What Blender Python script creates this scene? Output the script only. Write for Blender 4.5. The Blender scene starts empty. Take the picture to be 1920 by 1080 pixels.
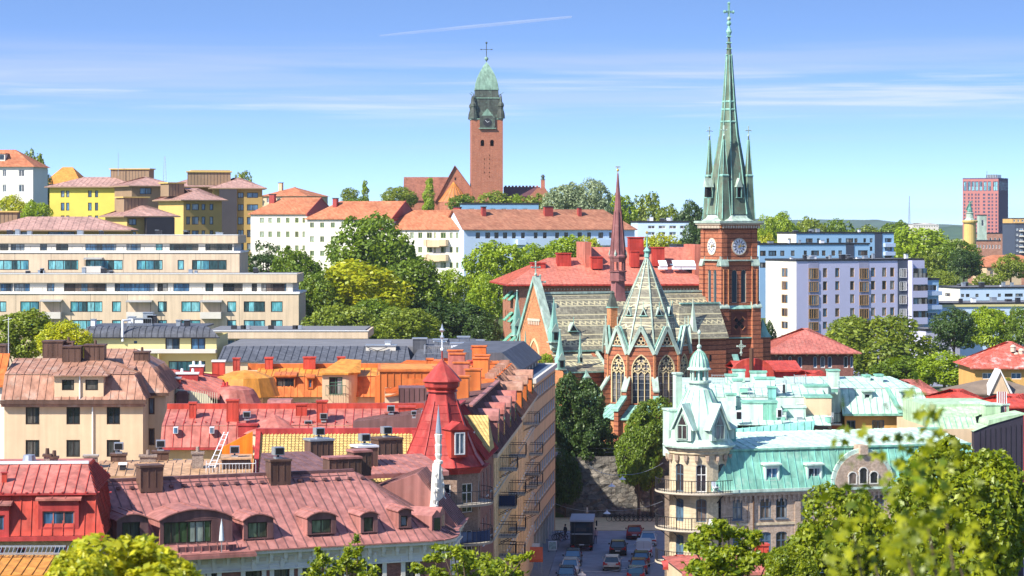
import bpy, math, random
import numpy as np
from mathutils import Vector, Matrix
R = math.radians
FP = 4800.0            # focal length in photo pixels (1920 wide)
CZ = 35.0              # camera height
HY = 418.0             # photo row of the horizon
sc = bpy.context.scene
COL = sc.collection
# ---------------- camera
cam = bpy.data.cameras.new('camera'); camo = bpy.data.objects.new('camera', cam); COL.objects.link(camo)
cam.sensor_width = 36; cam.lens = 36*FP/1920
cam.shift_y = -(540-HY)/1920
camo.location = (0, 0, CZ); camo.rotation_euler = (R(90), 0, 0)
cam.clip_start = 1; cam.clip_end = 40000
cam.dof.use_dof = True; cam.dof.focus_distance = 270; cam.dof.aperture_fstop = 1.9
sc.camera = camo
# ---------------- world
SUN_AZ, SUN_EL = 51, 42          # degrees left of the line behind the camera; height
w = bpy.data.worlds.new('World'); sc.world = w; w.use_nodes = True
nt = w.node_tree; nt.nodes.clear()
def wn(t, **k):
    n = nt.nodes.new(t)
    for a, b in k.items(): setattr(n, a, b)
    return n
sky = wn('ShaderNodeTexSky', sky_type='NISHITA', sun_disc=False)
sky.sun_elevation = R(SUN_EL); sky.sun_rotation = R(180+SUN_AZ); sky.air_density = 1.0; sky.dust_density = .7; sky.ozone_density = 2.0
tc = wn('ShaderNodeTexCoord'); mp = wn('ShaderNodeMapping'); mp.vector_type = 'VECTOR'
mp.inputs["Scale"].default_value = (1, 1, 5.4)
nt.links.new(tc.outputs['Generated'], mp.inputs['Vector'])
add = wn('ShaderNodeVectorMath', operation='ADD'); add.inputs[1].default_value = (0, 0, .07)
nt.links.new(mp.outputs[0], add.inputs[0])
nrm = wn('ShaderNodeVectorMath', operation='NORMALIZE'); nt.links.new(add.outputs[0], nrm.inputs[0])
nt.links.new(nrm.outputs[0], sky.inputs[0])
# thin streaks of high cloud, by direction in the sky
def streak(scale, lo, hi, seed, amt, col, zc, zw):
    m2 = wn('ShaderNodeMapping'); m2.inputs['Scale'].default_value = scale; m2.inputs['Location'].default_value = (seed, seed*2, 0)
    m2.inputs['Rotation'].default_value = (0, R(-.6), 0)
    nt.links.new(tc.outputs['Generated'], m2.inputs[0])
    no = wn('ShaderNodeTexNoise'); no.inputs['Scale'].default_value = 1; no.inputs['Detail'].default_value = 7; no.inputs['Roughness'].default_value = .55
    no.inputs['Distortion'].default_value = .3
    nt.links.new(m2.outputs[0], no.inputs['Vector'])
    mr = wn('ShaderNodeMapRange', interpolation_type='SMOOTHSTEP'); mr.inputs['From Min'].default_value = lo; mr.inputs['From Max'].default_value = hi
    nt.links.new(no.outputs['Fac'], mr.inputs[0])
    sx = wn('ShaderNodeSeparateXYZ'); nt.links.new(tc.outputs['Generated'], sx.inputs[0])
    d = wn('ShaderNodeMath', operation='SUBTRACT'); nt.links.new(sx.outputs[2], d.inputs[0]); d.inputs[1].default_value = zc
    a = wn('ShaderNodeMath', operation='ABSOLUTE'); nt.links.new(d.outputs[0], a.inputs[0])
    b = wn('ShaderNodeMapRange', interpolation_type='SMOOTHSTEP'); b.inputs['From Min'].default_value = zw; b.inputs['From Max'].default_value = zw*.25
    nt.links.new(a.outputs[0], b.inputs[0])
    mu = wn('ShaderNodeMath', operation='MULTIPLY'); nt.links.new(mr.outputs[0], mu.inputs[0]); nt.links.new(b.outputs[0], mu.inputs[1])
    m3 = wn('ShaderNodeMath', operation='MULTIPLY'); nt.links.new(mu.outputs[0], m3.inputs[0]); m3.inputs[1].default_value = amt
    return m3.outputs[0], col
cur = sky.outputs[0]
STREAKS = [((4, 4, 95), .38, .66, 3.1, .34, (3.5, 3.25, 4.8, 1), .056, .020),
           ((9, 9, 260), .47, .70, 7.7, .36, (4.8, 4.3, 5.4, 1), .050, .014),
           ((3, 3, 90), .42, .70, 1.3, .22, (2.6, 3.1, 4.8, 1), .030, .022)]
for s in STREAKS:
    f, c = streak(*s)
    mx = wn('ShaderNodeMixRGB'); nt.links.new(f, mx.inputs[0]); nt.links.new(cur, mx.inputs[1]); mx.inputs[2].default_value = c
    cur = mx.outputs[0]
tint = wn('ShaderNodeMixRGB', blend_type='MULTIPLY'); tint.inputs[0].default_value = 1; tint.inputs[2].default_value = (.78, .875, 1.03, 1)
nt.links.new(cur, tint.inputs[1]); cur = tint.outputs[0]
bg = wn('ShaderNodeBackground'); bg.inputs["Strength"].default_value = .15
nt.links.new(cur, bg.inputs[0])
wo = wn('ShaderNodeOutputWorld'); nt.links.new(bg.outputs[0], wo.inputs[0])
# ---------------- sun
sl = bpy.data.lights.new('sun', 'SUN'); sl.energy = 4.3; sl.angle = R(.5); sl.color = (1, .945, .86)
so = bpy.data.objects.new('sun', sl); COL.objects.link(so)
sv = Vector((-math.sin(R(SUN_AZ))*math.cos(R(SUN_EL)), -math.cos(R(SUN_AZ))*math.cos(R(SUN_EL)), math.sin(R(SUN_EL))))
so.rotation_euler = sv.to_track_quat('Z', 'Y').to_euler(); so.location = (-100, -50, 200)
sc.view_settings.view_transform = 'Standard'; sc.view_settings.look = 'None'; sc.view_settings.exposure = .95; sc.view_settings.gamma = 1
sc.cycles.max_bounces = 5; sc.cycles.diffuse_bounces = 3; sc.cycles.glossy_bounces = 2; sc.cycles.transparent_max_bounces = 6
sc.cycles.use_denoising = True

# ---------------- pixel helpers
def X(px, D): return (px-960)*D/FP
def Z(py, D): return CZ-(py-HY)*D/FP
def sm(a, b, x):
    t = max(0., min(1., (x-a)/(b-a))); return t*t*(3-2*t)
def hgt(x, y):
    """ground height"""
    if y < 304.5: return 0.
    t = 7.*sm(304.5, 306.5, y)
    left = 1-sm(-10, 60, x)
    h = t + left*(sm(335, 600, y)*18+sm(600, 790, y)*13)
    h -= (1-left)*sm(420, 520, y)*4
    h += (1-left)*sm(500, 640, y)*12
    h += math.exp(-((x-150)/60)**2-((y-880)/90)**2)*9
    h = h*(1-sm(900, 1500, y))+4*sm(900, 1500, y)
    h -= 10*sm(1600, 3000, y)
    return h

# ---------------- materials
MATS = {}
def newmat(name):
    m = bpy.data.materials.new(name); m.use_nodes = True; n = m.node_tree
    b = n.nodes['Principled BSDF']; return m, n, b
class NB:
    def __init__(s, n): s.n = n
    def __call__(s, t, ins=None, **k):
        x = s.n.nodes.new(t)
        for a, b in k.items(): setattr(x, a, b)
        for a, b in (ins or {}).items():
            if isinstance(b, bpy.types.NodeSocket): s.n.links.new(b, x.inputs[a])
            else: x.inputs[a].default_value = b
        return x
    def math(s, op, a, b=0., c=0.): return s('ShaderNodeMath', {0: a, 1: b, 2: c}, operation=op).outputs[0]
    def mix(s, f, a, b, mode='MIX'):
        return s('ShaderNodeMixRGB', {0: f, 1: a, 2: b}, blend_type=mode).outputs[0]
def c4(c): return (c[0], c[1], c[2], 1)
def uv_vec(B):
    t = B('ShaderNodeTexCoord').outputs['Object']; s = B('ShaderNodeSeparateXYZ', {0: t})
    u = B.math('ADD', s.outputs[0], s.outputs[1]); return t, u, s.outputs[2]
def weather(B, t, col, var, vs, streak=.0):
    n1 = B('ShaderNodeTexNoise', {'Vector': t, 'Scale': vs, 'Detail': 6., 'Roughness': .65}).outputs['Fac']
    v = B('ShaderNodeMapRange', {0: n1, 1: .3, 2: .7, 3: 1-var, 4: 1+var}).outputs[0]
    col = B.mix(1., col, B('ShaderNodeCombineColor', {0: v, 1: v, 2: v}).outputs[0], 'MULTIPLY')
    if streak:
        mpn = B('ShaderNodeMapping', {'Vector': t, 'Scale': (2.2, 2.2, .12)}).outputs[0]
        n2 = B('ShaderNodeTexNoise', {'Vector': mpn, 'Scale': 1., 'Detail': 5.}).outputs['Fac']
        v2 = B('ShaderNodeMapRange', {0: n2, 1: .35, 2: .65, 3: 1-streak, 4: 1+streak*.6}).outputs[0]
        col = B.mix(1., col, B('ShaderNodeCombineColor', {0: v2, 1: v2, 2: v2}).outputs[0], 'MULTIPLY')
    return col
def plain(name, col, rough=.7, var=.12, vs=.8, streak=.0, bump=0., bs=12., spec=.3, metal=0., emit=0.):
    if name in MATS: return MATS[name]
    m, n, b = newmat(name); B = NB(n)
    t = B('ShaderNodeTexCoord').outputs['Object']
    c = weather(B, t, c4(col), var, vs, streak)
    n.links.new(c, b.inputs['Base Color'])
    b.inputs['Roughness'].default_value = rough; b.inputs['Specular IOR Level'].default_value = spec; b.inputs['Metallic'].default_value = metal
    if bump:
        no = B('ShaderNodeTexNoise', {'Vector': t, 'Scale': bs, 'Detail': 4.}).outputs['Fac']
        bm = B('ShaderNodeBump', {'Strength': bump, 'Distance': .05, 'Height': no}); n.links.new(bm.outputs[0], b.inputs['Normal'])
    MATS[name] = m; return m
def brick(name, c1, c2, mortar, bw=.25, bh=.08, var=.15, band=None):
    if name in MATS: return MATS[name]
    m, n, b = newmat(name); B = NB(n); t, u, z = uv_vec(B)
    v = B('ShaderNodeCombineXYZ', {0: u, 1: z, 2: 0.}).outputs[0]
    br = B('ShaderNodeTexBrick', {'Vector': v, 'Color1': c4(c1), 'Color2': c4(c2), 'Mortar': c4(mortar), 'Scale': 1., 'Mortar Size': .008, 'Brick Width': bw, 'Row Height': bh})
    c = weather(B, t, br.outputs[0], var, .5, .1)
    n3 = B('ShaderNodeTexNoise', {'Vector': v, 'Scale': 5., 'Detail': 3.}).outputs['Fac']
    v3 = B('ShaderNodeMapRange', {0: n3, 1: .3, 2: .7, 3: .78, 4: 1.2}).outputs[0]
    c = B.mix(1., c, B('ShaderNodeCombineColor', {0: v3, 1: v3, 2: v3}).outputs[0], 'MULTIPLY')
    if band:
        sp, wd, bc = band
        f = B.math('LESS_THAN', B.math('FRACT', B.math('DIVIDE', z, sp)), wd)
        c = B.mix(B.math('MULTIPLY', f, .85), c, c4(bc))
    n.links.new(c, b.inputs['Base Color']); b.inputs['Roughness'].default_value = .85; b.inputs['Specular IOR Level'].default_value = .2
    MATS[name] = m; return m
def metal(name, col, rough=.45, var=.14, stain=None, samt=.5, spec=.18, pan=.6):
    """painted sheet metal, panel to panel differences and blotches"""
    if name in MATS: return MATS[name]
    m, n, b = newmat(name); B = NB(n); t, u, z = uv_vec(B)
    p = B.math('FLOOR', B.math('DIVIDE', u, pan)); q = B.math('FLOOR', B.math('DIVIDE', z, 1.3))
    wn_ = B('ShaderNodeTexWhiteNoise', {'Vector': B('ShaderNodeCombineXYZ', {0: p, 1: q, 2: 0.}).outputs[0]}).outputs['Value']
    v = B('ShaderNodeMapRange', {0: wn_, 1: 0., 2: 1., 3: .87, 4: 1.10}).outputs[0]
    c = weather(B, t, c4(col), var*1.25, .35, .26)
    c = B.mix(1., c, B('ShaderNodeCombineColor', {0: v, 1: v, 2: v}).outputs[0], 'MULTIPLY')
    if stain:
        ns = B('ShaderNodeTexNoise', {'Vector': t, 'Scale': .9, 'Detail': 8., 'Roughness': .7}).outputs['Fac']
        f = B('ShaderNodeMapRange', {0: ns, 1: .52, 2: .68, 3: 0., 4: samt}).outputs[0]
        c = B.mix(f, c, c4(stain))
    n.links.new(c, b.inputs['Base Color']); b.inputs['Roughness'].default_value = rough; b.inputs['Specular IOR Level'].default_value = spec
    no = B('ShaderNodeTexNoise', {'Vector': t, 'Scale': 1.2, 'Detail': 2.}).outputs['Fac']
    bm = B('ShaderNodeBump', {'Strength': .25, 'Distance': .06, 'Height': no}); n.links.new(bm.outputs[0], b.inputs['Normal'])
    MATS[name] = m; return m
def tile(name, col, col2, row=.35, colw=.3, depth=.06, var=.25):
    """clay tiles: courses and rolls in relief, tile to tile colour"""
    if name in MATS: return MATS[name]
    m, n, b = newmat(name); B = NB(n); t, u, z = uv_vec(B)
    p = B.math('FLOOR', B.math('DIVIDE', u, colw)); q = B.math('FLOOR', B.math('DIVIDE', z, row*.6))
    wv = B('ShaderNodeTexWhiteNoise', {'Vector': B('ShaderNodeCombineXYZ', {0: p, 1: q, 2: 0.}).outputs[0]}).outputs['Value']
    c = B.mix(wv, c4(col), c4(col2)); c = weather(B, t, c, var, .3, .1)
    fz = B.math('FRACT', B.math('DIVIDE', z, row*.6)); fu = B.math('ABSOLUTE', B.math('SINE', B.math('MULTIPLY', u, math.pi/colw)))
    h = B.math('ADD', B.math('MULTIPLY', fu, .6), B.math('SUBTRACT', 1., fz))
    n.links.new(c, b.inputs['Base Color']); b.inputs['Roughness'].default_value = .8; b.inputs['Specular IOR Level'].default_value = .2
    bm = B('ShaderNodeBump', {'Strength': .8, 'Distance': depth, 'Height': h}); n.links.new(bm.outputs[0], b.inputs['Normal'])
    MATS[name] = m; return m
def glass(name, cols, rough=.06):
    """window glass with what shows behind it: a different tone per pane, blinds and curtains; blue tones stand in for reflected sky"""
    if name in MATS: return MATS[name]
    m, n, b = newmat(name); B = NB(n); t, u, z = uv_vec(B)
    r = B('ShaderNodeObjectInfo').outputs['Random']
    cell = B.math('FLOOR', B.math('MULTIPLY', u, 1.1))
    wv = B('ShaderNodeTexWhiteNoise', {'Vector': B('ShaderNodeCombineXYZ', {0: r, 1: cell, 2: B.math('FLOOR', B.math('DIVIDE', z, 2.5))}).outputs[0]}).outputs['Value']
    cr = B('ShaderNodeValToRGB'); e = cr.color_ramp; e.interpolation = 'CONSTANT'
    while len(e.elements) < len(cols): e.elements.new(.5)
    for i, c in enumerate(cols): e.elements[i].position = i/len(cols); e.elements[i].color = c4(c)
    n.links.new(wv, cr.inputs[0])
    no = B('ShaderNodeTexNoise', {'Vector': B('ShaderNodeMapping', {'Vector': t, 'Scale': (4, 4, 1.2)}).outputs[0], 'Scale': 1., 'Detail': 3.}).outputs['Fac']
    v = B('ShaderNodeMapRange', {0: no, 1: .3, 2: .7, 3: .6, 4: 1.4}).outputs[0]
    c = B.mix(1., cr.outputs[0], B('ShaderNodeCombineColor', {0: v, 1: v, 2: v}).outputs[0], 'MULTIPLY')
    n.links.new(c, b.inputs['Base Color']); b.inputs['Roughness'].default_value = rough; b.inputs['Specular IOR Level'].default_value = .7
    bm = B('ShaderNodeBump', {'Strength': .08, 'Distance': .02, 'Height': no}); n.links.new(bm.outputs[0], b.inputs['Normal'])
    MATS[name] = m; return m
def leafmat(name, c1, c2, trans=.35):
    if name in MATS: return MATS[name]
    m, n, b = newmat(name); B = NB(n)
    g = B('ShaderNodeNewGeometry').outputs['Random Per Island']
    t = B('ShaderNodeTexCoord').outputs['Object']
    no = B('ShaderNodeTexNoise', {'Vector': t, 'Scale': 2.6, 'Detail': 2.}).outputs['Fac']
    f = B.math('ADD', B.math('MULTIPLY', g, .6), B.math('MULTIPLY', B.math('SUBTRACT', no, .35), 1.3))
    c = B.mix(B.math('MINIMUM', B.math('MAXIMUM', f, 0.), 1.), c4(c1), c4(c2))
    d = B('ShaderNodeBsdfDiffuse', {'Color': c}); tr = B('ShaderNodeBsdfTranslucent', {'Color': B.mix(1., c, (1.25, 1.15, .55, 1), 'MULTIPLY')})
    gl = B('ShaderNodeBsdfGlossy', {'Color': (.5, .55, .45, 1), 'Roughness': .45})
    m1 = B('ShaderNodeMixShader', {0: trans, 1: d.outputs[0], 2: tr.outputs[0]})
    m2 = B('ShaderNodeMixShader', {0: .06, 1: m1.outputs[0], 2: gl.outputs[0]})
    n.links.new(m2.outputs[0], n.nodes['Material Output'].inputs[0])
    MATS[name] = m; return m

# ---------------- mesh builder
class M:
    def __init__(s): s.v = []; s.f = []; s.m = []; s.mt = []
    def mi(s, mat):
        if mat not in s.mt: s.mt.append(mat)
        return s.mt.index(mat)
    def poly(s, pts, mat):
        i = len(s.v); s.v += [tuple(p) for p in pts]; s.f.append(tuple(range(i, i+len(pts)))); s.m.append(s.mi(mat))
    def box(s, x0, x1, y0, y1, z0, z1, mat, T=None):
        c = [(x0, y0, z0), (x1, y0, z0), (x1, y1, z0), (x0, y1, z0), (x0, y0, z1), (x1, y0, z1), (x1, y1, z1), (x0, y1, z1)]
        if T is not None: c = [tuple(T @ Vector(p)) for p in c]
        i = len(s.v); s.v += c; k = s.mi(mat)
        for q in ((0, 3, 2, 1), (4, 5, 6, 7), (0, 1, 5, 4), (1, 2, 6, 5), (2, 3, 7, 6), (3, 0, 4, 7)):
            s.f.append(tuple(i+a for a in q)); s.m.append(k)
    def prism(s, pts, d, mat, cap=True):
        """extrude the polygon pts (3D) by vector d"""
        d = Vector(d); a = [Vector(p) for p in pts]; b = [p+d for p in a]; n = len(a)
        if cap: s.poly(a, mat); s.poly(list(reversed(b)), mat)
        for i in range(n): s.poly([a[i], b[i], b[(i+1) % n], a[(i+1) % n]], mat)
    def bar(s, p, q, w, h, mat, up=(0, 0, 1)):
        p = Vector(p); q = Vector(q); d = (q-p)
        if d.length < 1e-6: return
        d.normalize(); u = Vector(up); sd = d.cross(u)
        if sd.length < 1e-4: sd = d.cross(Vector((1, 0, 0)))
        sd.normalize(); u = sd.cross(d); a = sd*w/2; b = u*h/2
        s.prism([p-a-b, p+a-b, p+a+b, p-a+b], q-p, mat)
    def tube(s, p, q, r, mat, n=6, r2=None):
        p = Vector(p); q = Vector(q); d = (q-p).normalized(); r2 = r if r2 is None else r2
        sd = d.cross(Vector((0, 0, 1)));
        if sd.length < 1e-3: sd = Vector((1, 0, 0))
        sd.normalize(); u = sd.cross(d); A = []; Bq = []
        for i in range(n):
            a = 2*math.pi*i/n; o = sd*math.cos(a)+u*math.sin(a); A.append(p+o*r); Bq.append(q+o*r2)
        for i in range(n): s.poly([A[i], A[(i+1) % n], Bq[(i+1) % n], Bq[i]], mat)
        s.poly(list(reversed(A)), mat); s.poly(Bq, mat)
    def lathe(s, c, prof, mat, n=16, rot=0, a0=0, a1=360, sq=None):
        """prof = [(r, z)...] bottom to top around the point c"""
        full = abs(a1-a0) >= 360; st = n if full else n+1
        rings = []
        for r, z in prof:
            rings.append([(c[0]+r*math.cos(R(rot+a0+(a1-a0)*i/n)), c[1]+r*math.sin(R(rot+a0+(a1-a0)*i/n)), c[2]+z) for i in range(st)])
        for k in range(len(rings)-1):
            for i in range(n):
                j = (i+1) % st
                a, b, cc, d = rings[k][i], rings[k][j], rings[k+1][j], rings[k+1][i]
                if prof[k+1][0] < 1e-4: s.poly([a, b, cc], mat)
                elif prof[k][0] < 1e-4: s.poly([a, cc, d], mat)
                else: s.poly([a, b, cc, d], mat)
    def ball(s, c, r, mat, n=8, zs=1.):
        s.lathe(c, [(max(1e-5, r*math.sin(math.pi*i/n)) if 0 < i < n else 0, -r*zs*math.cos(math.pi*i/n)) for i in range(n+1)], mat, n)
    def build(s, name, parent=None, smooth=False, loc=None, rz=0):
        me = bpy.data.meshes.new(name); me.from_pydata(s.v, [], s.f)
        for m in s.mt: me.materials.append(m)
        me.polygons.foreach_set('material_index', s.m)
        if smooth:
            me.polygons.foreach_set('use_smooth', [True]*len(s.f))
        me.update()
        return link(name, me, parent, loc, rz)
def link(name, me, parent=None, loc=None, rz=0):
    o = bpy.data.objects.new(name, me); COL.objects.link(o)
    if parent is not None: o.parent = parent
    if loc is not None: o.location = loc
    if rz: o.rotation_euler = (0, 0, rz)
    return o
def tag(o, label=None, cat=None, group=None, kind=None):
    if label: o['label'] = label
    if cat: o['category'] = cat
    if group: o['group'] = group
    if kind: o['kind'] = kind
    return o
def thing(name, label, cat, loc=(0, 0, 0), rz=0, group=None):
    o = bpy.data.objects.new(name, None); COL.objects.link(o); o.location = loc; o.rotation_euler = (0, 0, rz); o.empty_display_size = .5
    return tag(o, label, cat, group)
def copy_tree(o, parent=None):
    c = o.copy(); COL.objects.link(c); c.parent = parent
    for ch in list(o.children): copy_tree(ch, c)
    return c

def slope(m, pts, mat, seam=None, sw=.04, sh=.05, smat=None, th=0.):
    """one planar roof face (points given counter-clockwise from above) with standing seams up the slope"""
    P = [Vector(p) for p in pts]; n = Vector((0, 0, 0))
    for i in range(len(P)): n += (P[i]-P[0]).cross(P[(i+1) % len(P)]-P[0])
    n.normalize()
    if n.z < 0: n = -n; P.reverse()
    m.poly(P, mat)
    if th:
        Q = [p-Vector((0, 0, th)) for p in P]; m.poly(list(reversed(Q)), mat)
        for i in range(len(P)): j = (i+1) % len(P); m.poly([P[i], Q[i], Q[j], P[j]], mat)
    if not seam: return
    h = Vector((0, 0, 1)).cross(n)
    if h.length < 1e-3: h = Vector((1, 0, 0))
    h.normalize(); s = n.cross(h); o = P[0]
    uv = [((p-o).dot(h), (p-o).dot(s)) for p in P]
    k0 = math.floor(min(a for a, b in uv)/seam); k1 = math.ceil(max(a for a, b in uv)/seam)
    for k in range(k0, k1+1):
        a = (k+.37)*seam; ys = []
        for i in range(len(uv)):
            (a0, b0), (a1, b1) = uv[i], uv[(i+1) % len(uv)]
            if (a0-a)*(a1-a) < 0: ys.append(b0+(b1-b0)*(a-a0)/(a1-a0))
        ys.sort()
        if len(ys) >= 2 and ys[-1]-ys[0] > .15:
            p = o+h*a+s*(ys[0]+.02)+n*sh/2; q = o+h*a+s*(ys[-1]-.02)+n*sh/2
            m.bar(p, q, sw, sh, smat or mat, up=n)

def wallgrid(m, p0, p1, z0, z1, holes, mat, depth=.2, rmat=None):
    p0 = Vector((p0[0], p0[1])); p1 = Vector((p1[0], p1[1])); L = (p1-p0).length; d = (p1-p0)/L; nx, ny = d.y, -d.x
    P = lambda u, z, dp=0.: (p0.x+d.x*u-nx*dp, p0.y+d.y*u-ny*dp, z)
    hs = [(max(0, a), min(L, b), max(z0, c), min(z1, e)) for a, b, c, e in holes if b > 0 and a < L and e > z0 and c < z1]
    zs = sorted(set([z0, z1]+[h[2] for h in hs]+[h[3] for h in hs]))
    for i in range(len(zs)-1):
        za, zb = zs[i], zs[i+1]
        if zb-za < 1e-5: continue
        zc = (za+zb)/2; row = sorted([(h[0], h[1]) for h in hs if h[2] < zc < h[3]]); u = 0.
        for a, b in row+[(L, L)]:
            if a-u > 1e-4: m.poly([P(u, za), P(a, za), P(a, zb), P(u, zb)], mat)
            u = max(u, b)
    for a, b, c, e in hs:
        rm = rmat or mat
        m.poly([P(a, c), P(a, c, depth), P(b, c, depth), P(b, c)], rm); m.poly([P(a, e), P(b, e), P(b, e, depth), P(a, e, depth)], rm)
        m.poly([P(a, c), P(a, e), P(a, e, depth), P(a, c, depth)], rm); m.poly([P(b, c), P(b, c, depth), P(b, e, depth), P(b, e)], rm)

_wc = {}
def winmesh(w, h, nc, nr, fm, gm, fw=.07, style='', split=True):
    """window frame (and pane) meshes in local x 0..w, z 0..h; y = depth into the wall"""
    w = round(w, 2); h = round(h, 2); key = (w, h, nc, nr, fm.name, gm.name, fw, style, split)
    if key in _wc: return _wc[key]
    m = M(); p = M(); d0, d1 = .07, .15
    arch = 'arch' in style; rise = (w*.5 if 'round' in style else w*.22) if arch else 0; zt = h-rise
    m.box(0, fw, d0, d1, 0, zt, fm); m.box(w-fw, w, d0, d1, 0, zt, fm); m.box(fw, w-fw, d0, d1, 0, fw, fm)
    if not arch: m.box(fw, w-fw, d0, d1, h-fw, h, fm)
    else:
        N = 8; pts = [(w/2-w/2*math.cos(math.pi*i/N), zt+rise*math.sin(math.pi*i/N)) for i in range(N+1)]
        for i in range(N):
            (a, b), (c, e) = pts[i], pts[i+1]; m.bar((a, (d0+d1)/2, b-fw/2), (c, (d0+d1)/2, e-fw/2), d1-d0, fw, fm, up=(0, 0, 1))
    for i in range(1, nc):
        x = w*i/nc; m.box(x-fw*.4, x+fw*.4, d0+.015, d1-.01, fw, h-fw-(0 if not arch else .02), fm)
    for j in range(1, nr):
        z = (zt if arch else h)*(j/nr if nr > 2 else (.68 if 'transom' in style else .5)); m.box(fw, w-fw, d0+.02, d1-.012, z-fw*.4, z+fw*.4, fm)
    if 'sill' in style: m.box(-.08, w+.08, -.09, .06, -.08, -.003, fm)
    q = p if split else m
    if arch:
        pts = [(w/2-(w/2-.01)*math.cos(math.pi*i/8), .12, zt+(rise-.02)*math.sin(math.pi*i/8)) for i in range(9)]
        q.poly([(.01, .12, .01), (w-.01, .12, .01)]+list(reversed(pts)), gm)
    else: q.poly([(.01, .12, .01), (w-.01, .12, .01), (w-.01, .12, h-.01), (.01, .12, h-.01)], gm)
    def mk(b, nm):
        me = bpy.data.meshes.new(nm); me.from_pydata(b.v, [], b.f)
        for t_ in b.mt: me.materials.append(t_)
        me.polygons.foreach_set('material_index', b.m); me.update(); return me
    _wc[key] = (mk(m, 'window'), mk(p, 'pane') if split else None); return _wc[key]

class Face:
    """one vertical facade plane: from local p0 to p1 of building b"""
    def __init__(s, b, p0, p1):
        s.b = b; s.p0 = Vector(p0); s.p1 = Vector(p1); s.L = (s.p1-s.p0).length; s.d = (s.p1-s.p0)/s.L
        s.A = b.wxy(s.p0); s.dw = b.wdir(s.d); s.holes = []; s.ang = math.atan2(s.d.y, s.d.x); s.extra = []
    def u(s, px):
        k = (px-960)/FP; return (k*s.A.y-s.A.x)/(s.dw.x-k*s.dw.y)
    def D(s, u): return s.A.y+s.dw.y*u
    def z(s, py, u): return Z(py, s.D(u))
    def P(s, u, z, out=0.):
        return (s.p0.x+s.d.x*u+s.d.y*out, s.p0.y+s.d.y*u-s.d.x*out, z)
    def T(s, u=0., z=0., out=0.):
        """local window space to building space: x along, y inward"""
        return Matrix.Translation(s.P(u, z, out)) @ Matrix.Rotation(s.ang, 4, 'Z')
    def win(s, u0, u1, z0, z1, nc=2, nr=1, fm=None, gm=None, style='', split=None, fw=.07, name='window', hole=True, out=0.):
        b = s.b; fm = fm or b.fm; gm = gm or b.gm; split = b.split if split is None else split
        if u0 < .02 or u1 > s.L-.02 and hole: 
            u0 = max(.03, u0); u1 = min(s.L-.03, u1)
        if u1-u0 < .15: return None
        w, h = round(u1-u0, 2), round(z1-z0, 2)
        me, pe = winmesh(w, h, nc, nr, fm, gm, fw, style, split)
        o = link(name, me, b.root, s.P(u0, z0, out), s.ang)
        if pe: link('pane', pe, o)
        if hole:
            s.holes.append((u0, u0+w, z0, z0+h))
            if 'arch' in style:
                s.extra.append((u0, w, z0+h, w*.5 if 'round' in style else w*.22))
        return o
    def pix(s, x0, x1, y0, y1, **k):
        """a window seen between these pixel columns and rows"""
        a, b_ = s.u(x0), s.u(x1); m_ = (a+b_)/2; return s.win(a, b_, s.z(y1, m_), s.z(y0, m_), **k)
    def grid(s, cols, rows, ref, w=None, h=None, skip=(), **k):
        """cols: pixel (x0,x1) pairs; rows: pixel (y0,y1) pairs read at pixel column ref"""
        ur = s.u(ref)
        for j, (y0, y1) in enumerate(rows):
            for i, (x0, x1) in enumerate(cols):
                if (i, j) in skip: continue
                s.win(s.u(x0), s.u(x1), s.z(y1, ur), s.z(y0, ur), **k)
    def every(s, u0, u1, n, ww, z0s, hh, **k):
        for z0 in z0s:
            for i in range(n):
                c = u0+(u1-u0)*(i+.5)/n; s.win(c-ww/2, c+ww/2, z0, z0+hh, **k)
    def wall(s, m, z0, z1, mat, depth=.2, rmat=None):
        wallgrid(m, s.p0, s.p1, z0, z1, s.holes, mat, depth, rmat)
        for u0, w, zt, rise in s.extra:
            N = 8; c = [(u0+w/2-w/2*math.cos(math.pi*i/N), zt-rise+rise*math.sin(math.pi*i/N)) for i in range(N+1)]
            for side in (0, 1):
                q = c[:N//2+1] if side == 0 else c[N//2:]
                cor = (u0, zt) if side == 0 else (u0+w, zt)
                pts = [s.P(cor[0], cor[1])]+[s.P(a, b) for a, b in (q if side else q)]
                m.poly(pts, mat)
    def band(s, m, z0, z1, out, mat, u0=None, u1=None):
        a = 0-out if u0 is None else u0; b = s.L+out if u1 is None else u1
        m.box(a, b, -out, -.002, z0, z1, mat, s.T())

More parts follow.
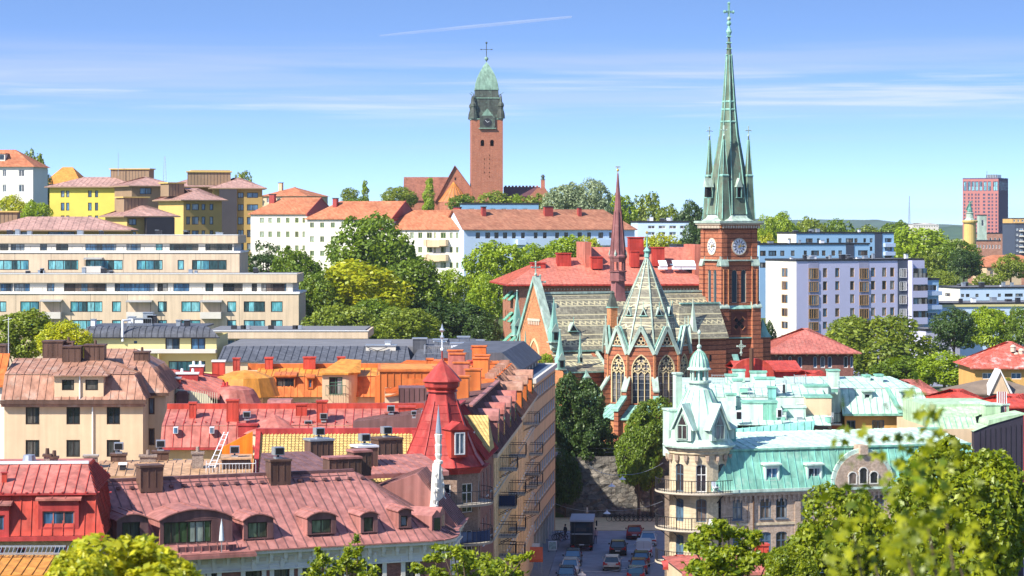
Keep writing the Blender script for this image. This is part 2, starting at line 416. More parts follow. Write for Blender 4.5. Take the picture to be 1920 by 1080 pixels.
class Bld:
    """a building: Empty at its front left corner, x along the front, y to the back"""
    def __init__(s, name, label, cat, px0, D0, turn, px1=None, W=None, L=10., z0=None, group=None, fm=None, gm=None, split=True):
        s.X0, s.Y0 = X(px0, D0), D0; s.t = R(turn); s.c, s.s = math.cos(s.t), math.sin(s.t)
        if W is None:
            k = (px1-960)/FP; W = (k*D0-s.X0)/(s.c-k*s.s)
        s.W, s.L = W, L
        s.root = thing(name, label, cat, (s.X0, s.Y0, 0), s.t, group)
        s.fm, s.gm, s.split = fm, gm, split
        cor = [(0, 0), (W, 0), (W, L), (0, L)]
        g = [hgt(*s.wxy(Vector(c))) for c in cor]
        s.z0 = min(g)-.5 if z0 is None else min(z0, min(g)-.5)
        s.root.location.z = 0
        s.front = Face(s, (0, 0), (W, 0)); s.right = Face(s, (W, 0), (W, L)); s.back = Face(s, (W, L), (0, L)); s.left = Face(s, (0, L), (0, 0))
    def wxy(s, p): return Vector((s.X0+s.c*p.x-s.s*p.y, s.Y0+s.s*p.x+s.c*p.y))
    def wdir(s, d): return Vector((s.c*d.x-s.s*d.y, s.s*d.x+s.c*d.y))
    def loc(s, px, D):
        """building-local x, y of the point at pixel column px and depth D"""
        x, y = X(px, D)-s.X0, D-s.Y0; return Vector((s.c*x+s.s*y, -s.s*x+s.c*y))
    def zat(s, py, x, y):
        return Z(py, s.wxy(Vector((x, y))).y)
    def line(s, px, y):
        """local x where pixel column px crosses the local line y = const"""
        A = s.wxy(Vector((0, y))); k = (px-960)/FP; return (k*A.y-A.x)/(s.c-k*s.s)
    def walls(s, z1, mat, faces='frbl', depth=.2, rmat=None, name='wall', z0=None):
        m = M()
        for k, f in (('f', s.front), ('r', s.right), ('b', s.back), ('l', s.left)):
            if k in faces: f.wall(m, s.z0 if z0 is None else z0, z1, mat, depth, rmat)
        m.build(name, s.root); return m
    def part(s, m, name, smooth=False, parent=None): return m.build(name, parent or s.root, smooth)

def hip(m, x0, x1, y0, y1, z, h, mat, o=.4, seam=None, inset=None, gx0=False, gx1=False, th=.18, sdrop=0.):
    """hipped (or gabled) roof, ridge along x"""
    x0 -= o; x1 += o; y0 -= o; y1 += o; ym = (y0+y1)/2; ins = (y1-y0)/2 if inset is None else inset
    a = x0 if gx0 else x0+ins; b = x1 if gx1 else x1-ins; r = z+h
    F = [[(x0, y0, z), (x1, y0, z), (b, ym, r), (a, ym, r)], [(x1, y1, z), (x0, y1, z), (a, ym, r), (b, ym, r)]]
    if not gx0: F.append([(x0, y1, z), (x0, y0, z), (a, ym, r)])
    if not gx1: F.append([(x1, y0, z), (x1, y1, z), (b, ym, r)])
    for f in F: slope(m, f, mat, seam)
    m.poly([(x0, y0, z), (x0, y1, z), (x1, y1, z), (x1, y0, z)], mat)
    return a, b, ym, r
def hipy(m, x0, x1, y0, y1, z, h, mat, o=.4, seam=None, inset=None, g0=False, g1=False):
    """ridge along y"""
    x0 -= o; x1 += o; y0 -= o; y1 += o; xm = (x0+x1)/2; ins = (x1-x0)/2 if inset is None else inset
    a = y0 if g0 else y0+ins; b = y1 if g1 else y1-ins; r = z+h
    F = [[(x1, y0, z), (x1, y1, z), (xm, b, r), (xm, a, r)], [(x0, y1, z), (x0, y0, z), (xm, a, r), (xm, b, r)]]
    if not g0: F.append([(x0, y0, z), (x1, y0, z), (xm, a, r)])
    if not g1: F.append([(x1, y1, z), (x0, y1, z), (xm, b, r)])
    for f in F: slope(m, f, mat, seam)
    m.poly([(x0, y0, z), (x0, y1, z), (x1, y1, z), (x1, y0, z)], mat)
def slab(m, x0, x1, y0, y1, z0, z1, mat, top=None, par=.0, pw=.25):
    """flat roof: slab, parapet"""
    m.box(x0, x1, y0, y1, z0, z1, mat)
    if top: m.box(x0+pw, x1-pw, y0+pw, y1-pw, z1+.003, z1+.03, top)
    if par:
        for a, b, c, d in ((x0, x1, y0, y0+pw), (x0, x1, y1-pw, y1), (x0, x0+pw, y0+pw, y1-pw), (x1-pw, x1, y0+pw, y1-pw)): m.box(a, b, c, d, z1+.001, z1+par, mat)
# ================= materials
asphalt = plain('asphalt', (.25, .25, .285), .9, .2, .6, bump=.2)
paving = plain('paving', (.24, .23, .24), .9, .15, 1.5)
sand = plain('gravel_path', (.62, .47, .27), .95, .15, .8)
white_paint = plain('road_paint', (.75, .75, .75), .6, .15, 3)
grass_m = plain('grass', (.07, .10, .025), .95, .4, .08)
dryhill_m = plain('dry_grass', (.32, .33, .12), .95, .3, .01)
concrete = plain('concrete', (.40, .36, .30), .85, .12, .4, streak=.12)
darkm = plain('dark_metal', (.03, .03, .035), .5, .1)
iron = plain('black_iron', (.02, .02, .025), .5, .1)
whitem = plain('white_metal', (.75, .77, .78), .4, .06)
galv = plain('galvanised_steel', (.45, .48, .50), .35, .12, metal=.6)
bark = plain('bark', (.12, .085, .055), .95, .3, 2)
black_hole = plain('dark_opening', (.012, .012, .014), .9, .1)
wood = plain('timber', (.32, .23, .14), .8, .2, 2)
g_dark = glass('glass_dark', [(.02, .025, .03), (.05, .05, .05), (.015, .02, .03), (.10, .09, .08), (.03, .05, .06)])
g_teal = glass('glass_teal', [(.10, .33, .36), (.16, .42, .45), (.06, .20, .26), (.03, .07, .08), (.20, .46, .48)])
g_blue = glass('glass_blue', [(.05, .12, .22), (.08, .18, .30), (.03, .05, .08), (.16, .20, .24)])  # blue base stands in for sky reflected in the panes
g_mix = glass('glass_mixed', [(.03, .03, .035), (.08, .14, .20), (.28, .27, .25), (.05, .04, .04), (.16, .12, .10)])
g_green = glass('glass_greenish', [(.05, .09, .04), (.14, .20, .12), (.30, .36, .30), (.06, .07, .05)])
f_white = plain('white_frame', (.72, .72, .70), .5, .05)
f_dark = plain('dark_brown_frame', (.035, .025, .02), .5, .1)
f_brown = plain('brown_frame', (.11, .055, .03), .55, .1)
f_olive = plain('olive_frame', (.30, .34, .16), .55, .1)
f_orange = plain('ochre_frame', (.50, .28, .10), .55, .1)
f_blue = plain('grey_blue_frame', (.10, .15, .20), .5, .1)
f_green = plain('green_frame', (.06, .14, .09), .5, .1)

# ================= ground
def _hg(x, y):
    h = hgt(x, y)
    if y < 160: h += 27*(1-sm(20, 150, y))
    return h
def ground():
    xs = [-4000, -2500, -1500, -900, -600, -400, -300, -240]+list(range(-200, 301, 10))+[340, 400, 500, 700, 1000, 1500, 2500, 4000]
    ys = [-60, -20, 0]+list(range(20, 300, 20))+[303.6, 304.4, 305.2, 306, 306.8, 312, 320, 330, 340, 350, 360]+list(range(380, 1001, 20))+[1100, 1200, 1400, 1600, 2000, 2500, 3000, 4000, 5000, 6500, 9000, 12000]
    v = [(x, y, _hg(x, y)-.01) for y in ys for x in xs]; n = len(xs)
    f = [(j*n+i, j*n+i+1, (j+1)*n+i+1, (j+1)*n+i) for j in range(len(ys)-1) for i in range(n-1)]
    me = bpy.data.meshes.new('ground'); me.from_pydata(v, [], f); me.materials.append(grass_m)
    me.polygons.foreach_set('use_smooth', [True]*len(f)); tag(link('ground', me), kind='structure')
ground()
# street: centre line drifts right going away
def sx(y): return 8.4+(y-250)*.060
def street():
    m = M()
    m.poly([(sx(120)-60, 120, .004), (sx(120)+50, 120, .004), (sx(303)+60, 303, .004), (sx(303)-60, 303, .004)], asphalt)
    m.build('city_ground').__setitem__('kind', 'structure')
    m = M(); W = 5.0
    m.poly([(sx(150)-W, 150, .012), (sx(150)+W, 150, .012), (sx(291)+W+1, 291, .012), (sx(291)-W-1, 291, .012)], asphalt)
    m.build('road').__setitem__('kind', 'structure')
    for sgn in (-1, 1):
        m = M(); a, b = (sx(150)+sgn*W, sx(289)+sgn*W); d = sgn*2.4
        m.prism([(a, 150, 0), (a+d, 150, 0), (b+d, 289, 0), (b, 289, 0)] if sgn > 0 else [(a+d, 150, 0), (a, 150, 0), (b, 289, 0), (b+d, 289, 0)], (0, 0, .13), paving)
        m.build('pavement').__setitem__('kind', 'structure')
    m = M(); m.prism([(-8, 291, 0), (40, 291, 0), (40, 303.4, 0), (-8, 303.4, 0)], (0, 0, .10), sand); m.build('gravel_path').__setitem__('kind', 'structure')
    m = M()
    for i in range(9):
        y = 246+i*4.6
        for k in (-2.9, 2.9):
            m.box(sx(y)+k-.9, sx(y)+k+.9, y-.06, y+.06, .016, .02, white_paint)
    m.build('road_markings').__setitem__('kind', 'structure')
street()
# far hills
def hills(D, x0, x1, base, amp, seed, mat, name, depth=500, n=90, env=None):
    rnd = random.Random(seed); ph = [rnd.uniform(0, 6.28) for _ in range(9)]
    m = M(); pts = []
    for i in range(n+1):
        x = x0+(x1-x0)*i/n; t = i/n*12
        h = base+amp*(.5*math.sin(t*.7+ph[0])+.3*math.sin(t*1.9+ph[1])+.15*math.sin(t*4.3+ph[2])+.1*math.sin(t*9+ph[3])+.06*math.sin(t*21+ph[4])+.05*math.sin(t*37+ph[5]))
        if env: h *= env(i/n)
        pts.append((x, h))
    for i in range(n):
        (a, h), (b, g) = pts[i], pts[i+1]
        for (y0, k0), (y1, k1) in (((D-depth, 0), (D-depth*.5, .6)), ((D-depth*.5, .6), (D, 1)), ((D, 1), (D+depth, 0))):
            m.poly([(a, y0, -12+(h+12)*k0), (b, y0, -12+(g+12)*k0), (b, y1, -12+(g+12)*k1), (a, y1, -12+(h+12)*k1)], mat)
    o = m.build(name, smooth=True); o['kind'] = 'structure'; return o
forest_far = plain('forest', (.05, .10, .055), .95, .35, .01, bump=1, bs=.03)
hills(6500, 0, 2600, 44, 14, 4, forest_far, 'wooded_hill', 900, env=lambda t: .75+.4*math.sin(min(1, t*2.2)*3.14)*.4+.15)
hills(3300, 250, 1500, 36, 9, 9, forest_far, 'wooded_hill', 400, env=lambda t: .8+.2*t)
hills(2100, 330, 1400, 37, 4, 21, dryhill_m, 'grassy_hill', 260, env=lambda t: .55+.55*sm(0, .28, t))

# ================= trees
L_green = leafmat('leaf_green', (.07, .14, .012), (.24, .33, .02))
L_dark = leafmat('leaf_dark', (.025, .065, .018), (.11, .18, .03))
L_yel = leafmat('leaf_yellow_green', (.22, .30, .008), (.66, .62, .02))
L_oliv = leafmat('leaf_olive', (.10, .16, .015), (.36, .42, .04))
L_brt = leafmat('leaf_bright', (.17, .28, .01), (.42, .52, .02))
L_silv = leafmat('leaf_silver', (.16, .22, .10), (.45, .52, .30))
L_near = leafmat('leaf_near', (.06, .13, .004), (.42, .46, .01), .42)
L_lime = leafmat('leaf_lime', (.22, .30, .015), (.78, .70, .03), .45)
def crown_mesh(seed, n, leaf, kind='round', lobes=22):
    rs = np.random.RandomState(seed)
    C = []; Rr = []
    for i in range(lobes):
        if kind == 'column':
            z = .08+.86*rs.rand(); rad = .75*math.sin(math.pi*min(.98, z*.85+.12))**.7*rs.rand()**.6*.6; a = rs.rand()*6.28
            C.append((math.cos(a)*rad, math.sin(a)*rad, z)); Rr.append((.42*(1-.45*z)*rs.uniform(.8, 1.15), .10*rs.uniform(.8, 1.3)))
        else:
            ct = rs.uniform(-.75, 1); a = i*2.399+rs.rand()*.6; st = math.sqrt(1-ct*ct); k = rs.uniform(.50, .74)
            if kind == 'cone': k *= (1.15-ct)*.62
            C.append((math.cos(a)*st*k, math.sin(a)*st*k, .5+ct*k*.5)); r = rs.uniform(.24, .42); Rr.append((r, r*.5))
    if kind != 'column':
        for i in range(34):
            ct = rs.uniform(-.6, 1); a = rs.rand()*6.28; st = math.sqrt(1-ct*ct); k = rs.uniform(.80, .97); C.append((math.cos(a)*st*k, math.sin(a)*st*k, .5+ct*k*.5)); r = rs.uniform(.06, .15); Rr.append((r, r*.55))
    C.append((0, 0, .48)); Rr.append((.5, .28))
    C = np.array(C); Rr = np.array(Rr); K = len(C)
    wgt = Rr[:, 0]**2; cnt = (n*wgt/wgt.sum()*1.5).astype(int)
    idx = np.repeat(np.arange(K), cnt); N = len(idx)
    d = rs.normal(size=(N, 3)); d /= np.linalg.norm(d, axis=1)[:, None]
    # clumpy: pull directions towards sub-clump centres
    sub = rs.normal(size=(K, 9, 3)); sub /= np.linalg.norm(sub, axis=2)[:, :, None]
    ch = sub[idx, rs.randint(0, 9, N)]; d = d*.75+ch*.75; d /= np.linalg.norm(d, axis=1)[:, None]
    rr = rs.uniform(.72, 1.08, N)
    P = C[idx]+d*np.stack([Rr[idx, 0]*rr, Rr[idx, 0]*rr, Rr[idx, 1]*rr], 1)
    keep = np.ones(N, bool)
    for k in range(K):
        q = (P-C[k])/np.array([Rr[k, 0], Rr[k, 0], Rr[k, 1]]); keep &= ~((np.einsum('ij,ij->i', q, q) < .42) & (idx != k))
    P = P[keep]; d = d[keep]; N = len(P)
    nrm_ = d*.7+rs.normal(size=(N, 3))*.55+np.array([0, 0, .35]); nrm_ /= np.linalg.norm(nrm_, axis=1)[:, None]
    t = np.cross(nrm_, rs.normal(size=(N, 3))); t /= np.linalg.norm(t, axis=1)[:, None]; b = np.cross(nrm_, t)
    s = leaf*rs.uniform(.6, 1.35, N)[:, None]; zs = np.array([1, 1, .5])
    V = np.stack([P+t*s*zs, P+b*s*.55*zs, P-t*s*zs, P-b*s*.55*zs], 1).reshape(-1, 3)
    me = bpy.data.meshes.new('crown'); me.vertices.add(len(V)); me.vertices.foreach_set('co', V.astype(np.float32).ravel())
    me.loops.add(N*4); me.loops.foreach_set('vertex_index', np.arange(N*4, dtype=np.int32)); me.polygons.add(N)
    me.polygons.foreach_set('loop_start', np.arange(0, N*4, 4, dtype=np.int32)); me.polygons.foreach_set('loop_total', np.full(N, 4, np.int32))
    me.update(calc_edges=True); me.materials.append(L_green); return me
CR = {}
def crown(kind, v, res):
    key = (kind, v, res)
    if key not in CR:
        n, lf = {'far': (2600, .075), 'mid': (9000, .048), 'near': (17000, .044), 'fore': (26000, .040), 'big': (7500, .075), 'lo': (1300, .10)}[res]
        CR[key] = crown_mesh(hash((kind, v)) % 1000 if False else v*17+len(kind), n, lf, kind, 20+v*3)
    return CR[key]
def trunk_mesh(h, r, top, w, seed):
    rnd = random.Random(seed); m = M(); x = y = 0
    p = Vector((0, 0, -.3)); q = Vector((rnd.uniform(-.2, .2), 0, h))
    m.tube(p, q, r*1.25, bark, 8, r*.75)
    for i in range(6):
        a = i*1.05+rnd.uniform(-.3, .3); l = w*rnd.uniform(.35, .6); e = q+Vector((math.cos(a)*l, math.sin(a)*l, (top-h)*rnd.uniform(.3, .65)))
        m.tube(q-Vector((0, 0, rnd.uniform(0, .2)*h)), e, r*.5, bark, 5, r*.12)
        e2 = e+Vector((math.cos(a+.7)*l*.5, math.sin(a+.7)*l*.5, (top-h)*.2)); m.tube(e, e2, r*.14, bark, 4, r*.05)
    m.tube(q, q+Vector((.1, .1, (top-h)*.7)), r*.7, bark, 6, r*.12)
    return m
TG = {}
def tree(px, top, wpx, hpx, D, mat, label, kind='round', v=1, res='mid', group=None, name='tree', z0=None, rot=None):
    x, z1 = X(px, D), Z(top, D); w_ = wpx*D/FP; hc = hpx*D/FP
    g = _hg(x, D) if z0 is None else z0; g = min(g, z1-hc*.9)
    if D > 380 and kind != 'column': hc = max(hc, .6*(z1-g)); w_ *= 1.08
    r = thing(name, label, 'tree', (x, D, g), 0, group)
    rot = (v*1.7+px*.13) if rot is None else rot
    zb = z1-hc-g
    c = link('crown', crown(kind, v, res), r, (0, 0, zb), rot); c.scale = (w_/2*1.02, w_/2*1.02, hc*1.0)
    c.material_slots[0].link = 'OBJECT'; c.material_slots[0].material = mat
    t = trunk_mesh(max(.4, zb+hc*.25), max(.12, w_*.028), zb+hc*.85, w_*.5, int(px)); t.build('trunk', r, smooth=True)
    return r
# ================= the concrete terraced flats
conc_beige = plain('beige_concrete', (.64, .50, .34), .85, .1, .3, streak=.12)  # even base colour of the concrete, same on every face
conc_w = plain('pale_panel', (.62, .58, .50), .8, .08, .5)
roof_felt = plain('roof_felt', (.17, .17, .18), .9, .15, .4)
ledge = plain('white_ledge', (.78, .78, .76), .6, .05)
def terraced(name, label, D, px1, yr, yt, y0, rows, wins, pent, z0, balc=(), L=13, px0=-40, group=None):
    b = Bld(name, label, 'apartment building', px0, D, 0, px1=px1, L=L, z0=z0, fm=f_dark, gm=g_teal, group=group)
    f = b.front; zt = Z(yt, D)
    for (a, c) in rows:
        for x0, x1 in wins: f.pix(x0, x1, a, c, nc=max(1, round((x1-x0)/16)), fw=.1)
    m = M(); f.wall(m, b.z0, zt, conc_beige, .25); 
    for q in (b.right, b.left, b.back): q.wall(m, b.z0, zt, conc_beige)
    # panel joints
    for i in range(1, int(b.W/5.6)): m.box(i*5.6-.02, i*5.6+.02, -.004, -.001, b.z0, zt, darkm)
    b.part(m, 'wall')
    m = M(); m.box(-.1, b.W+.15, -.15, L, zt+.003, zt+.28, ledge); b.part(m, 'terrace_ledge')
    # set back top floor under a deep fascia
    zr, zf = Z(yr, D+.6), Z(y0, D+.6)
    pb = Face(b, (0, .95), (b.W-1.0, .95))
    for x0, x1, gm in pent: 
        a, c = pb.u(x0), pb.u(x1); w_ = pb.win(a, c, zt+.35, zf-.12, nc=max(1, round((x1-x0)/9)), gm=gm, fw=.06)
    m = M(); pb.wall(m, zt+.28, zf, conc_w, .15); m.box(b.W-1.2, b.W-1.0, .96, L-1, zt+.28, zf, conc_w); m.box(0, .2, .96, L-1, zt+.28, zf, conc_w); b.part(m, 'upper_wall')
    m = M(); m.box(-.1, b.W-.3, .5, L, zf+.003, zr, conc_beige); m.box(.2, b.W-.6, .8, L-.3, zr+.002, zr+.05, roof_felt)
    m.box(-.15, b.W-.25, .45, .75, zr+.002, zr+.1, ledge); b.part(m, 'roof')
    rnd = random.Random(int(D))
    for i in range(9):
        x = rnd.uniform(2, b.W-4); m = M(); hh = rnd.uniform(.3, .9); m.box(x, x+rnd.uniform(.4, 1.1), 3, 4, zr+.05, zr+.05+hh, galv if i % 2 else darkm); m.box(x-.06, x+.46, 2.94, 4.06, zr+.052+hh, zr+.12+hh, galv); b.part(m, 'roof_vent')
    for (x0, x1, a, c) in balc:
        u0, u1 = f.u(x0), f.u(x1); z1_, z0_ = f.z(a, u0), f.z(c, u0); m = M()
        m.box(u0, u1, -1.3, -.002, z0_, z0_+.15, conc_w); m.box(u0, u1, -1.3, -1.2, z0_+.152, z0_+1.0, conc_w)
        for e in (u0, u1-.08): m.box(e, e+.08, -1.198, -.002, z0_+.152, z0_+1., conc_w); m.box(e, e+.06, -1.19, -1.13, z0_+1.0, z1_-.1, f_dark)
        m.prism([(u0-.1, -1.5, z1_-.25), (u1+.1, -1.5, z1_-.25), (u1+.1, -.01, z1_), (u0-.1, -.01, z1_)], (0, 0, .07), galv)
        b.part(m, 'balcony')
    m = M()
    m.box(0, b.W-.5, .12, .16, zt+.95, zt+1.0, darkm)
    for i in range(int(b.W/1.6)): m.box(i*1.6, i*1.6+.04, .12, .16, zt+.28, zt+.95, darkm)
    b.part(m, 'railing')
    return b
tb = terraced('apartment_block', 'lower long beige concrete terraced flats with teal windows, nearer of the two steps', 385, 560, 514, 551, 530, [(565, 585), (600, 618)],
    [(-12, 12), (38, 74), (132, 192), (210, 227), (296, 313), (340, 376), (426, 443), (457, 497), (508, 530)],
    [(0, 24, g_blue), (26, 56, g_blue), (88, 102, g_blue), (120, 200, g_mix), (215, 290, g_blue), (295, 315, g_mix), (325, 355, g_blue), (385, 400, g_dark), (418, 455, g_dark), (472, 482, g_dark), (490, 537, g_mix)], 6,
    [(78, 116, 562, 597), (239, 285, 563, 597), (377, 416, 563, 597)])
tb2 = terraced('apartment_block', 'upper beige concrete flats step behind the lower one, with a dark glazed end on top', 396, 449, 441, 474, 456, [(487.5, 506)],
    [(-10, 54), (90, 147), (160, 230), (256, 305), (333, 345), (360, 425)],
    [(0, 16, g_dark), (20, 46, g_blue), (75, 88, g_blue), (105, 128, g_dark), (160, 218, g_blue), (237, 264, g_blue), (292, 305, g_teal), (318, 372, g_dark), (385, 438, g_dark)], 8,
    [(160, 192, 483, 511)])
# long low pavilion at the foot of the slope
pv = Bld('terrace_pavilion', 'low white flat roofed pavilion with glazed front behind the dark metal roof', 'building', 395, 330, 0, px1=682, L=12, z0=8, fm=f_white, gm=g_blue)
zt = Z(634, 330); pv.front.grid([(425+i*17, 440+i*17) for i in range(15)], [(637, 652)], 500, nc=1, fw=.05)
pv.walls(zt, conc_w); m = M(); m.box(-.5, pv.W+.6, -1.2, 13, zt+.003, Z(621, 329), conc_beige); m.box(-.1, pv.W+.2, -.8, 12.6, Z(621, 329)+.003, Z(619, 329), roof_felt); m.box(-.6, pv.W+.7, -1.3, -1.0, Z(621, 329)+.004, Z(619.5, 329), ledge); pv.part(m, 'roof')
for x in (430, 448, 455, 500, 546, 553): 
    m = M(); u = pv.front.u(x); m.box(u, u+.7, 2, 2.8, Z(619, 329)+.002, Z(612, 329), galv if x % 2 else darkm); pv.part(m, 'roof_vent')

# ================= olive and yellow hipped blocks
olive = plain('olive_render', (.42, .28, .09), .85, .08, .3)
yellow = plain('yellow_render', (.68, .55, .10), .85, .08, .3)
gold = plain('gold_and_sunlit_olive', (.60, .42, .13), .7, .08, .3)
pinkroof = metal('pink_brown_sheet', (.44, .26, .21), .55, .15, stain=(.46, .32, .26), samt=.4)
brownclad = plain('brown_cladding', (.30, .20, .12), .8, .1, .4)
dbay = plain('dark_grey_cladding', (.055, .05, .055), .7, .1)
def olive_block(label, px0, D, turn, px1, L, ye, h, wins, bay=None, wall=olive, pent=None, z0=12, nc=2):
    b = Bld('apartment_block', label, 'apartment building', px0, D, turn, px1=px1, L=L, z0=z0, fm=f_dark, gm=g_blue, split=False)
    ze = Z(ye, D); f = b.front
    for rows, cols in wins: f.grid(cols, rows, px0+5, nc=nc, fw=.12)
    if bay:
        for (x0, x1) in bay:
            u0, u1 = f.u(x0), f.u(x1); m = M(); m.box(u0, u1, -.9, -.002, b.z0, ze-.3, dbay)
            q = b.part(m, 'bay'); fb = Face(b, (u0, -.91), (u1, -.91))
            for rows, _ in wins:
                for (a, c) in rows:
                    zc = f.z(c, u0)
                    for k in range(2): 
                        o = fb.win(.3+k*(fb.L-.3)/2, (k+1)*(fb.L-.3)/2+.1, zc, zc+1.5, nc=3, hole=False, out=-.04, fw=.1)
    lf = b.left; n = max(1, int(L/3.5))
    zs = [f.z(c, 0) for rows, _ in wins[:1] for (a, c) in rows]
    if wall is yellow: lf.every(0, L, n, 1.3, zs, 1.4, nc=2, fw=.1)
    m = M(); f.wall(m, b.z0, ze, wall); b.right.wall(m, b.z0, ze, wall); b.back.wall(m, b.z0, ze, wall); lf.wall(m, b.z0, ze, gold if wall is olive else wall); b.part(m, 'wall')  # left flank in lighter gold: sunlight on the olive put into the colour
    m = M(); hip(m, 0, b.W, 0, L, ze, h, pinkroof, .9, seam=1.1); m.box(-.95, b.W+.95, -.95, L+.95, ze-.22, ze-.004, brownclad); b.part(m, 'roof')
    if pent:
        x0, x1, y0, y1 = pent; m = M(); c = L/2; u0, u1 = b.line(x0, c-2), b.line(x1, c-2); zt, zb = b.zat(y0, u0, c), ze+h*.3
        m.box(u0, u1, c-.6, c+3.4, zb, zt, brownclad); m.box(u0-.3, u1+.3, c-.9, c+3.7, zt+.003, zt+.25, gold)
        for i in range(int((u1-u0)/.7)): m.box(u0+i*.7, u0+i*.7+.05, c-.64, c-.601, zb, zt, dbay)
        b.part(m, 'roof_box')
    return b
olive_block('tall olive block at the right end of the hipped roofs', 400, 545, 8, 492, 12, 352.5, 2.3,
    [([(361, 371), (383, 395), (407, 421), (431, 445), (456, 470)], [(463, 484), (446, 457)])], bay=[(411, 444)], pent=(352, 433, 323, 338))
olive_block('wide flat hipped block linking to the tall olive one, roof in dusty pink', 318, 560, 12, 452, 14, 349.5, 2.4, [([(356, 368)], [(330, 350)])], wall=olive, pent=(362, 430, 321, 334))
olive_block('middle olive block with left flank coloured as sunlit and four window columns', 344, 505, 32, 416, 12, 374.5, 2.4,
    [([(382, 394), (406, 421), (432, 445)], [(349, 357), (360, 373), (378, 385), (393, 400)])], pent=(322, 351, 344, 353), nc=1)
olive_block('lower olive block with a dark grey bay at its right end', 238, 470, 30, 326, 11, 405, 2.2,
    [([(410, 422), (434, 446)], [(241, 256)])], bay=[(271, 324)], pent=(238, 283, 371, 390))
olive_block('lowest hipped block at left, its pink roof just above the concrete flats', -30, 440, 3, 236, 13, 431, 2.3, [([(434, 442)], [(20, 60), (90, 140)])], pent=(-10, 30, 398, 410))
olive_block('bright yellow block with paired windows on the left', 93, 560, -8, 247, 12, 350, 2.2,
    [([(357.5, 370), (380, 395), (404, 416)], [(114, 121), (124, 130), (165, 172), (178, 184)])], wall=yellow, pent=(204, 276, 318, 330), nc=1)
olive_block('brownish hipped block between the yellow one and the middle olive one', 247, 545, 28, 330, 11, 348, 2.0, [([(352, 364)], [(262, 284)])], wall=brownclad)
# roof antenna mast
m = M(); m.tube((0, 0, 0), (0, 0, 5), .05, galv); m.tube((0, 0, 4.2), (.5, 0, 4.2), .03, galv); o = m.build('antenna', None, loc=(X(219, 560), 562, Z(329, 560))); tag(o, 'thin roof antenna above the yellow block', 'antenna')
m = M()
for a, c in ((-.5, -.5), (.5, -.5), (.5, .5), (-.5, .5)): m.tube((a, c, 0), (a*.3, c*.3, 9), .06, galv, 4)
for k in range(8): 
    for a, c, e, g in ((-.5, -.5, .5, -.5), (.5, -.5, .5, .5)): s_ = 1-.7*k/8; m.bar((a*s_, c*s_, k*1.1+.2), (e*s_, g*s_, k*1.1+1.1), .06, .06, whitem)
tag(m.build('lattice_mast', None, loc=(X(309, 900), 900, Z(330, 900)-2)), 'small white lattice mast behind the hipped roofs', 'mast')

# ================= far left white house and orange roof
terra = tile('terracotta', (.40, .13, .06), (.48, .20, .10), .5, .4, .05)
terra_shade = tile('shaded_terracotta', (.30, .12, .07), (.42, .19, .11), .5, .4, .05)  # darker terracotta: shade of the turned-away roof put into the colour
orange_t = tile('orange_tile', (.60, .21, .04), (.68, .28, .06), .5, .4, .04)
white_r = plain('white_render', (.74, .71, .62), .85, .06, .2)
cream = plain('cream_render', (.66, .49, .31), .88, .1, .3, streak=.08)
pblue = plain('pale_blue_and_shaded_white', (.55, .68, .82), .85, .06, .2)  # on the long tenement, a shaded white wall painted pale blue
b = Bld('white_house', 'white house with red tiled roof at the far left edge of the hill', 'house', -70, 600, -6, px1=62, L=12, z0=20, fm=f_white, gm=g_dark)
b.front.grid([(5, 12), (35, 46), (-30, -20)], [(318, 331), (346, 360)], 40, nc=2, fw=.12); b.walls(Z(313, 600), white_r)
m = M(); hip(m, 0, b.W, 0, 12, Z(313, 600), 4.2, terra, .6); b.part(m, 'roof')
m = M(); u = b.line(5, 3); m.box(u-1, u+1, 1.6, 5, Z(302, 602), Z(289, 602), white_r); m.box(u-1.2, u+1.2, 1.4, 5, Z(289, 602)+.003, Z(289, 602)+.2, terra); d = b.part(m, 'dormer')
m = M(); m.box(u-.7, u+.7, 1.5, 1.59, Z(299, 602), Z(291, 602), g_dark); m.build('window', d)
b = Bld('orange_roofed_house', 'house with plain orange roof beyond the dark tree, left of the yellow block', 'house', 84, 680, -6, px1=150, L=10, z0=25, fm=f_white, gm=g_dark)
b.front.every(.5, b.W-.5, 4, 1, [Z(358, 680)], 1.3); b.walls(Z(345, 680), cream); m = M(); hip(m, 0, b.W, 0, 10, Z(345, 680), 4.6, orange_t, .6, inset=4); b.part(m, 'roof')
b = Bld('tiled_house', 'distant house with orange tile roofs and pale chimney behind the white rows', 'house', 490, 700, -20, px1=575, L=14, z0=30, fm=f_white, gm=g_dark)
b.front.every(.5, b.W-.5, 4, 1, [Z(380, 700)], 1.2); b.walls(Z(368, 700), cream); m = M(); hip(m, 0, b.W, 0, 14, Z(368, 700), 2.6, terra, .5); b.part(m, 'roof')
m = M(); u = b.line(525, 5); m.box(u, u+1, 4, 5, Z(366, 700), Z(343, 700), cream); m.box(u-.1, u+1.1, 3.9, 5.1, Z(343, 700)+.002, Z(342, 700), darkm); b.part(m, 'chimney')

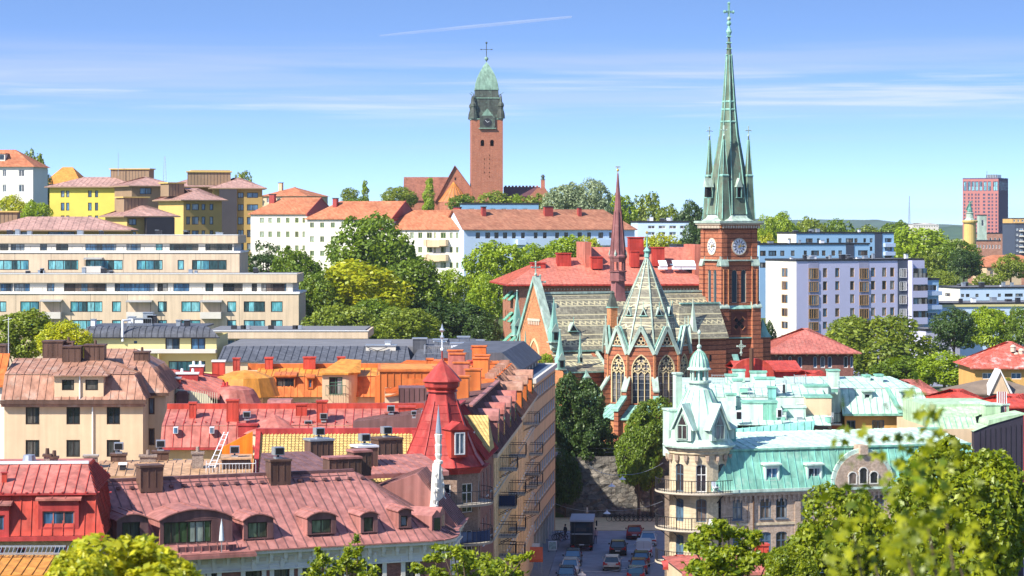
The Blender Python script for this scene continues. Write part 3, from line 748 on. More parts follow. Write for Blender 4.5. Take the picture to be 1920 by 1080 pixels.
# ================= white tenement rows below the hill church
def rowhouse(label, px0, D, turn, px1, ye, h, cols, rows, mat=white_r, roof=terra, L=12, gl=False, gr=True, fm=f_olive, gm=g_green, z0=14, chim=(), ref=None, balc=(), darkgable=True, seam=None):
    b = Bld('tenement', label, 'apartment building', px0, D, turn, px1=px1, L=L, z0=z0, fm=fm, gm=gm, split=False)
    ref = px0 if ref is None else ref
    ur = b.front.u(ref); ze = b.front.z(ye, ur)
    b.front.grid(cols, rows, ref, nc=2, fw=.11)
    b.walls(ze, mat)
    m = M(); m.box(-.05, b.W+.05, -.25, -.002, ze-.25, ze+.02, mat)
    a0 = 0 if gl else None
    x0, x1, y0, y1 = 0, b.W, 0, L; o = .45; zr = ze+h; ym = L/2
    xa = x0-o if gl else x0-o+ym*.8; xb = x1+.1 if gr else x1+o-ym*.8
    xl, xr = x0-o, (x1+.1 if gr else x1+o)
    slope(m, [(xl, -o, ze-.02), (xr, -o, ze-.02), (xb, ym, zr), (xa, ym, zr)], roof, seam, th=.15)
    slope(m, [(xr, L+o, ze-.02), (xl, L+o, ze-.02), (xa, ym, zr), (xb, ym, zr)], roof, th=.15)
    if gl: m.poly([(x0, 0, ze), (x0, L, ze), (x0, ym, zr-.2)], mat)
    else: slope(m, [(xl, L+o, ze-.02), (xl, -o, ze-.02), (xa, ym, zr)], roof)
    gm_ = redclad if darkgable else mat
    if gr: 
        m.poly([(x1+.004, 0, ze), (x1+.004, L, ze), (x1+.004, ym, zr-.2)], gm_); m.box(x1-.1, x1+.16, -o, L+o, ze-.5, ze-.02, gm_)
        m.prism([(x1+.1, -o, ze-.2), (x1+.1, ym, zr-.3), (x1+.1, ym, zr+.1), (x1+.1, -o, ze+.05)], (.12, 0, 0), gm_)
    else: slope(m, [(xr, -o, ze-.02), (xr, L+o, ze-.02), (xb, ym, zr)], roof)
    b.part(m, 'roof')
    for (px, w_, hh) in chim:
        u = b.line(px, ym*.75); m = M(); m.box(u, u+w_, ym*.62, ym*.62+.9, ze+h*.5, zr+hh, redclad); m.box(u-.1, u+w_+.1, ym*.62-.1, ym*.62+1, zr+hh+.002, zr+hh+.15, darkm); b.part(m, 'chimney')
    for (x0_, x1_, ya, yb) in balc:
        u0, u1 = b.front.u(x0_), b.front.u(x1_); zb, za = b.front.z(yb, u0), b.front.z(ya, u0); m = M(); bm = mat if mat is pblue else cream
        m.box(u0, u1, -1.3, -.002, zb, zb+.12, bm); m.box(u0, u1, -1.3, -1.24, zb+.122, za, bm); m.box(u0, u0+.06, -1.238, -.002, zb+.122, za, bm); m.box(u1-.06, u1, -1.238, -.002, zb+.122, za, bm); b.part(m, 'balcony')
    return b
redclad = plain('dark_red_sheet', (.34, .055, .045), .5, .1)
rowhouse('white tenement farthest left of the white rows, partly behind the olive block', 470, 535, -24, 576, 400.5, 3.4, [(487, 495), (503, 510), (519, 526), (536, 543), (553, 560), (567, 572)], [(408, 418), (434, 445), (460, 470)], chim=((508, 1.2, .6),), ref=560)
rowhouse('white tenement second from left, its red gable showing, treetop before it', 576, 522, -24, 735, 410, 3.6, [(581, 589), (600, 608), (620, 628), (640, 648), (660, 668), (680, 688), (700, 708), (718, 726)], [(417, 427), (443, 454), (470, 480)], chim=((627, .9, .5),), ref=600)
rowhouse('white tenement with balconies meeting the blue shaded one', 715, 515, -24, 870, 429.5, 3.8, [(769, 776), (784, 792), (800, 810), (814, 817), (826, 836), (843, 849), (855, 861)], [(436, 447), (463, 474), (492, 503)], gr=False, ref=860, balc=((799, 805, 449, 461), (829, 841, 449, 461), (799, 805, 477, 489), (829, 841, 477, 489), (806, 829, 450, 463), (806, 829, 478, 490)), chim=((853, 1.4, .5),))
rowhouse('long tenement turned from the sun, shade painted into its pale blue wall and brown roof', 870, 505, 20, 1190, 430, 4.0, [(892, 900), (910, 919), (927, 935), (943, 951), (960, 967), (977, 984), (1001, 1008), (1018, 1025), (1041, 1048), (1058, 1065), (1083, 1091), (1101, 1108), (1122, 1131), (1142, 1150), (1160, 1168)], [(436, 447), (465, 475), (494, 504)], mat=pblue, roof=terra_shade, gl=True, gr=False, fm=f_brown, gm=g_dark, chim=((902, .8, .4), (1019, 1.8, .5), (1082, .7, .3)), ref=900, balc=((967, 983, 449, 459), (1118, 1150, 449, 460)))
# flat blue school like block behind the row
blueclad = plain('blue_cladding', (.20, .36, .52), .6, .08, .5)
def flatblock(name, label, px0, D, turn, px1, ytop, L, mat, rows, cols, ref=None, z0=8, par=.35, leftmat=None, fm=f_white, gm=g_mix, leftwins=None, roofm=None, nc=2, lw=1.6, fw=.1, cat='apartment building'):
    b = Bld(name, label, cat, px0, D, turn, px1=px1, L=L, z0=z0, fm=fm, gm=gm, split=False)
    ref = px0 if ref is None else ref; ur = b.front.u(ref); zt = b.front.z(ytop, ur)
    b.front.grid(cols, rows, ref, nc=nc, fw=fw)
    if leftwins:
        for (x0, x1) in leftwins:
            for (a, c) in rows: 
                u0, u1 = b.left.u(x0), b.left.u(x1); zc = b.front.z(c, ur); ha = b.front.z(a, ur)-zc; b.left.win(u0, u1, zc, zc+ha, nc=2, fw=.12)
    m = M(); b.front.wall(m, b.z0, zt, mat)
    for q, mm in ((b.right, mat), (b.back, mat), (b.left, leftmat or mat)): q.wall(m, b.z0, zt, mm)
    b.part(m, 'wall')
    m = M(); slab(m, -.15, b.W+.15, -.15, L+.15, zt+.003, zt+.25, darkm, roofm or roof_felt, par=.12, pw=.3); b.part(m, 'roof'); b.zt = zt+.28
    return b
def vents(b, n, seed, y0=2, y1=None, mats=None, hmax=1.):
    rnd = random.Random(seed)
    for i in range(n):
        x, y = rnd.uniform(1, b.W-2), rnd.uniform(y0, (y1 or b.L-2)); m = M(); h = rnd.uniform(.3, hmax); w_ = rnd.uniform(.4, 1.2)
        mm = (mats or [galv, darkm, whitem])[i % 3]; m.box(x, x+w_, y, y+w_, b.zt, b.zt+h, mm); m.box(x-.07, x+w_+.07, y-.07, y+w_+.07, b.zt+h+.002, b.zt+h+.08, galv); b.part(m, 'roof_vent')
b = flatblock('flat_roofed_block', 'long low blue clad building below the brick tower of the hill church', 866, 640, 3, 1010, 383, 14, blueclad, [(391, 394)], [(880+i*20, 890+i*20) for i in range(6)], z0=20, cat='building')
b = flatblock('flat_roofed_block', 'blue clad block seen right behind the slender red spire', 1150, 640, 3, 1187, 382, 12, blueclad, [(392, 399), (404, 411), (416, 423)], [(1166, 1180)], z0=20)
b = flatblock('flat_roofed_block', 'pale grey low block with dark windows left of the dark pine', 1196, 600, 2, 1292, 417, 20, pblue, [(423, 429), (435, 441)], [(1215+i*20, 1228+i*20) for i in range(4)], z0=14); vents(b, 6, 3)
b = flatblock('flat_roofed_block', 'small blue and white flat block beside the big clock tower, left side', 1270, 520, 4, 1318, 462, 12, blueclad, [(468, 474), (482, 490)], [(1296, 1306)], z0=8)

# ================= hill church
church_brick = brick('church_brick', (.36, .12, .065), (.44, .17, .10), (.34, .22, .16), .5, .16, .12)
copper = metal('aged_copper', (.075, .085, .07), .6, .3, stain=(.18, .28, .21), samt=.5)
copper_l = metal('green_copper', (.21, .33, .25), .5, .2, stain=(.33, .46, .36), samt=.5)
D = 800; S = D/FP
r = thing('hill_church', 'brick church on the hilltop with tall square tower and green copper cap', 'church', (X(912, D), D, hgt(X(912, D), D)), 0)
oz = r.location.z
def lx(px): return (px-912)*S
def lz(py): return Z(py, D)-oz
# tower
tb_ = Bld('tower_tmp', None, None, 884.5, D-4, 4, px1=943, L=9.6, z0=oz-1, fm=f_dark, gm=black_hole, split=False); root_t = tb_.root
tb_.front.pix(901, 908, 262, 274, style='round arch', fw=.05, nc=1); tb_.front.pix(919, 926, 262, 274, style='round arch', fw=.05, nc=1)
for k, (px, a) in enumerate([(908, 297), (908, 305), (908, 313), (908, 322), (917, 290), (917, 297), (917, 305), (917, 314), (917, 322), (917, 330)]): tb_.front.pix(px, px+1.3, a, a+3, nc=1, fw=.02)
m = M(); zt = Z(224, D-4)
for f in (tb_.front, tb_.right, tb_.back, tb_.left): f.wall(m, tb_.z0, zt, church_brick, .5)
m.build('tower_wall', root_t)
m = M(); W = tb_.W; c = W/2
# clock stage and flared copper crown
m.box(-.15, W+.15, -.15, W+.15, zt+.003, zt+.35, copper_l)
m.lathe((c, 4.8, zt+.35), [(W*.60, 0), (W*.56, 2.2), (W*.535, 6.5), (W*.51, 9.2)], copper, 4, rot=45)
m.box(c-3.9, c+3.9, 4.8-3.9, 4.8+3.9, zt+6.6, zt+6.9, copper_l); m.box(c-3.7, c+3.7, 4.8-3.7, 4.8+3.7, zt+9.3, zt+9.75, copper_l)
prof = [(3.65*1.414*(1-(i/12)**1.75)*.98+.02, 8.6*i/12) for i in range(12)]+[(0, 8.6)]
m.lathe((c, 4.8, zt+9.75), prof, copper_l, 4, rot=45)
m.build('copper_crown', root_t)
for (a, e) in ((.6, .6), (W-.6, .6), (.6, 9), (W-.6, 9)):
    m = M(); m.lathe((a, e, zt+.35), [(1.3, 0), (1.15, 1.6), (.75, 3), (.8, 3.6), (1.0, 3.9), (.9, 4.6), (.45, 5.2), (.3, 6.6), (.12, 7.4), (0, 7.9)], copper, 8); m.tube((a, e, zt+8), (a+.8*(1 if a > 2 else -1), e, zt+8.6), .12, copper_l, 4); m.build('corner_turret', root_t)
m = M(); m.box(c-2.4, c+2.4, -.5, -.155, zt-2.6, zt+1.2, copper); m.prism([(c-1.8, -.52, zt+1.2), (c+1.8, -.52, zt+1.2), (c, -.52, zt+3.4)], (0, 1.5, 0), copper_l); m.box(c-2.7, c+2.7, -.7, -.14, zt-2.9, zt-2.61, copper_l); ck = m.build('clock_housing', root_t)
m = M(); m.prism([(c+1.3*math.cos(i*.5236), -.505, zt-.9+1.3*math.sin(i*.5236)) for i in range(12)], (0, -.08, 0), darkm); m.bar((c, -.62, zt-.9), (c-.7, -.62, zt-.2), .12, .12, whitem); m.bar((c, -.62, zt-.9), (c+.6, -.62, zt-.6), .12, .12, whitem); m.build('clock_face', ck)
m = M(); z1 = zt+18.3; m.tube((c, 4.8, z1-.2), (c, 4.8, z1+5.6), .12, copper, 6); m.ball((c, 4.8, z1+.9), .65, copper_l, 8); m.bar((c-1.7, 4.8, z1+3.8), (c+1.7, 4.8, z1+3.8), .16, .16, copper); m.ball((c, 4.8, z1+5.9), .35, copper, 6)
for s_ in (-1, 1): m.ball((c+s_*1.7, 4.8, z1+3.8), .22, copper, 6)
m.build('cross', root_t)
for ch in list(root_t.children):
    ch.parent = r; M0 = Matrix.Translation((root_t.location.x-r.location.x, root_t.location.y-r.location.y, -oz)) @ Matrix.Rotation(root_t.rotation_euler.z, 4, 'Z')
    ch.matrix_local = M0 @ ch.matrix_local
bpy.data.objects.remove(root_t)
for o_ in r.children:
    if o_.name.startswith('tower_wall'): o_.name = 'tower'
nave_roof = tile('nave_roof', (.22, .085, .055), (.30, .12, .075), .6, .5, .05)
m = M(); zb = lz(392)
# nave behind the transept: long roof running left
m.box(lx(757), lx(850), 4, 14, zb-6, lz(372), church_brick)
slope(m, [(lx(755), 3.5, lz(376)), (lx(850), 3.5, lz(376)), (lx(850), 9, lz(331)), (lx(755), 9, lz(331))], nave_roof); slope(m, [(lx(850), 14.5, lz(376)), (lx(755), 14.5, lz(376)), (lx(755), 9, lz(331)), (lx(850), 9, lz(331))], nave_roof)
m.poly([(lx(755)+.3, 3.5, lz(376)), (lx(755)+.3, 14.5, lz(376)), (lx(755)+.3, 9, lz(331))], church_brick); m.build('nave', r)
m = M(); gx0, gx1, ga = lx(819), lx(900), lx(853)
m.prism([(gx0, -2, zb-8), (gx1, -2, zb-8), (gx1, -2, lz(375)), (ga, -2, lz(312)), (gx0, -2, lz(375))], (0, 9, 0), church_brick)
slope(m, [(gx0-.6, -2.6, lz(379)), (gx0-.6, 8, lz(379)), (ga, 8, lz(310)), (ga, -2.6, lz(310))], nave_roof, th=.35); slope(m, [(gx1+.6, 8, lz(379)), (gx1+.6, -2.6, lz(379)), (ga, -2.6, lz(310)), (ga, 8, lz(310))], nave_roof, th=.35)
for px in (862, 897): m.box(lx(px), lx(px)+.5, -2.03, -1.9, lz(388), lz(379), black_hole)
m.box(lx(852.5), lx(852.5)+.5, -2.03, -1.9, lz(338), lz(333), black_hole); m.build('transept', r)
m = M(); ap = lx(851); m.lathe((ap, -3, zb-4), [(4.4, 0), (4.4, lz(378)-zb+4)], church_brick, 10, a0=180, a1=360); b_ = []
orange_rib = tile('apse_roof', (.42, .17, .07), (.50, .22, .09), .5, .4, .04)
m.lathe((ap, -2.5, lz(379)), [(4.8, 0), (0, 6.2)], orange_rib, 8, rot=0, a0=180, a1=360)
for i in range(9):
    a = R(180+i*22.5); m.bar((ap+4.8*math.cos(a), -2.5+4.8*math.sin(a), lz(379)+.05), (ap, -2.5, lz(379)+6.3), .2, .12, orange_t)
m.build('apse', r)
m = M(); m.box(lx(944), lx(1012), 1, 9, zb-6, lz(366), church_brick); slope(m, [(lx(944), .5, lz(368)), (lx(1013), .5, lz(368)), (lx(1013), 5, lz(350)), (lx(944), 5, lz(350))], redbrown := plain('dark_roof', (.10, .04, .045), .7, .2)); slope(m, [(lx(1013), 9.5, lz(368)), (lx(944), 9.5, lz(368)), (lx(944), 5, lz(350)), (lx(1013), 5, lz(350))], redbrown)
for i in range(10): m.box(lx(946+i*6.6), lx(950+i*6.6), 4.7, 5.3, lz(350), lz(347.5), church_brick)
m.prism([(lx(988), .4, zb-6), (lx(1028), .4, zb-6), (lx(1028), .4, lz(361)), (lx(1022), .4, lz(352)), (lx(1008), .4, lz(352)), (lx(988), .4, lz(372))], (0, 9, 0), church_brick)
m.build('side_wing', r)
m = M(); m.box(lx(1014.5), lx(1022), 3, 4.3, lz(355), lz(337), church_brick); m.lathe((lx(1018.2), 3.6, lz(337)), [(.75, 0), (.75, .15), (.5, .2), (.45, .9), (.7, 1.0), (.4, 1.5), (0, 1.8)], copper, 8); m.build('bell_turret', r)
# ================= big brick church with the green spire
bk = brick('gothic_brick', (.36, .11, .055), (.47, .165, .085), (.30, .16, .10), .5, .13, .14, band=(.62, .20, (.10, .04, .03)))
bk2 = brick('plain_gothic_brick', (.50, .19, .08), (.60, .26, .11), (.34, .20, .13), .5, .13, .12)
spire_cu = metal('spire_copper', (.15, .20, .14), .6, .3, stain=(.17, .115, .085), samt=.75)
cu = metal('patina_copper', (.24, .46, .38), .55, .2, stain=(.42, .55, .45), samt=.6)
cu_w = metal('pale_patina', (.40, .50, .41), .6, .15, stain=(.32, .48, .40), samt=.5)
stone_t = plain('tracery_stone', (.66, .53, .30), .85, .1, 1)
limest = plain('limestone', (.58, .50, .38), .85, .12, 1)
redsp = metal('red_slate', (.26, .105, .10), .6, .22, stain=(.36, .20, .18), samt=.5)
def slate():
    m, n, b = newmat('patterned_slate'); B = NB(n); t, u, z = uv_vec(B)
    v = B('ShaderNodeCombineXYZ', {0: u, 1: z, 2: 0.}).outputs[0]
    br = B('ShaderNodeTexBrick', {'Vector': v, 'Color1': (.17, .155, .11, 1), 'Color2': (.32, .295, .205, 1), 'Mortar': (.10, .09, .07, 1), 'Scale': 1., 'Mortar Size': .012, 'Brick Width': .34, 'Row Height': .17}).outputs[0]
    c = weather(B, t, br, .25, .5, .12)
    zz = B.math('FRACT', B.math('DIVIDE', B.math('SUBTRACT', z, 18.75), 2.55)); zz = B.math('MULTIPLY', zz, 2.55)
    tri = B.math('MULTIPLY', B.math('PINGPONG', u, .42), .9)
    zig = B.math('LESS_THAN', B.math('ABSOLUTE', B.math('SUBTRACT', B.math('SUBTRACT', zz, .32), tri)), .11)
    l1 = B.math('LESS_THAN', B.math('ABSOLUTE', B.math('SUBTRACT', zz, .16)), .05); l2 = B.math('LESS_THAN', B.math('ABSOLUTE', B.math('SUBTRACT', zz, .92)), .05)
    l3 = B.math('LESS_THAN', B.math('ABSOLUTE', B.math('SUBTRACT', zz, 1.55)), .06)
    f = B.math('MAXIMUM', B.math('MAXIMUM', zig, l3), B.math('MAXIMUM', l1, l2))
    c = B.mix(B.math('MULTIPLY', f, .75), c, (.70, .62, .36, 1)); n.links.new(c, b.inputs['Base Color']); b.inputs['Roughness'].default_value = .7
    return m
slate_m = slate()
CD = 345; b = CH = Bld('gothic_church', 'large red brick gothic church with tall green spire, clock tower and patterned slate roofs', 'church', 1354, CD, 26, W=5.3, L=5.3, z0=6.5, fm=limest, gm=g_dark, split=False)
root = b.root
def chz(py, x, y): return b.zat(py, x, y)
# ---- tower
T0, T1 = 6.5, Z(421, CD)
W = 5.3
m = M(); f = b.front
def lancets(face, cx, hw, z0, z1, gapm):
    for s in (-1, 1):
        c = cx+s*gapm; face.win(c-hw, c+hw, z0, z1, style='round arch', nc=1, gm=g_slat, fw=.06, fm=limest)
g_slat = plain('louvre', (.03, .055, .07), .6, .1)
for face in (b.front, b.left, b.right):
    lancets(face, W/2+.0, .42, Z(568, CD), Z(506, CD), .72)
for face in (b.front, b.left, b.right, b.back): face.wall(m, T0, T1, bk, .45)
# corner buttresses, two stages
for (cx, sx_) in ((0, -1), (W, 1)):
    for (h0, h1, w_, o) in ((T0, Z(636, CD), .95, .70), (Z(636, CD), Z(576, CD), .90, .50), (Z(576, CD), Z(497, CD), .85, .32), (Z(497, CD), Z(426, CD), .80, .16)):
        x0, x1 = (-o, w_-.1) if sx_ < 0 else (W-w_+.1, W+o)
        m.box(x0, x1, -o, -.004, h0, h1-.02, bk)                      # on the front
        m.box(x0, x1, W+.004, W+o, h0, h1-.02, bk)
        if sx_ < 0: m.box(-o, -.004, .0, w_-.1, h0+.01, h1-.03, bk); m.box(-o, -.004, W-w_+.1, W, h0+.01, h1-.03, bk)
        else: m.box(W+.004, W+o, .0, w_-.1, h0+.01, h1-.03, bk); m.box(W+.004, W+o, W-w_+.1, W, h0+.01, h1-.03, bk)
        # vertical shafts in lighter plain brick
    for k in (.02, .78):
        xx = k if sx_ < 0 else W-k; m.tube((xx, -.36, Z(640, CD)), (xx, -.36, Z(505, CD)), .07, bk2, 5)
m.box(-.45, W+.45, -.45, W+.45, Z(427, CD), Z(421, CD), bk2)
m.build('tower', root)
m = M()   # corbel table and cornice
for i in range(15):
    u = -.3+i*.395
    for face in (b.front, b.left, b.right): m.box(u+.1, u+.3, -.62, -.46, Z(428, CD), Z(423, CD), limest, face.T())
m.box(-.7, W+.7, -.7, W+.7, T1+.003, T1+.22, limest); m.box(-.85, W+.85, -.85, W+.85, T1+.223, T1+.5, cu_w); m.build('cornice', root)
m = M()   # copper caps of the buttresses and sills
for zc, o, h in ((Z(497, CD), .42, 1.15), (Z(576, CD), .62, .75)):
    for cx, s_ in ((0, 1), (W, -1)):
        m = M()
        a, c_ = (-o, .82) if s_ > 0 else (W-.82, W+o)
        m.prism([(a, -o, zc), (a, -.02, zc+h), (a, -.02, zc-.02), (a, -o, zc-.18)], (c_-a, 0, 0), cu_w)
        a2 = 0-.02 if s_ > 0 else W+.02; sd = -1 if s_ > 0 else 1
        m.build('buttress_cap', root); m = M()
        for y0 in (-o*.4, W-.75): m.prism([(a2, y0, zc+h), (a2+sd*o, y0, zc), (a2+sd*o, y0, zc-.18), (a2, y0, zc-.02)], (0, .8+o*.4, 0), cu_w); m.build('buttress_cap', root)
for face in (b.front, b.left):
    Tm = face.T(); m = M()
    m.box(.85, W-.85, -.30, -.01, Z(580, CD), Z(578, CD), cu, Tm)
    q = [(.85, -.34, Z(579, CD)), (W-.85, -.34, Z(579, CD)), (W-.85, .3, Z(568, CD)), (.85, .3, Z(568, CD))]
    m.prism([tuple(Tm @ Vector(p)) for p in q], (0, 0, -.06), cu)
    m.build('copper_sill', root); m = M(); m.box(.8, W-.8, -.34, -.005, Z(489.5, CD), Z(487, CD), cu_w, Tm); m.build('string_course', root); m = M(); m.box(.8, W-.8, -.34, -.005, Z(635, CD), Z(633, CD), cu, Tm); m.build('copper_sill', root)
# quatrefoil panel
m = M(); cz = Z(607, CD); 
m.box(W/2-1.25, W/2+1.25, -.03, -.004, cz-1.5, cz+1.5, plain('dark_brick', (.16, .05, .035), .9, .15, 2))
for a in range(4):
    an = math.pi/4+a*math.pi/2; px_, pz_ = W/2+.62*math.cos(an), cz+.62*math.sin(an); m.prism([(px_+.27*math.cos(t*.785), -.05, pz_+.27*math.sin(t*.785)) for t in range(8)], (0, -.02, 0), black_hole)
    m.bar((W/2+.62*math.cos(an)*1.6-.3*math.sin(an), -.06, cz+.62*math.sin(an)*1.6+.3*math.cos(an)), (W/2+.62*math.cos(an)*1.6+.3*math.sin(an), -.06, cz+.62*math.sin(an)*1.6-.3*math.cos(an)), .08, .08, bk2, up=(0, 1, 0))
m.prism([(W/2+.42, -.05, cz), (W/2, -.05, cz+.42), (W/2-.42, -.05, cz), (W/2, -.05, cz-.42)], (0, -.02, 0), black_hole); m.build('quatrefoil_panel', root)
# clocks
clock_w = plain('clock_white', (.78, .78, .84), .5, .05); gold_m = plain('gilding', (.75, .50, .10), .35, .1, metal=.6)
for face, cc in ((b.front, W/2), (b.left, W/2)):
    Tm = face.T(cc, Z(462.5, CD), .02); m = M(); r_ = 1.0; N = 28
    ring = lambda r0, r1, y0, mat, n=N: [m.prism([tuple(Tm @ Vector((r*math.cos(a), y0, r*math.sin(a)))) for r, a in ((r0, t0), (r1, t0), (r1, t1), (r0, t1))], tuple((Tm.to_3x3() @ Vector((0, -.07, 0)))), mat) for t0, t1 in [(2*math.pi*i/n, 2*math.pi*(i+1)/n) for i in range(n)]]
    m.prism([tuple(Tm @ Vector((r_*math.cos(2*math.pi*i/N), -.02, r_*math.sin(2*math.pi*i/N)))) for i in range(N)], tuple(Tm.to_3x3() @ Vector((0, -.04, 0))), clock_w)
    ring(1.0, 1.16, 0, limest); ring(.61, .635, -.035, darkm)
    for i in range(12):
        a = i*math.pi/6; m.prism([tuple(Tm @ Vector((r*math.cos(a)+q*math.sin(a), -.07, r*math.sin(a)-q*math.cos(a)))) for r, q in ((.66, -.045), (.93, -.06), (.93, .06), (.66, .045))], tuple(Tm.to_3x3() @ Vector((0, -.02, 0))), darkm)
        m.prism([tuple(Tm @ Vector((r*math.cos(a)+q*math.sin(a), -.065, r*math.sin(a)-q*math.cos(a)))) for r, q in ((.06, -.015), (.60, -.02), (.60, .02), (.06, .015))], tuple(Tm.to_3x3() @ Vector((0, -.01, 0))), darkm)
    k = m.build('clock_face', root)
    m = M()
    for an, ln, wd in ((R(12), .8, .09), (R(55), .45, .11)): m.prism([tuple(Tm @ Vector((r*math.cos(an)+q*math.sin(an), -.11, r*math.sin(an)-q*math.cos(an)))) for r, q in ((-.2, -wd/2), (ln, -wd/3), (ln, wd/3), (-.2, wd/2))], tuple(Tm.to_3x3() @ Vector((0, -.03, 0))), gold_m)
    m.build('hands', k)
# ---- spire
c = W/2; zs = T1+.5
def cross(m, p, h, mat, arm=.3):
    x, y, z = p; m.tube((x, y, z), (x, y, z+h), .05*h, mat, 5); m.bar((x-arm*h, y, z+h*.65), (x+arm*h, y, z+h*.65), .08*h, .08*h, mat)
    m.ball((x, y, z+h*.18), .11*h, mat, 6)
    for s_ in (-1, 1): m.ball((x+s_*arm*h, y, z+h*.65), .07*h, mat, 5)
    m.ball((x, y, z+h), .07*h, mat, 5)
m = M(); m.lathe((c, c, zs), [(W*.72, 0), (W*.60, .35), (2.55*1.08, 1.0)], cu_w, 8, rot=22.5)
ztip = Z(100, CD)
m.lathe((c, c, zs), [(3.0, .9), (2.15, (Z(250, CD)-zs)*.60), (1.30, Z(250, CD)-zs), (.93, Z(200, CD)-zs), (.38, ztip-zs), (.12, Z(60, CD)-zs)], spire_cu, 8, rot=22.5)
for i in range(8):   # ribs
    a = R(22.5+45*i); P_ = [(3.03, .9), (2.18, (Z(250, CD)-zs)*.60), (1.33, Z(250, CD)-zs), (.96, Z(200, CD)-zs), (.40, ztip-zs)]
    for (r0, h0), (r1, h1) in zip(P_, P_[1:]): m.bar((c+r0*math.cos(a), c+r0*math.sin(a), zs+h0), (c+r1*math.cos(a), c+r1*math.sin(a), zs+h1), .13, .13, cu)
for py in (205, 228, 190): 
    zz = Z(py, CD); rr = .93+(1.30-.93)*(Z(200, CD)-zz)/(Z(200, CD)-Z(250, CD)); m.lathe((c, c, zz), [(rr+.05, 0), (rr+.1, .12), (rr, .25)], cu, 8, rot=22.5)
for k, py in enumerate((100, 88, 77, 65)):
    zz = Z(py, CD); 
    for i in range(4): a = R(45*i*2+22); m.ball((c+(.5-.06*k)*math.cos(a), c+(.5-.06*k)*math.sin(a), zz), .11, cu, 5)
    m.lathe((c, c, zz-.1), [(.30-.03*k, 0), (.36-.03*k, .12), (.25-.03*k, .25)], cu, 8)
m.lathe((c, c, Z(60, CD)), [(.18, -.3), (.42, .3), (.2, .8), (.1, 1.3), (.06, 1.5)], cu, 8); m.build('spire', root)
m = M(); cross(m, (c, c, Z(48, CD)), 3.3, cu, .2); m.ball((c, c, Z(48, CD)+1.2), .3, cu_w, 6); m.build('spire_cross', root)
for i, (x, y) in enumerate(((.72, .72), (W-.72, .72), (.72, W-.72), (W-.72, W-.72))):
    m = M(); m.lathe((x, y, zs), [(1.0, 0), (.92, .3), (.62, 6.0), (.42, 7.6), (.14, 11.0), (.1, 11.4)], spire_cu, 4, rot=45); 
    for k in range(4): a = R(45+90*k); m.bar((x+.95*math.cos(a), y+.95*math.sin(a), zs+.3), (x+.15*math.cos(a), y+.15*math.sin(a), zs+11), .10, .10, cu)
    m.lathe((x, y, zs+6), [(.66, 0), (.72, .15), (.6, .3)], cu, 4, rot=45); cross(m, (x, y, zs+11.3), 1.5, cu_w, .28); m.build('corner_spire', root)
for (x, y, dx, dy) in ((c, -.1, 0, -1), (-.1, c, -1, 0)):   # lucarnes
    m = M(); A = math.atan2(dx, -dy); Tm = Matrix.Translation((x, y, zs+3.2)) @ Matrix.Rotation(-A if dx else 0, 4, 'Z') @ Matrix.Scale(.72, 4)
    for s_ in (-1, 1): m.box(s_*.5-.07, s_*.5+.07, 0, .14, 0, 1.9, cu, Tm)
    m.box(-.6, .6, 0, 1.4, -.15, 0, cu, Tm); m.box(-.42, .42, .3, 1.2, 0, 1.9, black_hole, Tm)
    q = [(-.7, -.1, 1.9), (.7, -.1, 1.9), (0, -.1, 3.6)]; m.prism([tuple(Tm @ Vector(p)) for p in q], tuple(Tm.to_3x3() @ Vector((0, 1.6, 0))), cu_w); m.tube(tuple(Tm @ Vector((0, 0, 3.5))), tuple(Tm @ Vector((0, 0, 4.6))), .06, cu, 4); m.build('lucarne', root)
# ---- nave roof running left from the tower
xl = b.line(1034, 0); ND = 10.0; ze = chz(656, xl, 0); zr = chz(549, b.line(1150, 5), 5)
m = M(); nf = Face(b, (xl, 0), (0, 0)); nf.wall(m, T0, ze, bk); Face(b, (0, ND), (xl, ND)).wall(m, T0, ze, bk)
xv = b.line(1296, -1.5)
m.box(b.line(1292, -2), -.7, -2.2, -.01, T0, Z(632, CD-2), bk)
m.box(b.line(1302, -2.2)-.05, b.line(1302, -2.2)+.45, -2.5, -2.21, Z(690, CD), Z(661, CD), bk2)
for px in (1330, 1385): m.box(b.line(px, -2.2), b.line(px, -2.2)+.3, -2.22, -2.2, Z(675, CD), Z(663, CD), black_hole)
m.build('nave_wall', root)
m = M(); slope(m, [(xl, -.4, ze-.2), (.5, -.4, ze-.2), (.5, 5, zr), (xl, 5, zr)], slate_m, th=.2); slope(m, [(.5, ND+.4, ze-.2), (xl, ND+.4, ze-.2), (xl, 5, zr), (.5, 5, zr)], slate_m, th=.2)
m.box(xl+.5, .4, 4.8, 5.2, zr-.05, zr+.22, cu_w)
m.box(xl, b.line(1135, -.4), -.5, -.38, ze-.3, ze-.12, cu)
m.build('nave_roof', root)
x6 = b.line(1268, -2.2); zv = Z(632, CD-3); m = M()   # low roof between apse and tower
slope(m, [(x6, -2.6, zv-.05), (-.5, -2.6, zv-.05), (-.8, -.3, zv+4.4), (x6+1.6, -.3, zv+4.4)], slate_m, th=.15); m.box(x6+1.6, -.7, -.5, -.1, zv+4.4, zv+4.6, cu)
slope(m, [(x6, .1, zv-.05), (x6, -2.6, zv-.05), (x6+1.6, -.3, zv+4.4)], slate_m)
m.lathe((b.line(1301, -1.8), -1.6, zv+.2), [(.75, 0), (.35, 2.5), (0, 5.2)], cu_w, 6); m.build('vestry_roof', root)
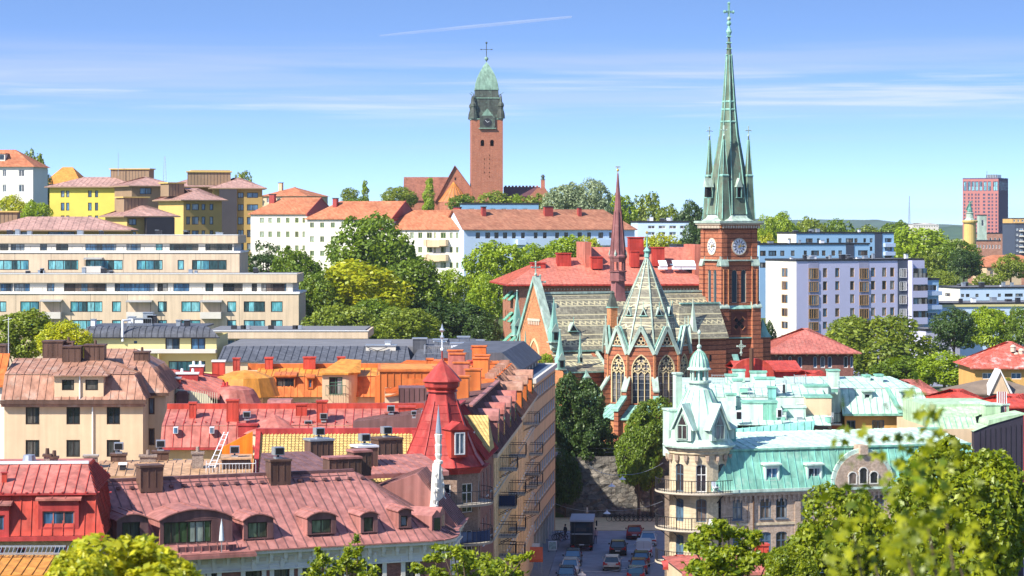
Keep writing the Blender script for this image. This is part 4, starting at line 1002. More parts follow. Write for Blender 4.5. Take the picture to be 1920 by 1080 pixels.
# gable end facing left
m = M(); gz = chz(528, xl, 5)
m.prism([(xl, -.3, T0), (xl, ND+.3, T0), (xl, ND+.3, ze), (xl, 5, gz), (xl, -.3, ze)], (.55, 0, 0), bk2)
Lf = Face(b, (xl-.01, ND), (xl-.01, 0))
m.box(3.2, 6.8, -.12, -.002, ze+3.6, ze+3.9, limest, Lf.T())
for k in range(7): m.box(3.3+k*.5, 3.5+k*.5, -.1, -.002, ze+3.1, ze+3.58, limest, Lf.T())
m.build('gable_wall', root)
m = M(); 
for s_ in (-.3, ND+.3): m.prism([(xl-.25, s_, ze-.1), (xl-.25, 5, gz), (xl-.25, 5, gz+.75), (xl-.25, s_-(.35 if s_ < 5 else -.35), ze+.3)], (1.05, 0, 0), cu if s_ > 5 else cu_w)
cross(m, (xl+.2, 5, gz+.6), 2.0, cu_w); m.build('gable_coping', root)
m = M(); cross(m, (b.line(1013, 5), 5, zr), 2.4, cu_w); m.build('ridge_cross', root)
def pointed(w, h, sp, n=7):
    """outline of a pointed opening, width w, springing at sp, apex at h"""
    k = h-sp; r = (k*k+w*w/4)/w; t1 = math.asin(min(1, k/r)); L_ = [(r-r*math.cos(t1*i/n), sp+r*math.sin(t1*i/n)) for i in range(n+1)]
    return L_+[(w-x, z) for x, z in reversed(L_[:-1])]
def tracery(name, parent, Tm, w, h, sp, lights=3, mat=None, gm=None):
    mat = mat or stone_t; gm = gm or g_church; m = M(); o = pointed(w, h, sp)
    V3 = lambda x, y, z: tuple(Tm @ Vector((x, y, z)))
    up = tuple(Tm.to_3x3() @ Vector((0, 1, 0)))
    m.poly([V3(0, .3, 0), V3(w, .3, 0)]+[V3(x, .3, z) for x, z in reversed(o)], gm)
    t = .13; pts = [(0, 0)]+o+[(w, 0)]
    for (a, b_), (c_, d_) in zip(pts, pts[1:]): m.bar(V3(a, .1, b_), V3(c_, .1, d_), .3, t*1.5, mat, up=up)
    for i in range(1, lights): m.bar(V3(w*i/lights, .18, 0), V3(w*i/lights, .18, sp-w*.10), t*.75, .14, mat, up=up)
    def ring(cx, cz, r, q=True):
        N = 14
        for i in range(N):
            a0, a1 = 2*math.pi*i/N, 2*math.pi*(i+1)/N; m.bar(V3(cx+r*math.cos(a0), .18, cz+r*math.sin(a0)), V3(cx+r*math.cos(a1), .18, cz+r*math.sin(a1)), t*.7, .14, mat, up=up)
        if q:
            for i in range(4): a = math.pi/4+i*math.pi/2; m.bar(V3(cx+r*math.cos(a), .18, cz+r*math.sin(a)), V3(cx+r*.42*math.cos(a), .18, cz+r*.42*math.sin(a)), t*1.3, .12, mat, up=up)
    if lights >= 3:
        r = w*.235; ring(w*.255, sp+r*.75, r); ring(w*.745, sp+r*.75, r); ring(w/2, sp+r*2.45, r*.98)
        for i in range(lights):
            cx = w*(i+.5)/lights; hw = w/lights/2
            for s_ in (-1, 1): m.bar(V3(cx+s_*hw, .18, sp-w*.22), V3(cx, .18, sp-w*.06), t*.7, .12, mat, up=up)
    else:
        r = w*.24; ring(w/2, sp+r*1.1, r)
    nb = int((sp)/1.0)
    for j in range(1, nb+1): m.bar(V3(0, .24, j*sp/(nb+1)), V3(w, .24, j*sp/(nb+1)), .05, .05, galv, up=up)
    return m.build(name, parent)
g_church = glass('church_glass', [(.035, .045, .065), (.05, .06, .08), (.16, .15, .15), (.03, .04, .06), (.07, .08, .10)], .2)
def gothic_facet(m, F, z0, z1, cu_, ww, wz0, wz1, mat, parent, lights=3, sp=None, win='tracery_window', stepdepth=.35):
    a = cu_-ww/2; sp = (wz1-wz0)-ww*.80 if sp is None else sp
    wallgrid(m, F.p0, F.p1, z0, z1, [(a, a+ww, wz0, wz1)], mat, stepdepth)
    o = pointed(ww, wz1-wz0, sp); n = len(o)//2
    m.poly([F.P(a, wz1)]+[F.P(a+x, wz0+z) for x, z in o[:n+1]], mat); m.poly([F.P(a+ww, wz1)]+[F.P(a+x, wz0+z) for x, z in o[n:]], mat)
    tracery(win, parent, F.T(a, wz0), ww, wz1-wz0, sp, lights)
# tracery window of the left gable and aisle
tracery('gable_window', root, Lf.T(3.4, ze-5.2, .1), 3.2, 6.4, 3.6, 3)
# aisle
ya = -3.4; xa1 = b.line(1118, -1); za = chz(697, xl, ya); m = M()
Face(b, (xl+.3, ya), (xa1, ya)).wall(m, T0, za, bk); m.box(xl+.3, xl+.7, ya+.01, -.01, T0, za, bk2)
m.prism([(xa1-.5, ya+.01, T0), (xa1-.5, -.01, T0), (xa1-.5, -.01, ze-.2), (xa1-.5, ya+.01, za)], (.5, 0, 0), bk)
m.build('aisle_wall', root)
m = M(); slope(m, [(xl-.1, ya-.3, za), (xa1+.2, ya-.3, za), (xa1+.2, -.1, ze-.35), (xl-.1, -.1, ze-.35)], slate_m, th=.15); m.box(xl-.1, xa1+.2, ya-.42, ya-.31, za-.2, za-.02, cu)
m.prism([(xa1+.2, ya-.3, za+.02), (xa1+.2, -.1, ze-.33), (xa1+.2, -.1, ze-.0), (xa1+.2, ya-.3, za+.4)], (.3, 0, 0), cu_w)
m.build('aisle_roof', root)
def pinnacle(x, y, z, w, h, hb, mat=None, cr=True, name='pinnacle'):
    m = M(); m.box(x-w/2, x+w/2, y-w/2, y+w/2, z, z+hb, mat or cu); 
    for s_ in (-1, 1): m.prism([(x-w*.62, y+s_*w*.5, z+hb*.8), (x+w*.62, y+s_*w*.5, z+hb*.8), (x, y+s_*w*.5, z+hb*1.5)], (0, s_*.09, 0), cu_w)
    m.box(x-w*.25, x+w*.25, y-w/2-.1, y-w/2-.001, z+hb*.15, z+hb*.75, black_hole)
    m.lathe((x, y, z+hb), [(w*.62, 0), (w*.3, h*.45), (.03, h)], mat or cu, 4, rot=45); m.box(x-w*.65, x+w*.65, y-w*.65, y+w*.65, z-.15, z-.002, cu_w)
    if cr: m.ball((x, y, z+hb+h), .12, cu_w, 5)
    return m.build(name, root)
pinnacle(xl+.1, -.5, chz(640, xl, 0), 1.1, 4.0, 1.6); pinnacle(xl+.1, ND+.4, chz(628, xl, ND), 1.1, 4.4, 1.5)
pinnacle(b.line(1050, ya-.2), ya-.2, chz(691, xl, ya), 1.0, 3.6, 1.4); pinnacle(b.line(1062, -3.6), ya-.4, chz(712, xl, ya), .9, 1.0, .3, cr=False); pinnacle(b.line(1098, -3.6), ya-.4, chz(712, xl, ya), .9, 1.0, .3, cr=False)
for px in (1029, 975, 985): pinnacle(b.line(px, 6), 6 if px < 1000 else -3, chz(676, xl, 3), .5, 3.0, .8, cr=False)
# small triangular roof dormer
def tri_dormer(x, y, z, w, h, rot=0, name='roof_dormer'):
    m = M(); Tm = Matrix.Translation((x, y, z)) @ Matrix.Rotation(rot, 4, 'Z'); V = lambda *p: tuple(Tm @ Vector(p))
    m.prism([V(-w/2, 0, 0), V(w/2, 0, 0), V(0, 0, h)], tuple(Tm.to_3x3() @ Vector((0, h*.75, 0))), cu_w); m.prism([V(-w/2+.18, -.02, .12), V(w/2-.18, -.02, .12), V(0, -.02, h-.35)], tuple(Tm.to_3x3() @ Vector((0, .03, 0))), black_hole)
    m.prism([V(-w/2-.1, -.12, 0), V(w/2+.1, -.12, 0), V(w/2+.1, -.12, .1), V(-w/2-.1, -.12, .1)], tuple(Tm.to_3x3() @ Vector((0, .2, 0))), cu); m.tube(V(0, 0, h-.05), V(0, 0, h+.7), .05, cu, 4); m.build(name, root)
xd = b.line(1073, 1.4); tri_dormer(xd, 1.0, chz(622, xd, 1), 1.35, 1.25)
xd = b.line(1030, 4); m = M(); m.box(xd, xd+.9, 3.6, 4.4, chz(579, xd, 4), chz(568, xd, 4), cu_w); m.build('roof_hatch', root)
# ---- apse, ten sided
ax, ay = b.loc(1213, 331); AR = 5.6; zA = Z(660, 326); zg = Z(617, 326); zlow = Z(772, 324)
base = -90-26   # towards the camera, in the church frame
def vtx(k, r_, off=0): a = R(base+(-65+36*k)+off); return (ax+r_*math.cos(a), ay+r_*math.sin(a))
m = M()
for k in range(-1, 6):
    p0, p1 = vtx(k, AR), vtx(k+1, AR); F = Face(b, p0, p1)
    if 0 <= k <= 4: gothic_facet(m, F, T0, zA, F.L/2, 2.5, zlow+.9, Z(664, 326), bk, root)
    else: F.wall(m, T0, zA, bk)
    mid = F.L/2; m.prism([F.P(.1, zA), F.P(F.L-.1, zA), F.P(mid, zg)], tuple(Vector(F.P(0, 0, -.5))-Vector(F.P(0, 0, 0))), bk)
m.build('apse_wall', root)
m = M()
for k in range(-1, 6):
    p0, p1 = vtx(k, AR), vtx(k+1, AR); F = Face(b, p0, p1); mid = F.L/2
    up = tuple(Vector(F.P(0, 0, 1))-Vector(F.P(0, 0, 0)))
    for s_ in (0, 1):
        a = F.P(.0 if s_ == 0 else F.L, zA-.3, .14); c_ = F.P(mid, zg+.25, .14); m.bar(a, c_, .45, .30, cu_w, up=up)
        m.bar(F.P(.0 if s_ == 0 else F.L, zA-.3, -.3), F.P(mid, zg+.25, -.3), .5, .26, cu, up=up)
    # little roof behind each gable
    inn = F.P(mid, zg, -3.0)
    m.poly([F.P(0, zA, -.2), F.P(mid, zg, -.2), inn], slate_m); m.poly([F.P(F.L, zA, -.2), inn, F.P(mid, zg, -.2)], slate_m)
    m.tube(F.P(mid, zg, .1), F.P(mid, zg+1.5, .1), .07, cu_w, 4)
    for q in range(3): 
        cx, cz_ = mid+(-.28, .28, 0)[q], zg-1.75+(0, 0, .48)[q]; m.prism([F.P(cx+.23*math.cos(t*.785), cz_+.23*math.sin(t*.785), .02) for t in range(8)], tuple(.03*Vector(up)), black_hole)
        N = 8
        for i in range(N): m.bar(F.P(cx+.25*math.cos(i*.785), cz_+.25*math.sin(i*.785), .05), F.P(cx+.25*math.cos((i+1)*.785), cz_+.25*math.sin((i+1)*.785), .05), .08, .08, stone_t, up=up)
    m.bar(F.P(.75, zA+.75, .08), F.P(F.L-.75, zA+.75, .08), .18, .16, cu_w, up=up)
m.build('gablets', root)
m = M(); rz_ = base-65
apz = Z(478, 331); mp_ = [(AR-.25, zA+.3), (AR*.62, zA+5.0), (0, apz)]
def facet_roof(r0, z0, r1, z1):
    for k in range(10):
        a, c_ = vtx(k, r0), vtx(k+1, r0); d, e = vtx(k+1, r1), vtx(k, r1)
        m.poly([(*a, z0), (*c_, z0), (*d, z1), (*e, z1)] if r1 > .05 else [(*a, z0), (*c_, z0), (ax, ay, z1)], slate_m)
facet_roof(AR-.25, zA, AR*.50, zA+5.9); facet_roof(AR*.50, zA+5.9, 0, apz)
for k in range(10):
    m.bar((*vtx(k, AR-.2), zA+.05), (*vtx(k, AR*.5), zA+5.95), .16, .16, cu_w); m.bar((*vtx(k, AR*.5), zA+5.95), (ax, ay, apz+.05), .15, .15, cu_w)
m.build('apse_roof', root)
m = M(); m.lathe((ax, ay, apz-.3), [(.4, 0), (.3, .5), (.5, .8), (.12, 1.3), (.06, 3.2)], cu, 8); m.ball((ax, ay, apz+2.9), .2, gold_m, 5); m.bar((ax-.35, ay, apz+2.3), (ax+.35, ay, apz+2.3), .1, .1, gold_m); m.build('finial', root)
for k in range(0, 5): 
    x, y = vtx(k+.5, AR*.60); tri_dormer(x, y, zA+4.5, .95, 1.15, R(base+(-65+36*(k+.5))+90))
# buttresses of the apse
for k in range(0, 6):
    m = M(); a = R(base+(-65+36*k)); ca, sa = math.cos(a), math.sin(a); n_ = Vector((-sa, ca, 0))*.3
    P_ = lambda r_, z_: Vector((ax+r_*ca, ay+r_*sa, z_))-n_
    m.prism([P_(AR-.1, T0), P_(AR+1.0, T0), P_(AR+1.0, Z(735, 324)), P_(AR-.1, Z(715, 324))], n_*2, bk)
    m.prism([P_(AR+1.0, T0), P_(AR+3.3, T0), P_(AR+3.3, zlow+.15), P_(AR+1.0, Z(748, 324))], n_*2, bk)
    m.box(ax+(AR)*ca-.14, ax+(AR)*ca+.14, ay+AR*sa-.14, ay+AR*sa+.14, Z(735, 324), zA-.2, bk2)
    o = m.build('buttress', root); m = M(); n3 = n_*1.35
    Q_ = lambda r_, z_: Vector((ax+r_*ca, ay+r_*sa, z_))-n3
    m.prism([Q_(AR, Z(714, 324)), Q_(AR+1.15, Z(736, 324)), Q_(AR+1.15, Z(733, 324)), Q_(AR, Z(708, 324))], n3*2, cu_w)
    m.prism([Q_(AR+1.0, Z(748, 324)), Q_(AR+3.5, zlow+.1), Q_(AR+3.5, zlow+.45), Q_(AR+1.0, Z(743, 324))], n3*2, cu)
    m.build('coping', o)
# ambulatory
m = M(); rf = M(); R2 = AR+2.7; zo = zlow-.9
for k in range(-1, 6):
    F = Face(b, vtx(k, R2), vtx(k+1, R2))
    gothic_facet(m, F, T0-.4, zo, F.L/2-.9, 1.15, T0+1.0, zo-.25, bk2, root, lights=2, win='low_window')
    a, c_ = vtx(k, R2+.3), vtx(k+1, R2+.3); d, e = vtx(k+1, AR), vtx(k, AR); slope(rf, [(*a, zo), (*c_, zo), (*d, zlow+.7), (*e, zlow+.7)], cu, .8, th=.12)
m.build('ambulatory_wall', root); rf.build('ambulatory_roof', root)
# stair turret chimney by the apse
tx, ty = b.loc(1148, 331); m = M(); m.box(tx-.5, tx+.5, ty-.5, ty+.5, zA-1, Z(577, 331), bk2); m.box(tx-.6, tx+.6, ty-.6, ty+.6, Z(577, 331)+.002, Z(575, 331), cu)
m.lathe((tx, ty, Z(575, 331)), [(.8, 0), (.35, 1.4), (.3, 1.6), (.35, 1.8), (0, 2.1)], copper, 4, rot=45); m.build('stair_turret', root)
# crossing fleche
fx = b.line(1158.5, 5); fy = 5.; m = M(); fs = Z(548, b.wxy(Vector((fx, fy))).y); FDp = b.wxy(Vector((fx, fy))).y
m.lathe((fx, fy, zr-1.6), [(1.25, 0), (1.0, 1.6), (.95, Z(527, FDp)-zr+1.6)], redsp, 4, rot=45); m.lathe((fx, fy, Z(527, FDp)), [(1.15, 0), (1.15, .2), (1.05, .22), (1.05, 1.2), (1.2, 1.25), (1.2, 1.4)], redsp, 8, rot=22.5)
za_ = Z(507, FDp)
for k in range(8): a = R(22.5+45*k); m.tube((fx+.95*math.cos(a), fy+.95*math.sin(a), za_), (fx+.95*math.cos(a), fy+.95*math.sin(a), Z(484, FDp)), .11, redsp, 5)
m.lathe((fx, fy, Z(487, FDp)), [(1.0, -.3), (1.15, .2), (1.25, .3), (1.25, .5), (1.05, .7), (.5, 6.5), (.10, Z(326, FDp)-Z(487, FDp)), (0, Z(322, FDp)-Z(487, FDp))], redsp, 8, rot=22.5)
for k in range(8): a = R(22.5+45*k); m.bar((fx+1.08*math.cos(a), fy+1.08*math.sin(a), Z(487, FDp)+.7), (fx+.53*math.cos(a), fy+.53*math.sin(a), Z(487, FDp)+6.5), .07, .07, redsp)
for k in range(4): a = R(45+90*k); m.lathe((fx+1.15*math.cos(a), fy+1.15*math.sin(a), Z(480, FDp)), [(.1, 0), (.16, .3), (0, .9)], cu_w, 5)
m.build('fleche', root)
m = M(); m.tube((fx, fy, Z(326, FDp)), (fx, fy, Z(312, FDp)), .06, gold_m, 5); m.ball((fx, fy, Z(319, FDp)), .2, gold_m, 6); m.bar((fx-.35, fy, Z(313, FDp)), (fx+.35, fy, Z(313, FDp)), .12, .12, gold_m); m.build('weather_vane', root)
# right buttress caps of the tower
for (px, a, c_, w_) in ((1430, 632, 598, 1.7), (1433, 685, 652, 1.2)):
    x = b.line(px, 1.5); z0_, z1_ = chz(a, x, 1.5), chz(c_, x, 1.5); m = M(); m.box(x-w_*.42, x+w_*.42, .6, 2.4, T0, z0_-.01, bk); m.lathe((x, 1.5, z0_), [(w_*.75, 0), (w_*.45, .7), (.04, z1_-z0_)], cu, 4, rot=45); m.build('buttress_turret', root)
m = M(); x = b.line(1372, -2.2); m.prism([(x, -2.9, Z(679, CD)), (x+.9, -2.9, Z(679, CD)), (x+.9, -2.22, Z(664, CD)), (x, -2.22, Z(664, CD))], (0, 0, .08), cu); m.build('porch_roof', root)
# ================= red school behind the church
red_sheet = metal('red_school_sheet', (.52, .17, .115), .5, .1, stain=(.56, .24, .18), samt=.3)
red_dk = metal('red_chimney_sheet', (.42, .05, .035), .5, .12)
school_brick = brick('school_brick', (.34, .13, .08), (.42, .18, .11), (.4, .3, .2), .5, .13, .1)
awn = plain('green_awning', (.03, .30, .17), .7, .05)
b = Bld('school', 'large brick school with broad salmon red hipped roof behind the gothic church', 'school', 974, 400, 7, px1=1330, L=22, z0=8, fm=f_brown, gm=g_dark, split=False)
ze = Z(533, 400); f = b.front
m = M(); f.wall(m, b.z0, ze, school_brick); 
b.left.every(2, 22, 6, 1.2, [ze-3.2, ze-6.6], 2.0, nc=2, fw=.08)
for face in (b.right, b.back, b.left): face.wall(m, b.z0, ze, school_brick)
for i in range(60): m.box(2+i*.5, 2.18+i*.5, -.06, -.002, ze-.95, ze-.7, limest)
m.box(-.1, b.W+.1, -.08, -.003, ze-.5, ze-.4, bk2); m.build('wall', b.root)
m = M(); hip(m, -1.0, b.W, 0, 22, ze, 4.0, red_sheet, 1.0, seam=.65, inset=8); m.box(-2.1, b.W+1.1, -1.1, 23.1, ze-.25, ze-.01, red_dk); m.build('roof', b.root)
m = M(); xx0 = b.line(1092, 10); xx1 = b.line(1302, 12); zt2 = b.zat(464, xx0, 10); zb2 = ze+3
m.prism([(xx0, 8, zb2), (xx1, 8, zb2), (xx1-1, 11, zt2), (xx0+.6, 11, zt2)], (0, 6, 0), red_sheet)
m.box(xx0-.1, xx0+.9, 6.5, 16, zb2-2, zt2+.9, red_sheet); m.box(xx1-1, xx1, 6.5, 16, zb2-2, zt2+.5, red_sheet); m.build('attic_roof', b.root)
for (a, c_, t_, bt, yy) in ((997, 1023, 494, 512, 6), (1045, 1071, 476, 501, 7), (1110, 1130, 483, 497, 5), (1180, 1207, 446, 470, 9), (1225, 1246, 465, 492, 6), (1183, 1199, 472, 494, 6)):
    x0, x1 = b.line(a, yy), b.line(c_, yy); m = M(); zt_ = b.zat(t_, x0, yy); m.box(x0, x1, yy, yy+1.8, b.zat(bt, x0, yy)-.6, zt_, red_dk); m.box(x0-.12, x1+.12, yy-.12, yy+1.92, zt_+.002, zt_+.16, red_dk); m.build('chimney', b.root)
for (a, c_) in ((1235, 1250), (1261, 1275), (1276, 1303)):
    x0, x1 = b.line(a, 4), b.line(c_, 4); m = M(); zc = b.zat(498, x0, 4); m.box(x0, x1, 3.2, 4.6, zc-.6, zc-.1, whitem); m.prism([(x0, 3.1, zc-.1), (x1, 3.1, zc-.1), (x1, 4.7, zc+.75), (x0, 4.7, zc+.75)], (0, 0, .08), ledge); m.build('skylight', b.root)
for j, zc in enumerate((ze-1.3, ze-4.7, ze-8.1)):
    for i in range(2):
        m = M(); Tm = b.left.T(11.0+i*6.5, zc); m.prism([tuple(Tm @ Vector(p)) for p in ((0, -.05, 0), (3.6, -.05, 0), (3.6, -1.4, -1.3), (0, -1.4, -1.3))], (0, 0, .07), awn)
        for q in (.9, 1.8, 2.7): m.prism([tuple(Tm @ Vector(p)) for p in ((q, -.05, .08), (q+.12, -.05, .08), (q+.12, -1.4, -1.22), (q, -1.4, -1.22))], (0, 0, .02), f_white)
        m.build('awning', b.root)
# ================= helpers for the dense old town
def chimney(b, px0, px1, pt, pb_, y, dep, mat, cap=None, pots=0, fan=False, name='chimney', dz=.25):
    """chimney of building b seen between these pixels, at local depth y"""
    x0, x1 = b.line(px0, y), b.line(px1, y); zt, zb = b.zat(pt, x0, y), b.zat(pb_, x0, y)
    if zt-zb < .15: zb = zt-.5
    m = M(); m.box(x0, x1, y, y+dep, zb-dz-dep*.3, zt-.14, mat); m.box(x0-.08, x1+.08, y-.08, y+dep+.08, zt-.137, zt, cap or mat)
    if mat in SEAMED:
        n = max(2, int((x1-x0)/.4))
        for i in range(n+1): xx = x0+(x1-x0)*i/n; m.box(xx-.02, xx+.02, y-.03, y-.001, zb-dz, zt-.14, mat)
    for i in range(pots): xx = x0+(x1-x0)*(i+.5)/pots; m.lathe((xx, y+dep/2, zt), [(.13, 0), (.11, .35), (0, .36)], cap or mat, 8)
    o = m.build(name, b.root)
    if fan: fanbox((x0+x1)/2, y+dep/2, zt, o)
    return o
def fanbox(x, y, z, parent, s=.33):
    m = M(); m.box(x-s*.7, x+s*.7, y-s*.7, y+s*.7, z+.002, z+.12, galv); m.box(x-s, x+s, y-s, y+s, z+.25, z+.25+s*1.5, galv); m.box(x-s*.8, x+s*.8, y-s-.02, y-s+.01, z+.3, z+.22+s*1.45, black_hole)
    m.box(x-.06, x+.06, y-.06, y+.06, z+.1, z+.25, darkm); return m.build('fan_box', parent)
brownsheet = metal('brown_chimney_sheet', (.13, .075, .055), .5, .15)
mauve = metal('mauve_sheet', (.38, .16, .135), .5, .10, stain=(.42, .22, .185), samt=.45)
mauve_d = metal('dark_and_shaded_mauve_sheet', (.19, .10, .095), .5, .12)  # darker sheet for trim and roofs; on the dormer fronts it stands for shade
tan = metal('tan_sheet', (.50, .30, .165), .55, .12)
rust = metal('rust_brown_sheet', (.40, .205, .135), .55, .1, stain=(.62, .52, .42), samt=.35)
redm = metal('red_sheet', (.50, .07, .045), .45, .14, stain=(.52, .15, .11), samt=.3)
redm2 = metal('faded_red_sheet', (.46, .15, .115), .5, .16, stain=(.46, .23, .18), samt=.5)
redm3 = metal('deep_red_sheet', (.42, .055, .05), .5, .1)
orange = metal('orange_sheet', (.62, .17, .045), .5, .12, stain=(.64, .24, .06), samt=.4)
orange2 = metal('yellow_orange_sheet', (.62, .26, .045), .5, .12)
greyroof = metal('grey_roof_sheet', (.105, .11, .125), .6, .12)
turret_red = metal('turret_red_sheet', (.42, .06, .05), .45, .16, stain=(.50, .17, .13), samt=.5)
SEAMED = {brownsheet, redm, orange, red_dk}
brick_br = brick('brown_brick', (.22, .13, .09), (.30, .19, .14), (.36, .30, .24), .25, .08, .12)
brick_dk = brick('dark_red_brick', (.20, .075, .06), (.27, .11, .08), (.24, .15, .13), .25, .08, .12)
brick_och = brick('ochre_brick', (.52, .33, .16), (.62, .42, .22), (.45, .36, .24), .25, .08, .12)
brick_yel = brick('yellow_brick', (.46, .34, .18), (.55, .42, .23), (.40, .33, .22), .25, .08, .12)
brick_chim = brick('chimney_brick', (.20, .13, .10), (.30, .22, .17), (.42, .38, .33), .25, .08, .12)
stucco_w = plain('white_stucco', (.66, .63, .55), .8, .12, 1.2)

def rail(m, x0, x1, y0, y1, z, h, mat, sides='fl', n=None, T=None):
    """iron railing around a balcony"""
    for (a, b_, c, d) in ((x0, x1, y0, y0+.03), (x0, x0+.03, y0, y1), (x1-.03, x1, y0, y1)):
        m.box(a, b_, c, d, z+h-.05, z+h, mat, T); m.box(a, b_, c, d, z+.08, z+.11, mat, T)
    k = max(3, int((x1-x0)/.22))
    for i in range(k+1): xx = x0+(x1-x0-.03)*i/k; m.box(xx, xx+.022, y0, y0+.022, z, z+h-.05, mat, T)
    k = max(2, int((y1-y0)/.22))
    for i in range(1, k):
        yy = y0+(y1-y0)*i/k
        for xx in (x0, x1-.022): m.box(xx, xx+.022, yy, yy+.022, z, z+h-.05, mat, T)
def balcony(b, F, u0, u1, z, dep=1.1, mat=None, solid=None, h=1.0, name='balcony', slabm=None):
    m = M(); T = F.T(); m.box(u0, u1, -dep, -.003, z-.14, z, slabm or concrete, T)
    rail(m, u0, u1, -dep, -.02, z, h, mat or iron, T=T)
    if solid:
        m.box(u0+.03, u1-.03, -dep+.03, -dep+.05, z+.1, z+h-.08, solid, T)
        m.box(u0+.04, u0+.06, -dep+.06, -.05, z+.1, z+h-.08, solid, T)
    for u in (u0+.15, u1-.15): m.bar(tuple(T @ Vector((u, -.01, z-.7))), tuple(T @ Vector((u, -dep*.8, z-.15))), .05, .05, iron)
    return m.build(name, b.root)
def pipe(b, F, u, z0, z1, mat=None):
    m = M(); m.tube(F.P(u, z0, .12), F.P(u, z1, .12), .06, mat or galv, 6); m.build('downpipe', b.root)

# ================= A. red roofed house, lower left
D = 150; b = Bld('red_roofed_house', 'ochre brick house with bright red sheet mansard roof in the lower left corner', 'house', -60, D, 4, px1=191, L=12, z0=3, fm=redm3, gm=g_blue)
f = b.front; ze = Z(1005, D)
f.pix(30, 48, 1027, 1058, nc=1, fw=.09, gm=g_dark); f.pix(100, 125, 1023, 1058, nc=1, fw=.09); f.pix(133, 158, 1022, 1058, nc=1, fw=.09); f.pix(-10, 6, 1027, 1058, nc=1, fw=.09)
for a, c in ((30, 48), (100, 125), (133, 158)): f.pix(a, c, 1092, 1130, nc=1, fw=.09)
b.walls(ze, brick_och); W = b.W; zb, zr = ze+2.35, ze+3.75; m = M()
o = .25; m1 = [(-.3, -o), (W+.2, -o), (W-.55, .55), (-.3, .55)]
slope(m, [(-.3, -o, ze), (W+.2, -o, ze), (W-.5, .6, zb), (-.3, .6, zb)], redm, .62, sh=.06)
slope(m, [(W+.2, -o, ze), (W+.2, 12, ze), (W-.5, 11, zb), (W-.5, .6, zb)], redm, .62)
slope(m, [(-.3, .35, zb+.03), (W-.4, .35, zb+.03), (W-1.25, 4.6, zr), (-.3, 4.6, zr)], redm2, .62, sh=.06, smat=redm); slope(m, [(W-.4, .35, zb+.03), (W-.4, 11, zb+.03), (W-1.25, 8, zr), (W-1.25, 4.6, zr)], redm, .62)
slope(m, [(-.3, 4.6, zr), (W-1.25, 4.6, zr), (W-1.25, 8, zr+.02), (-.3, 8, zr+.02)], redm2)
m.box(-.3, W-1.2, 4.5, 4.75, zr+.02, zr+.18, whitem); m.box(-.3, W+.25, -.45, -.2, ze-.28, ze-.03, redm3); m.box(-.3, W-.35, .22, .34, zb-.02, zb+.1, redm3)
for i in range(12): m.box(.5+i*.7, .62+i*.7, .18, .5, zb+.1, zb+.16, redm3)
m.build('roof', b.root)
def boxdormer(b, F, px0, px1, pt, pb_, dep, mat, wl=None, nc=1, gm=None, fm=None, out=.1, front=None, arch=0, wpx=None, back=2.2, roofm=None, seam=.45, name='dormer', cheek=None, wy=None, style='', top=.3):
    """a dormer standing on the front plane F; front face 'out' beyond it"""
    u0, u1 = F.u(px0), F.u(px1); um = (u0+u1)/2; z1, z0 = F.z(pt, um), F.z(pb_, um); m = M(); T = F.T(); y0 = -out
    P = lambda x, y, z: tuple(T @ Vector((x, y, z)))
    front = front or mat; cheek = cheek or mat; roofm = roofm or mat
    wu0, wu1 = (F.u(wpx[0]), F.u(wpx[1])) if wpx else (u0+.12, u1-.12); wz1, wz0 = (F.z(wy[0], um), F.z(wy[1], um)) if wy else (z1-top, z0+.1)
    FF = Face(b, (F.p0.x+F.d.x*u0+F.d.y*out, F.p0.y+F.d.y*u0-F.d.x*out), (F.p0.x+F.d.x*u1+F.d.y*out, F.p0.y+F.d.y*u1-F.d.x*out))
    w_, h_ = round(wu1-wu0, 2), round(wz1-wz0, 2)
    wallgrid(m, FF.p0, FF.p1, z0, z1, [(wu0-u0, wu0-u0+w_, wz0, wz0+h_)], front, .16)
    m.box(u0, u0+.08, y0+.001, back, z0, z1, cheek, T); m.box(u1-.08, u1, y0+.001, back, z0, z1, cheek, T)
    if arch:
        N = 8; pr = [(u0-.1+(u1-u0+.2)*i/N, z1+.03+arch*math.sin(math.pi*i/N)**.8) for i in range(N+1)]
        for i in range(N):
            (a, c), (d, e) = pr[i], pr[i+1]; 
            m.prism([P(a, y0-.15, c), P(d, y0-.15, e), P(d, y0-.15, e-.07), P(a, y0-.15, c-.07)], tuple(T.to_3x3() @ Vector((0, back+.9, 0))), roofm)
            if 0 < i and i % 2 == 0: m.bar(P(a, y0-.15, c+.02), P(a, back, c+.02), .05, .05, roofm)
            m.poly([P(a, y0-.01, z1), P(d, y0-.01, z1), P(d, y0-.01, e-.05), P(a, y0-.01, c-.05)], front)
    else:
        m.prism([P(u0-.15, y0-.2, z1), P(u0-.15, y0-.2, z1+.12), P(u0-.15, back+.4, z1+.3), P(u0-.15, back+.4, z1)], tuple(T.to_3x3() @ Vector((u1-u0+.3, 0, 0))), roofm)
        k = int((u1-u0)/seam)
        for i in range(1, k): uu = u0+(u1-u0)*i/k; m.bar(P(uu, y0-.2, z1+.14), P(uu, back+.3, z1+.32), .04, .04, roofm)
    o = m.build(name, b.root)
    me, _ = winmesh(w_, h_, nc, 1, fm or b.fm, gm or b.gm, .07, style, False)
    link('window', me, o, FF.P(wu0-u0, wz0, 0), FF.ang); return o
boxdormer(b, f, 72, 148, 938, 996, 1, redm3, wpx=(80, 140), wy=(958, 988), nc=3, gm=g_blue, fm=redm2, out=.12, back=1.2, roofm=redm2, seam=.7)
boxdormer(b, f, -30, 18, 947, 1008, 1, redm3, wpx=(-20, 10), wy=(965, 995), nc=2, out=.3, back=1.2, roofm=mauve)
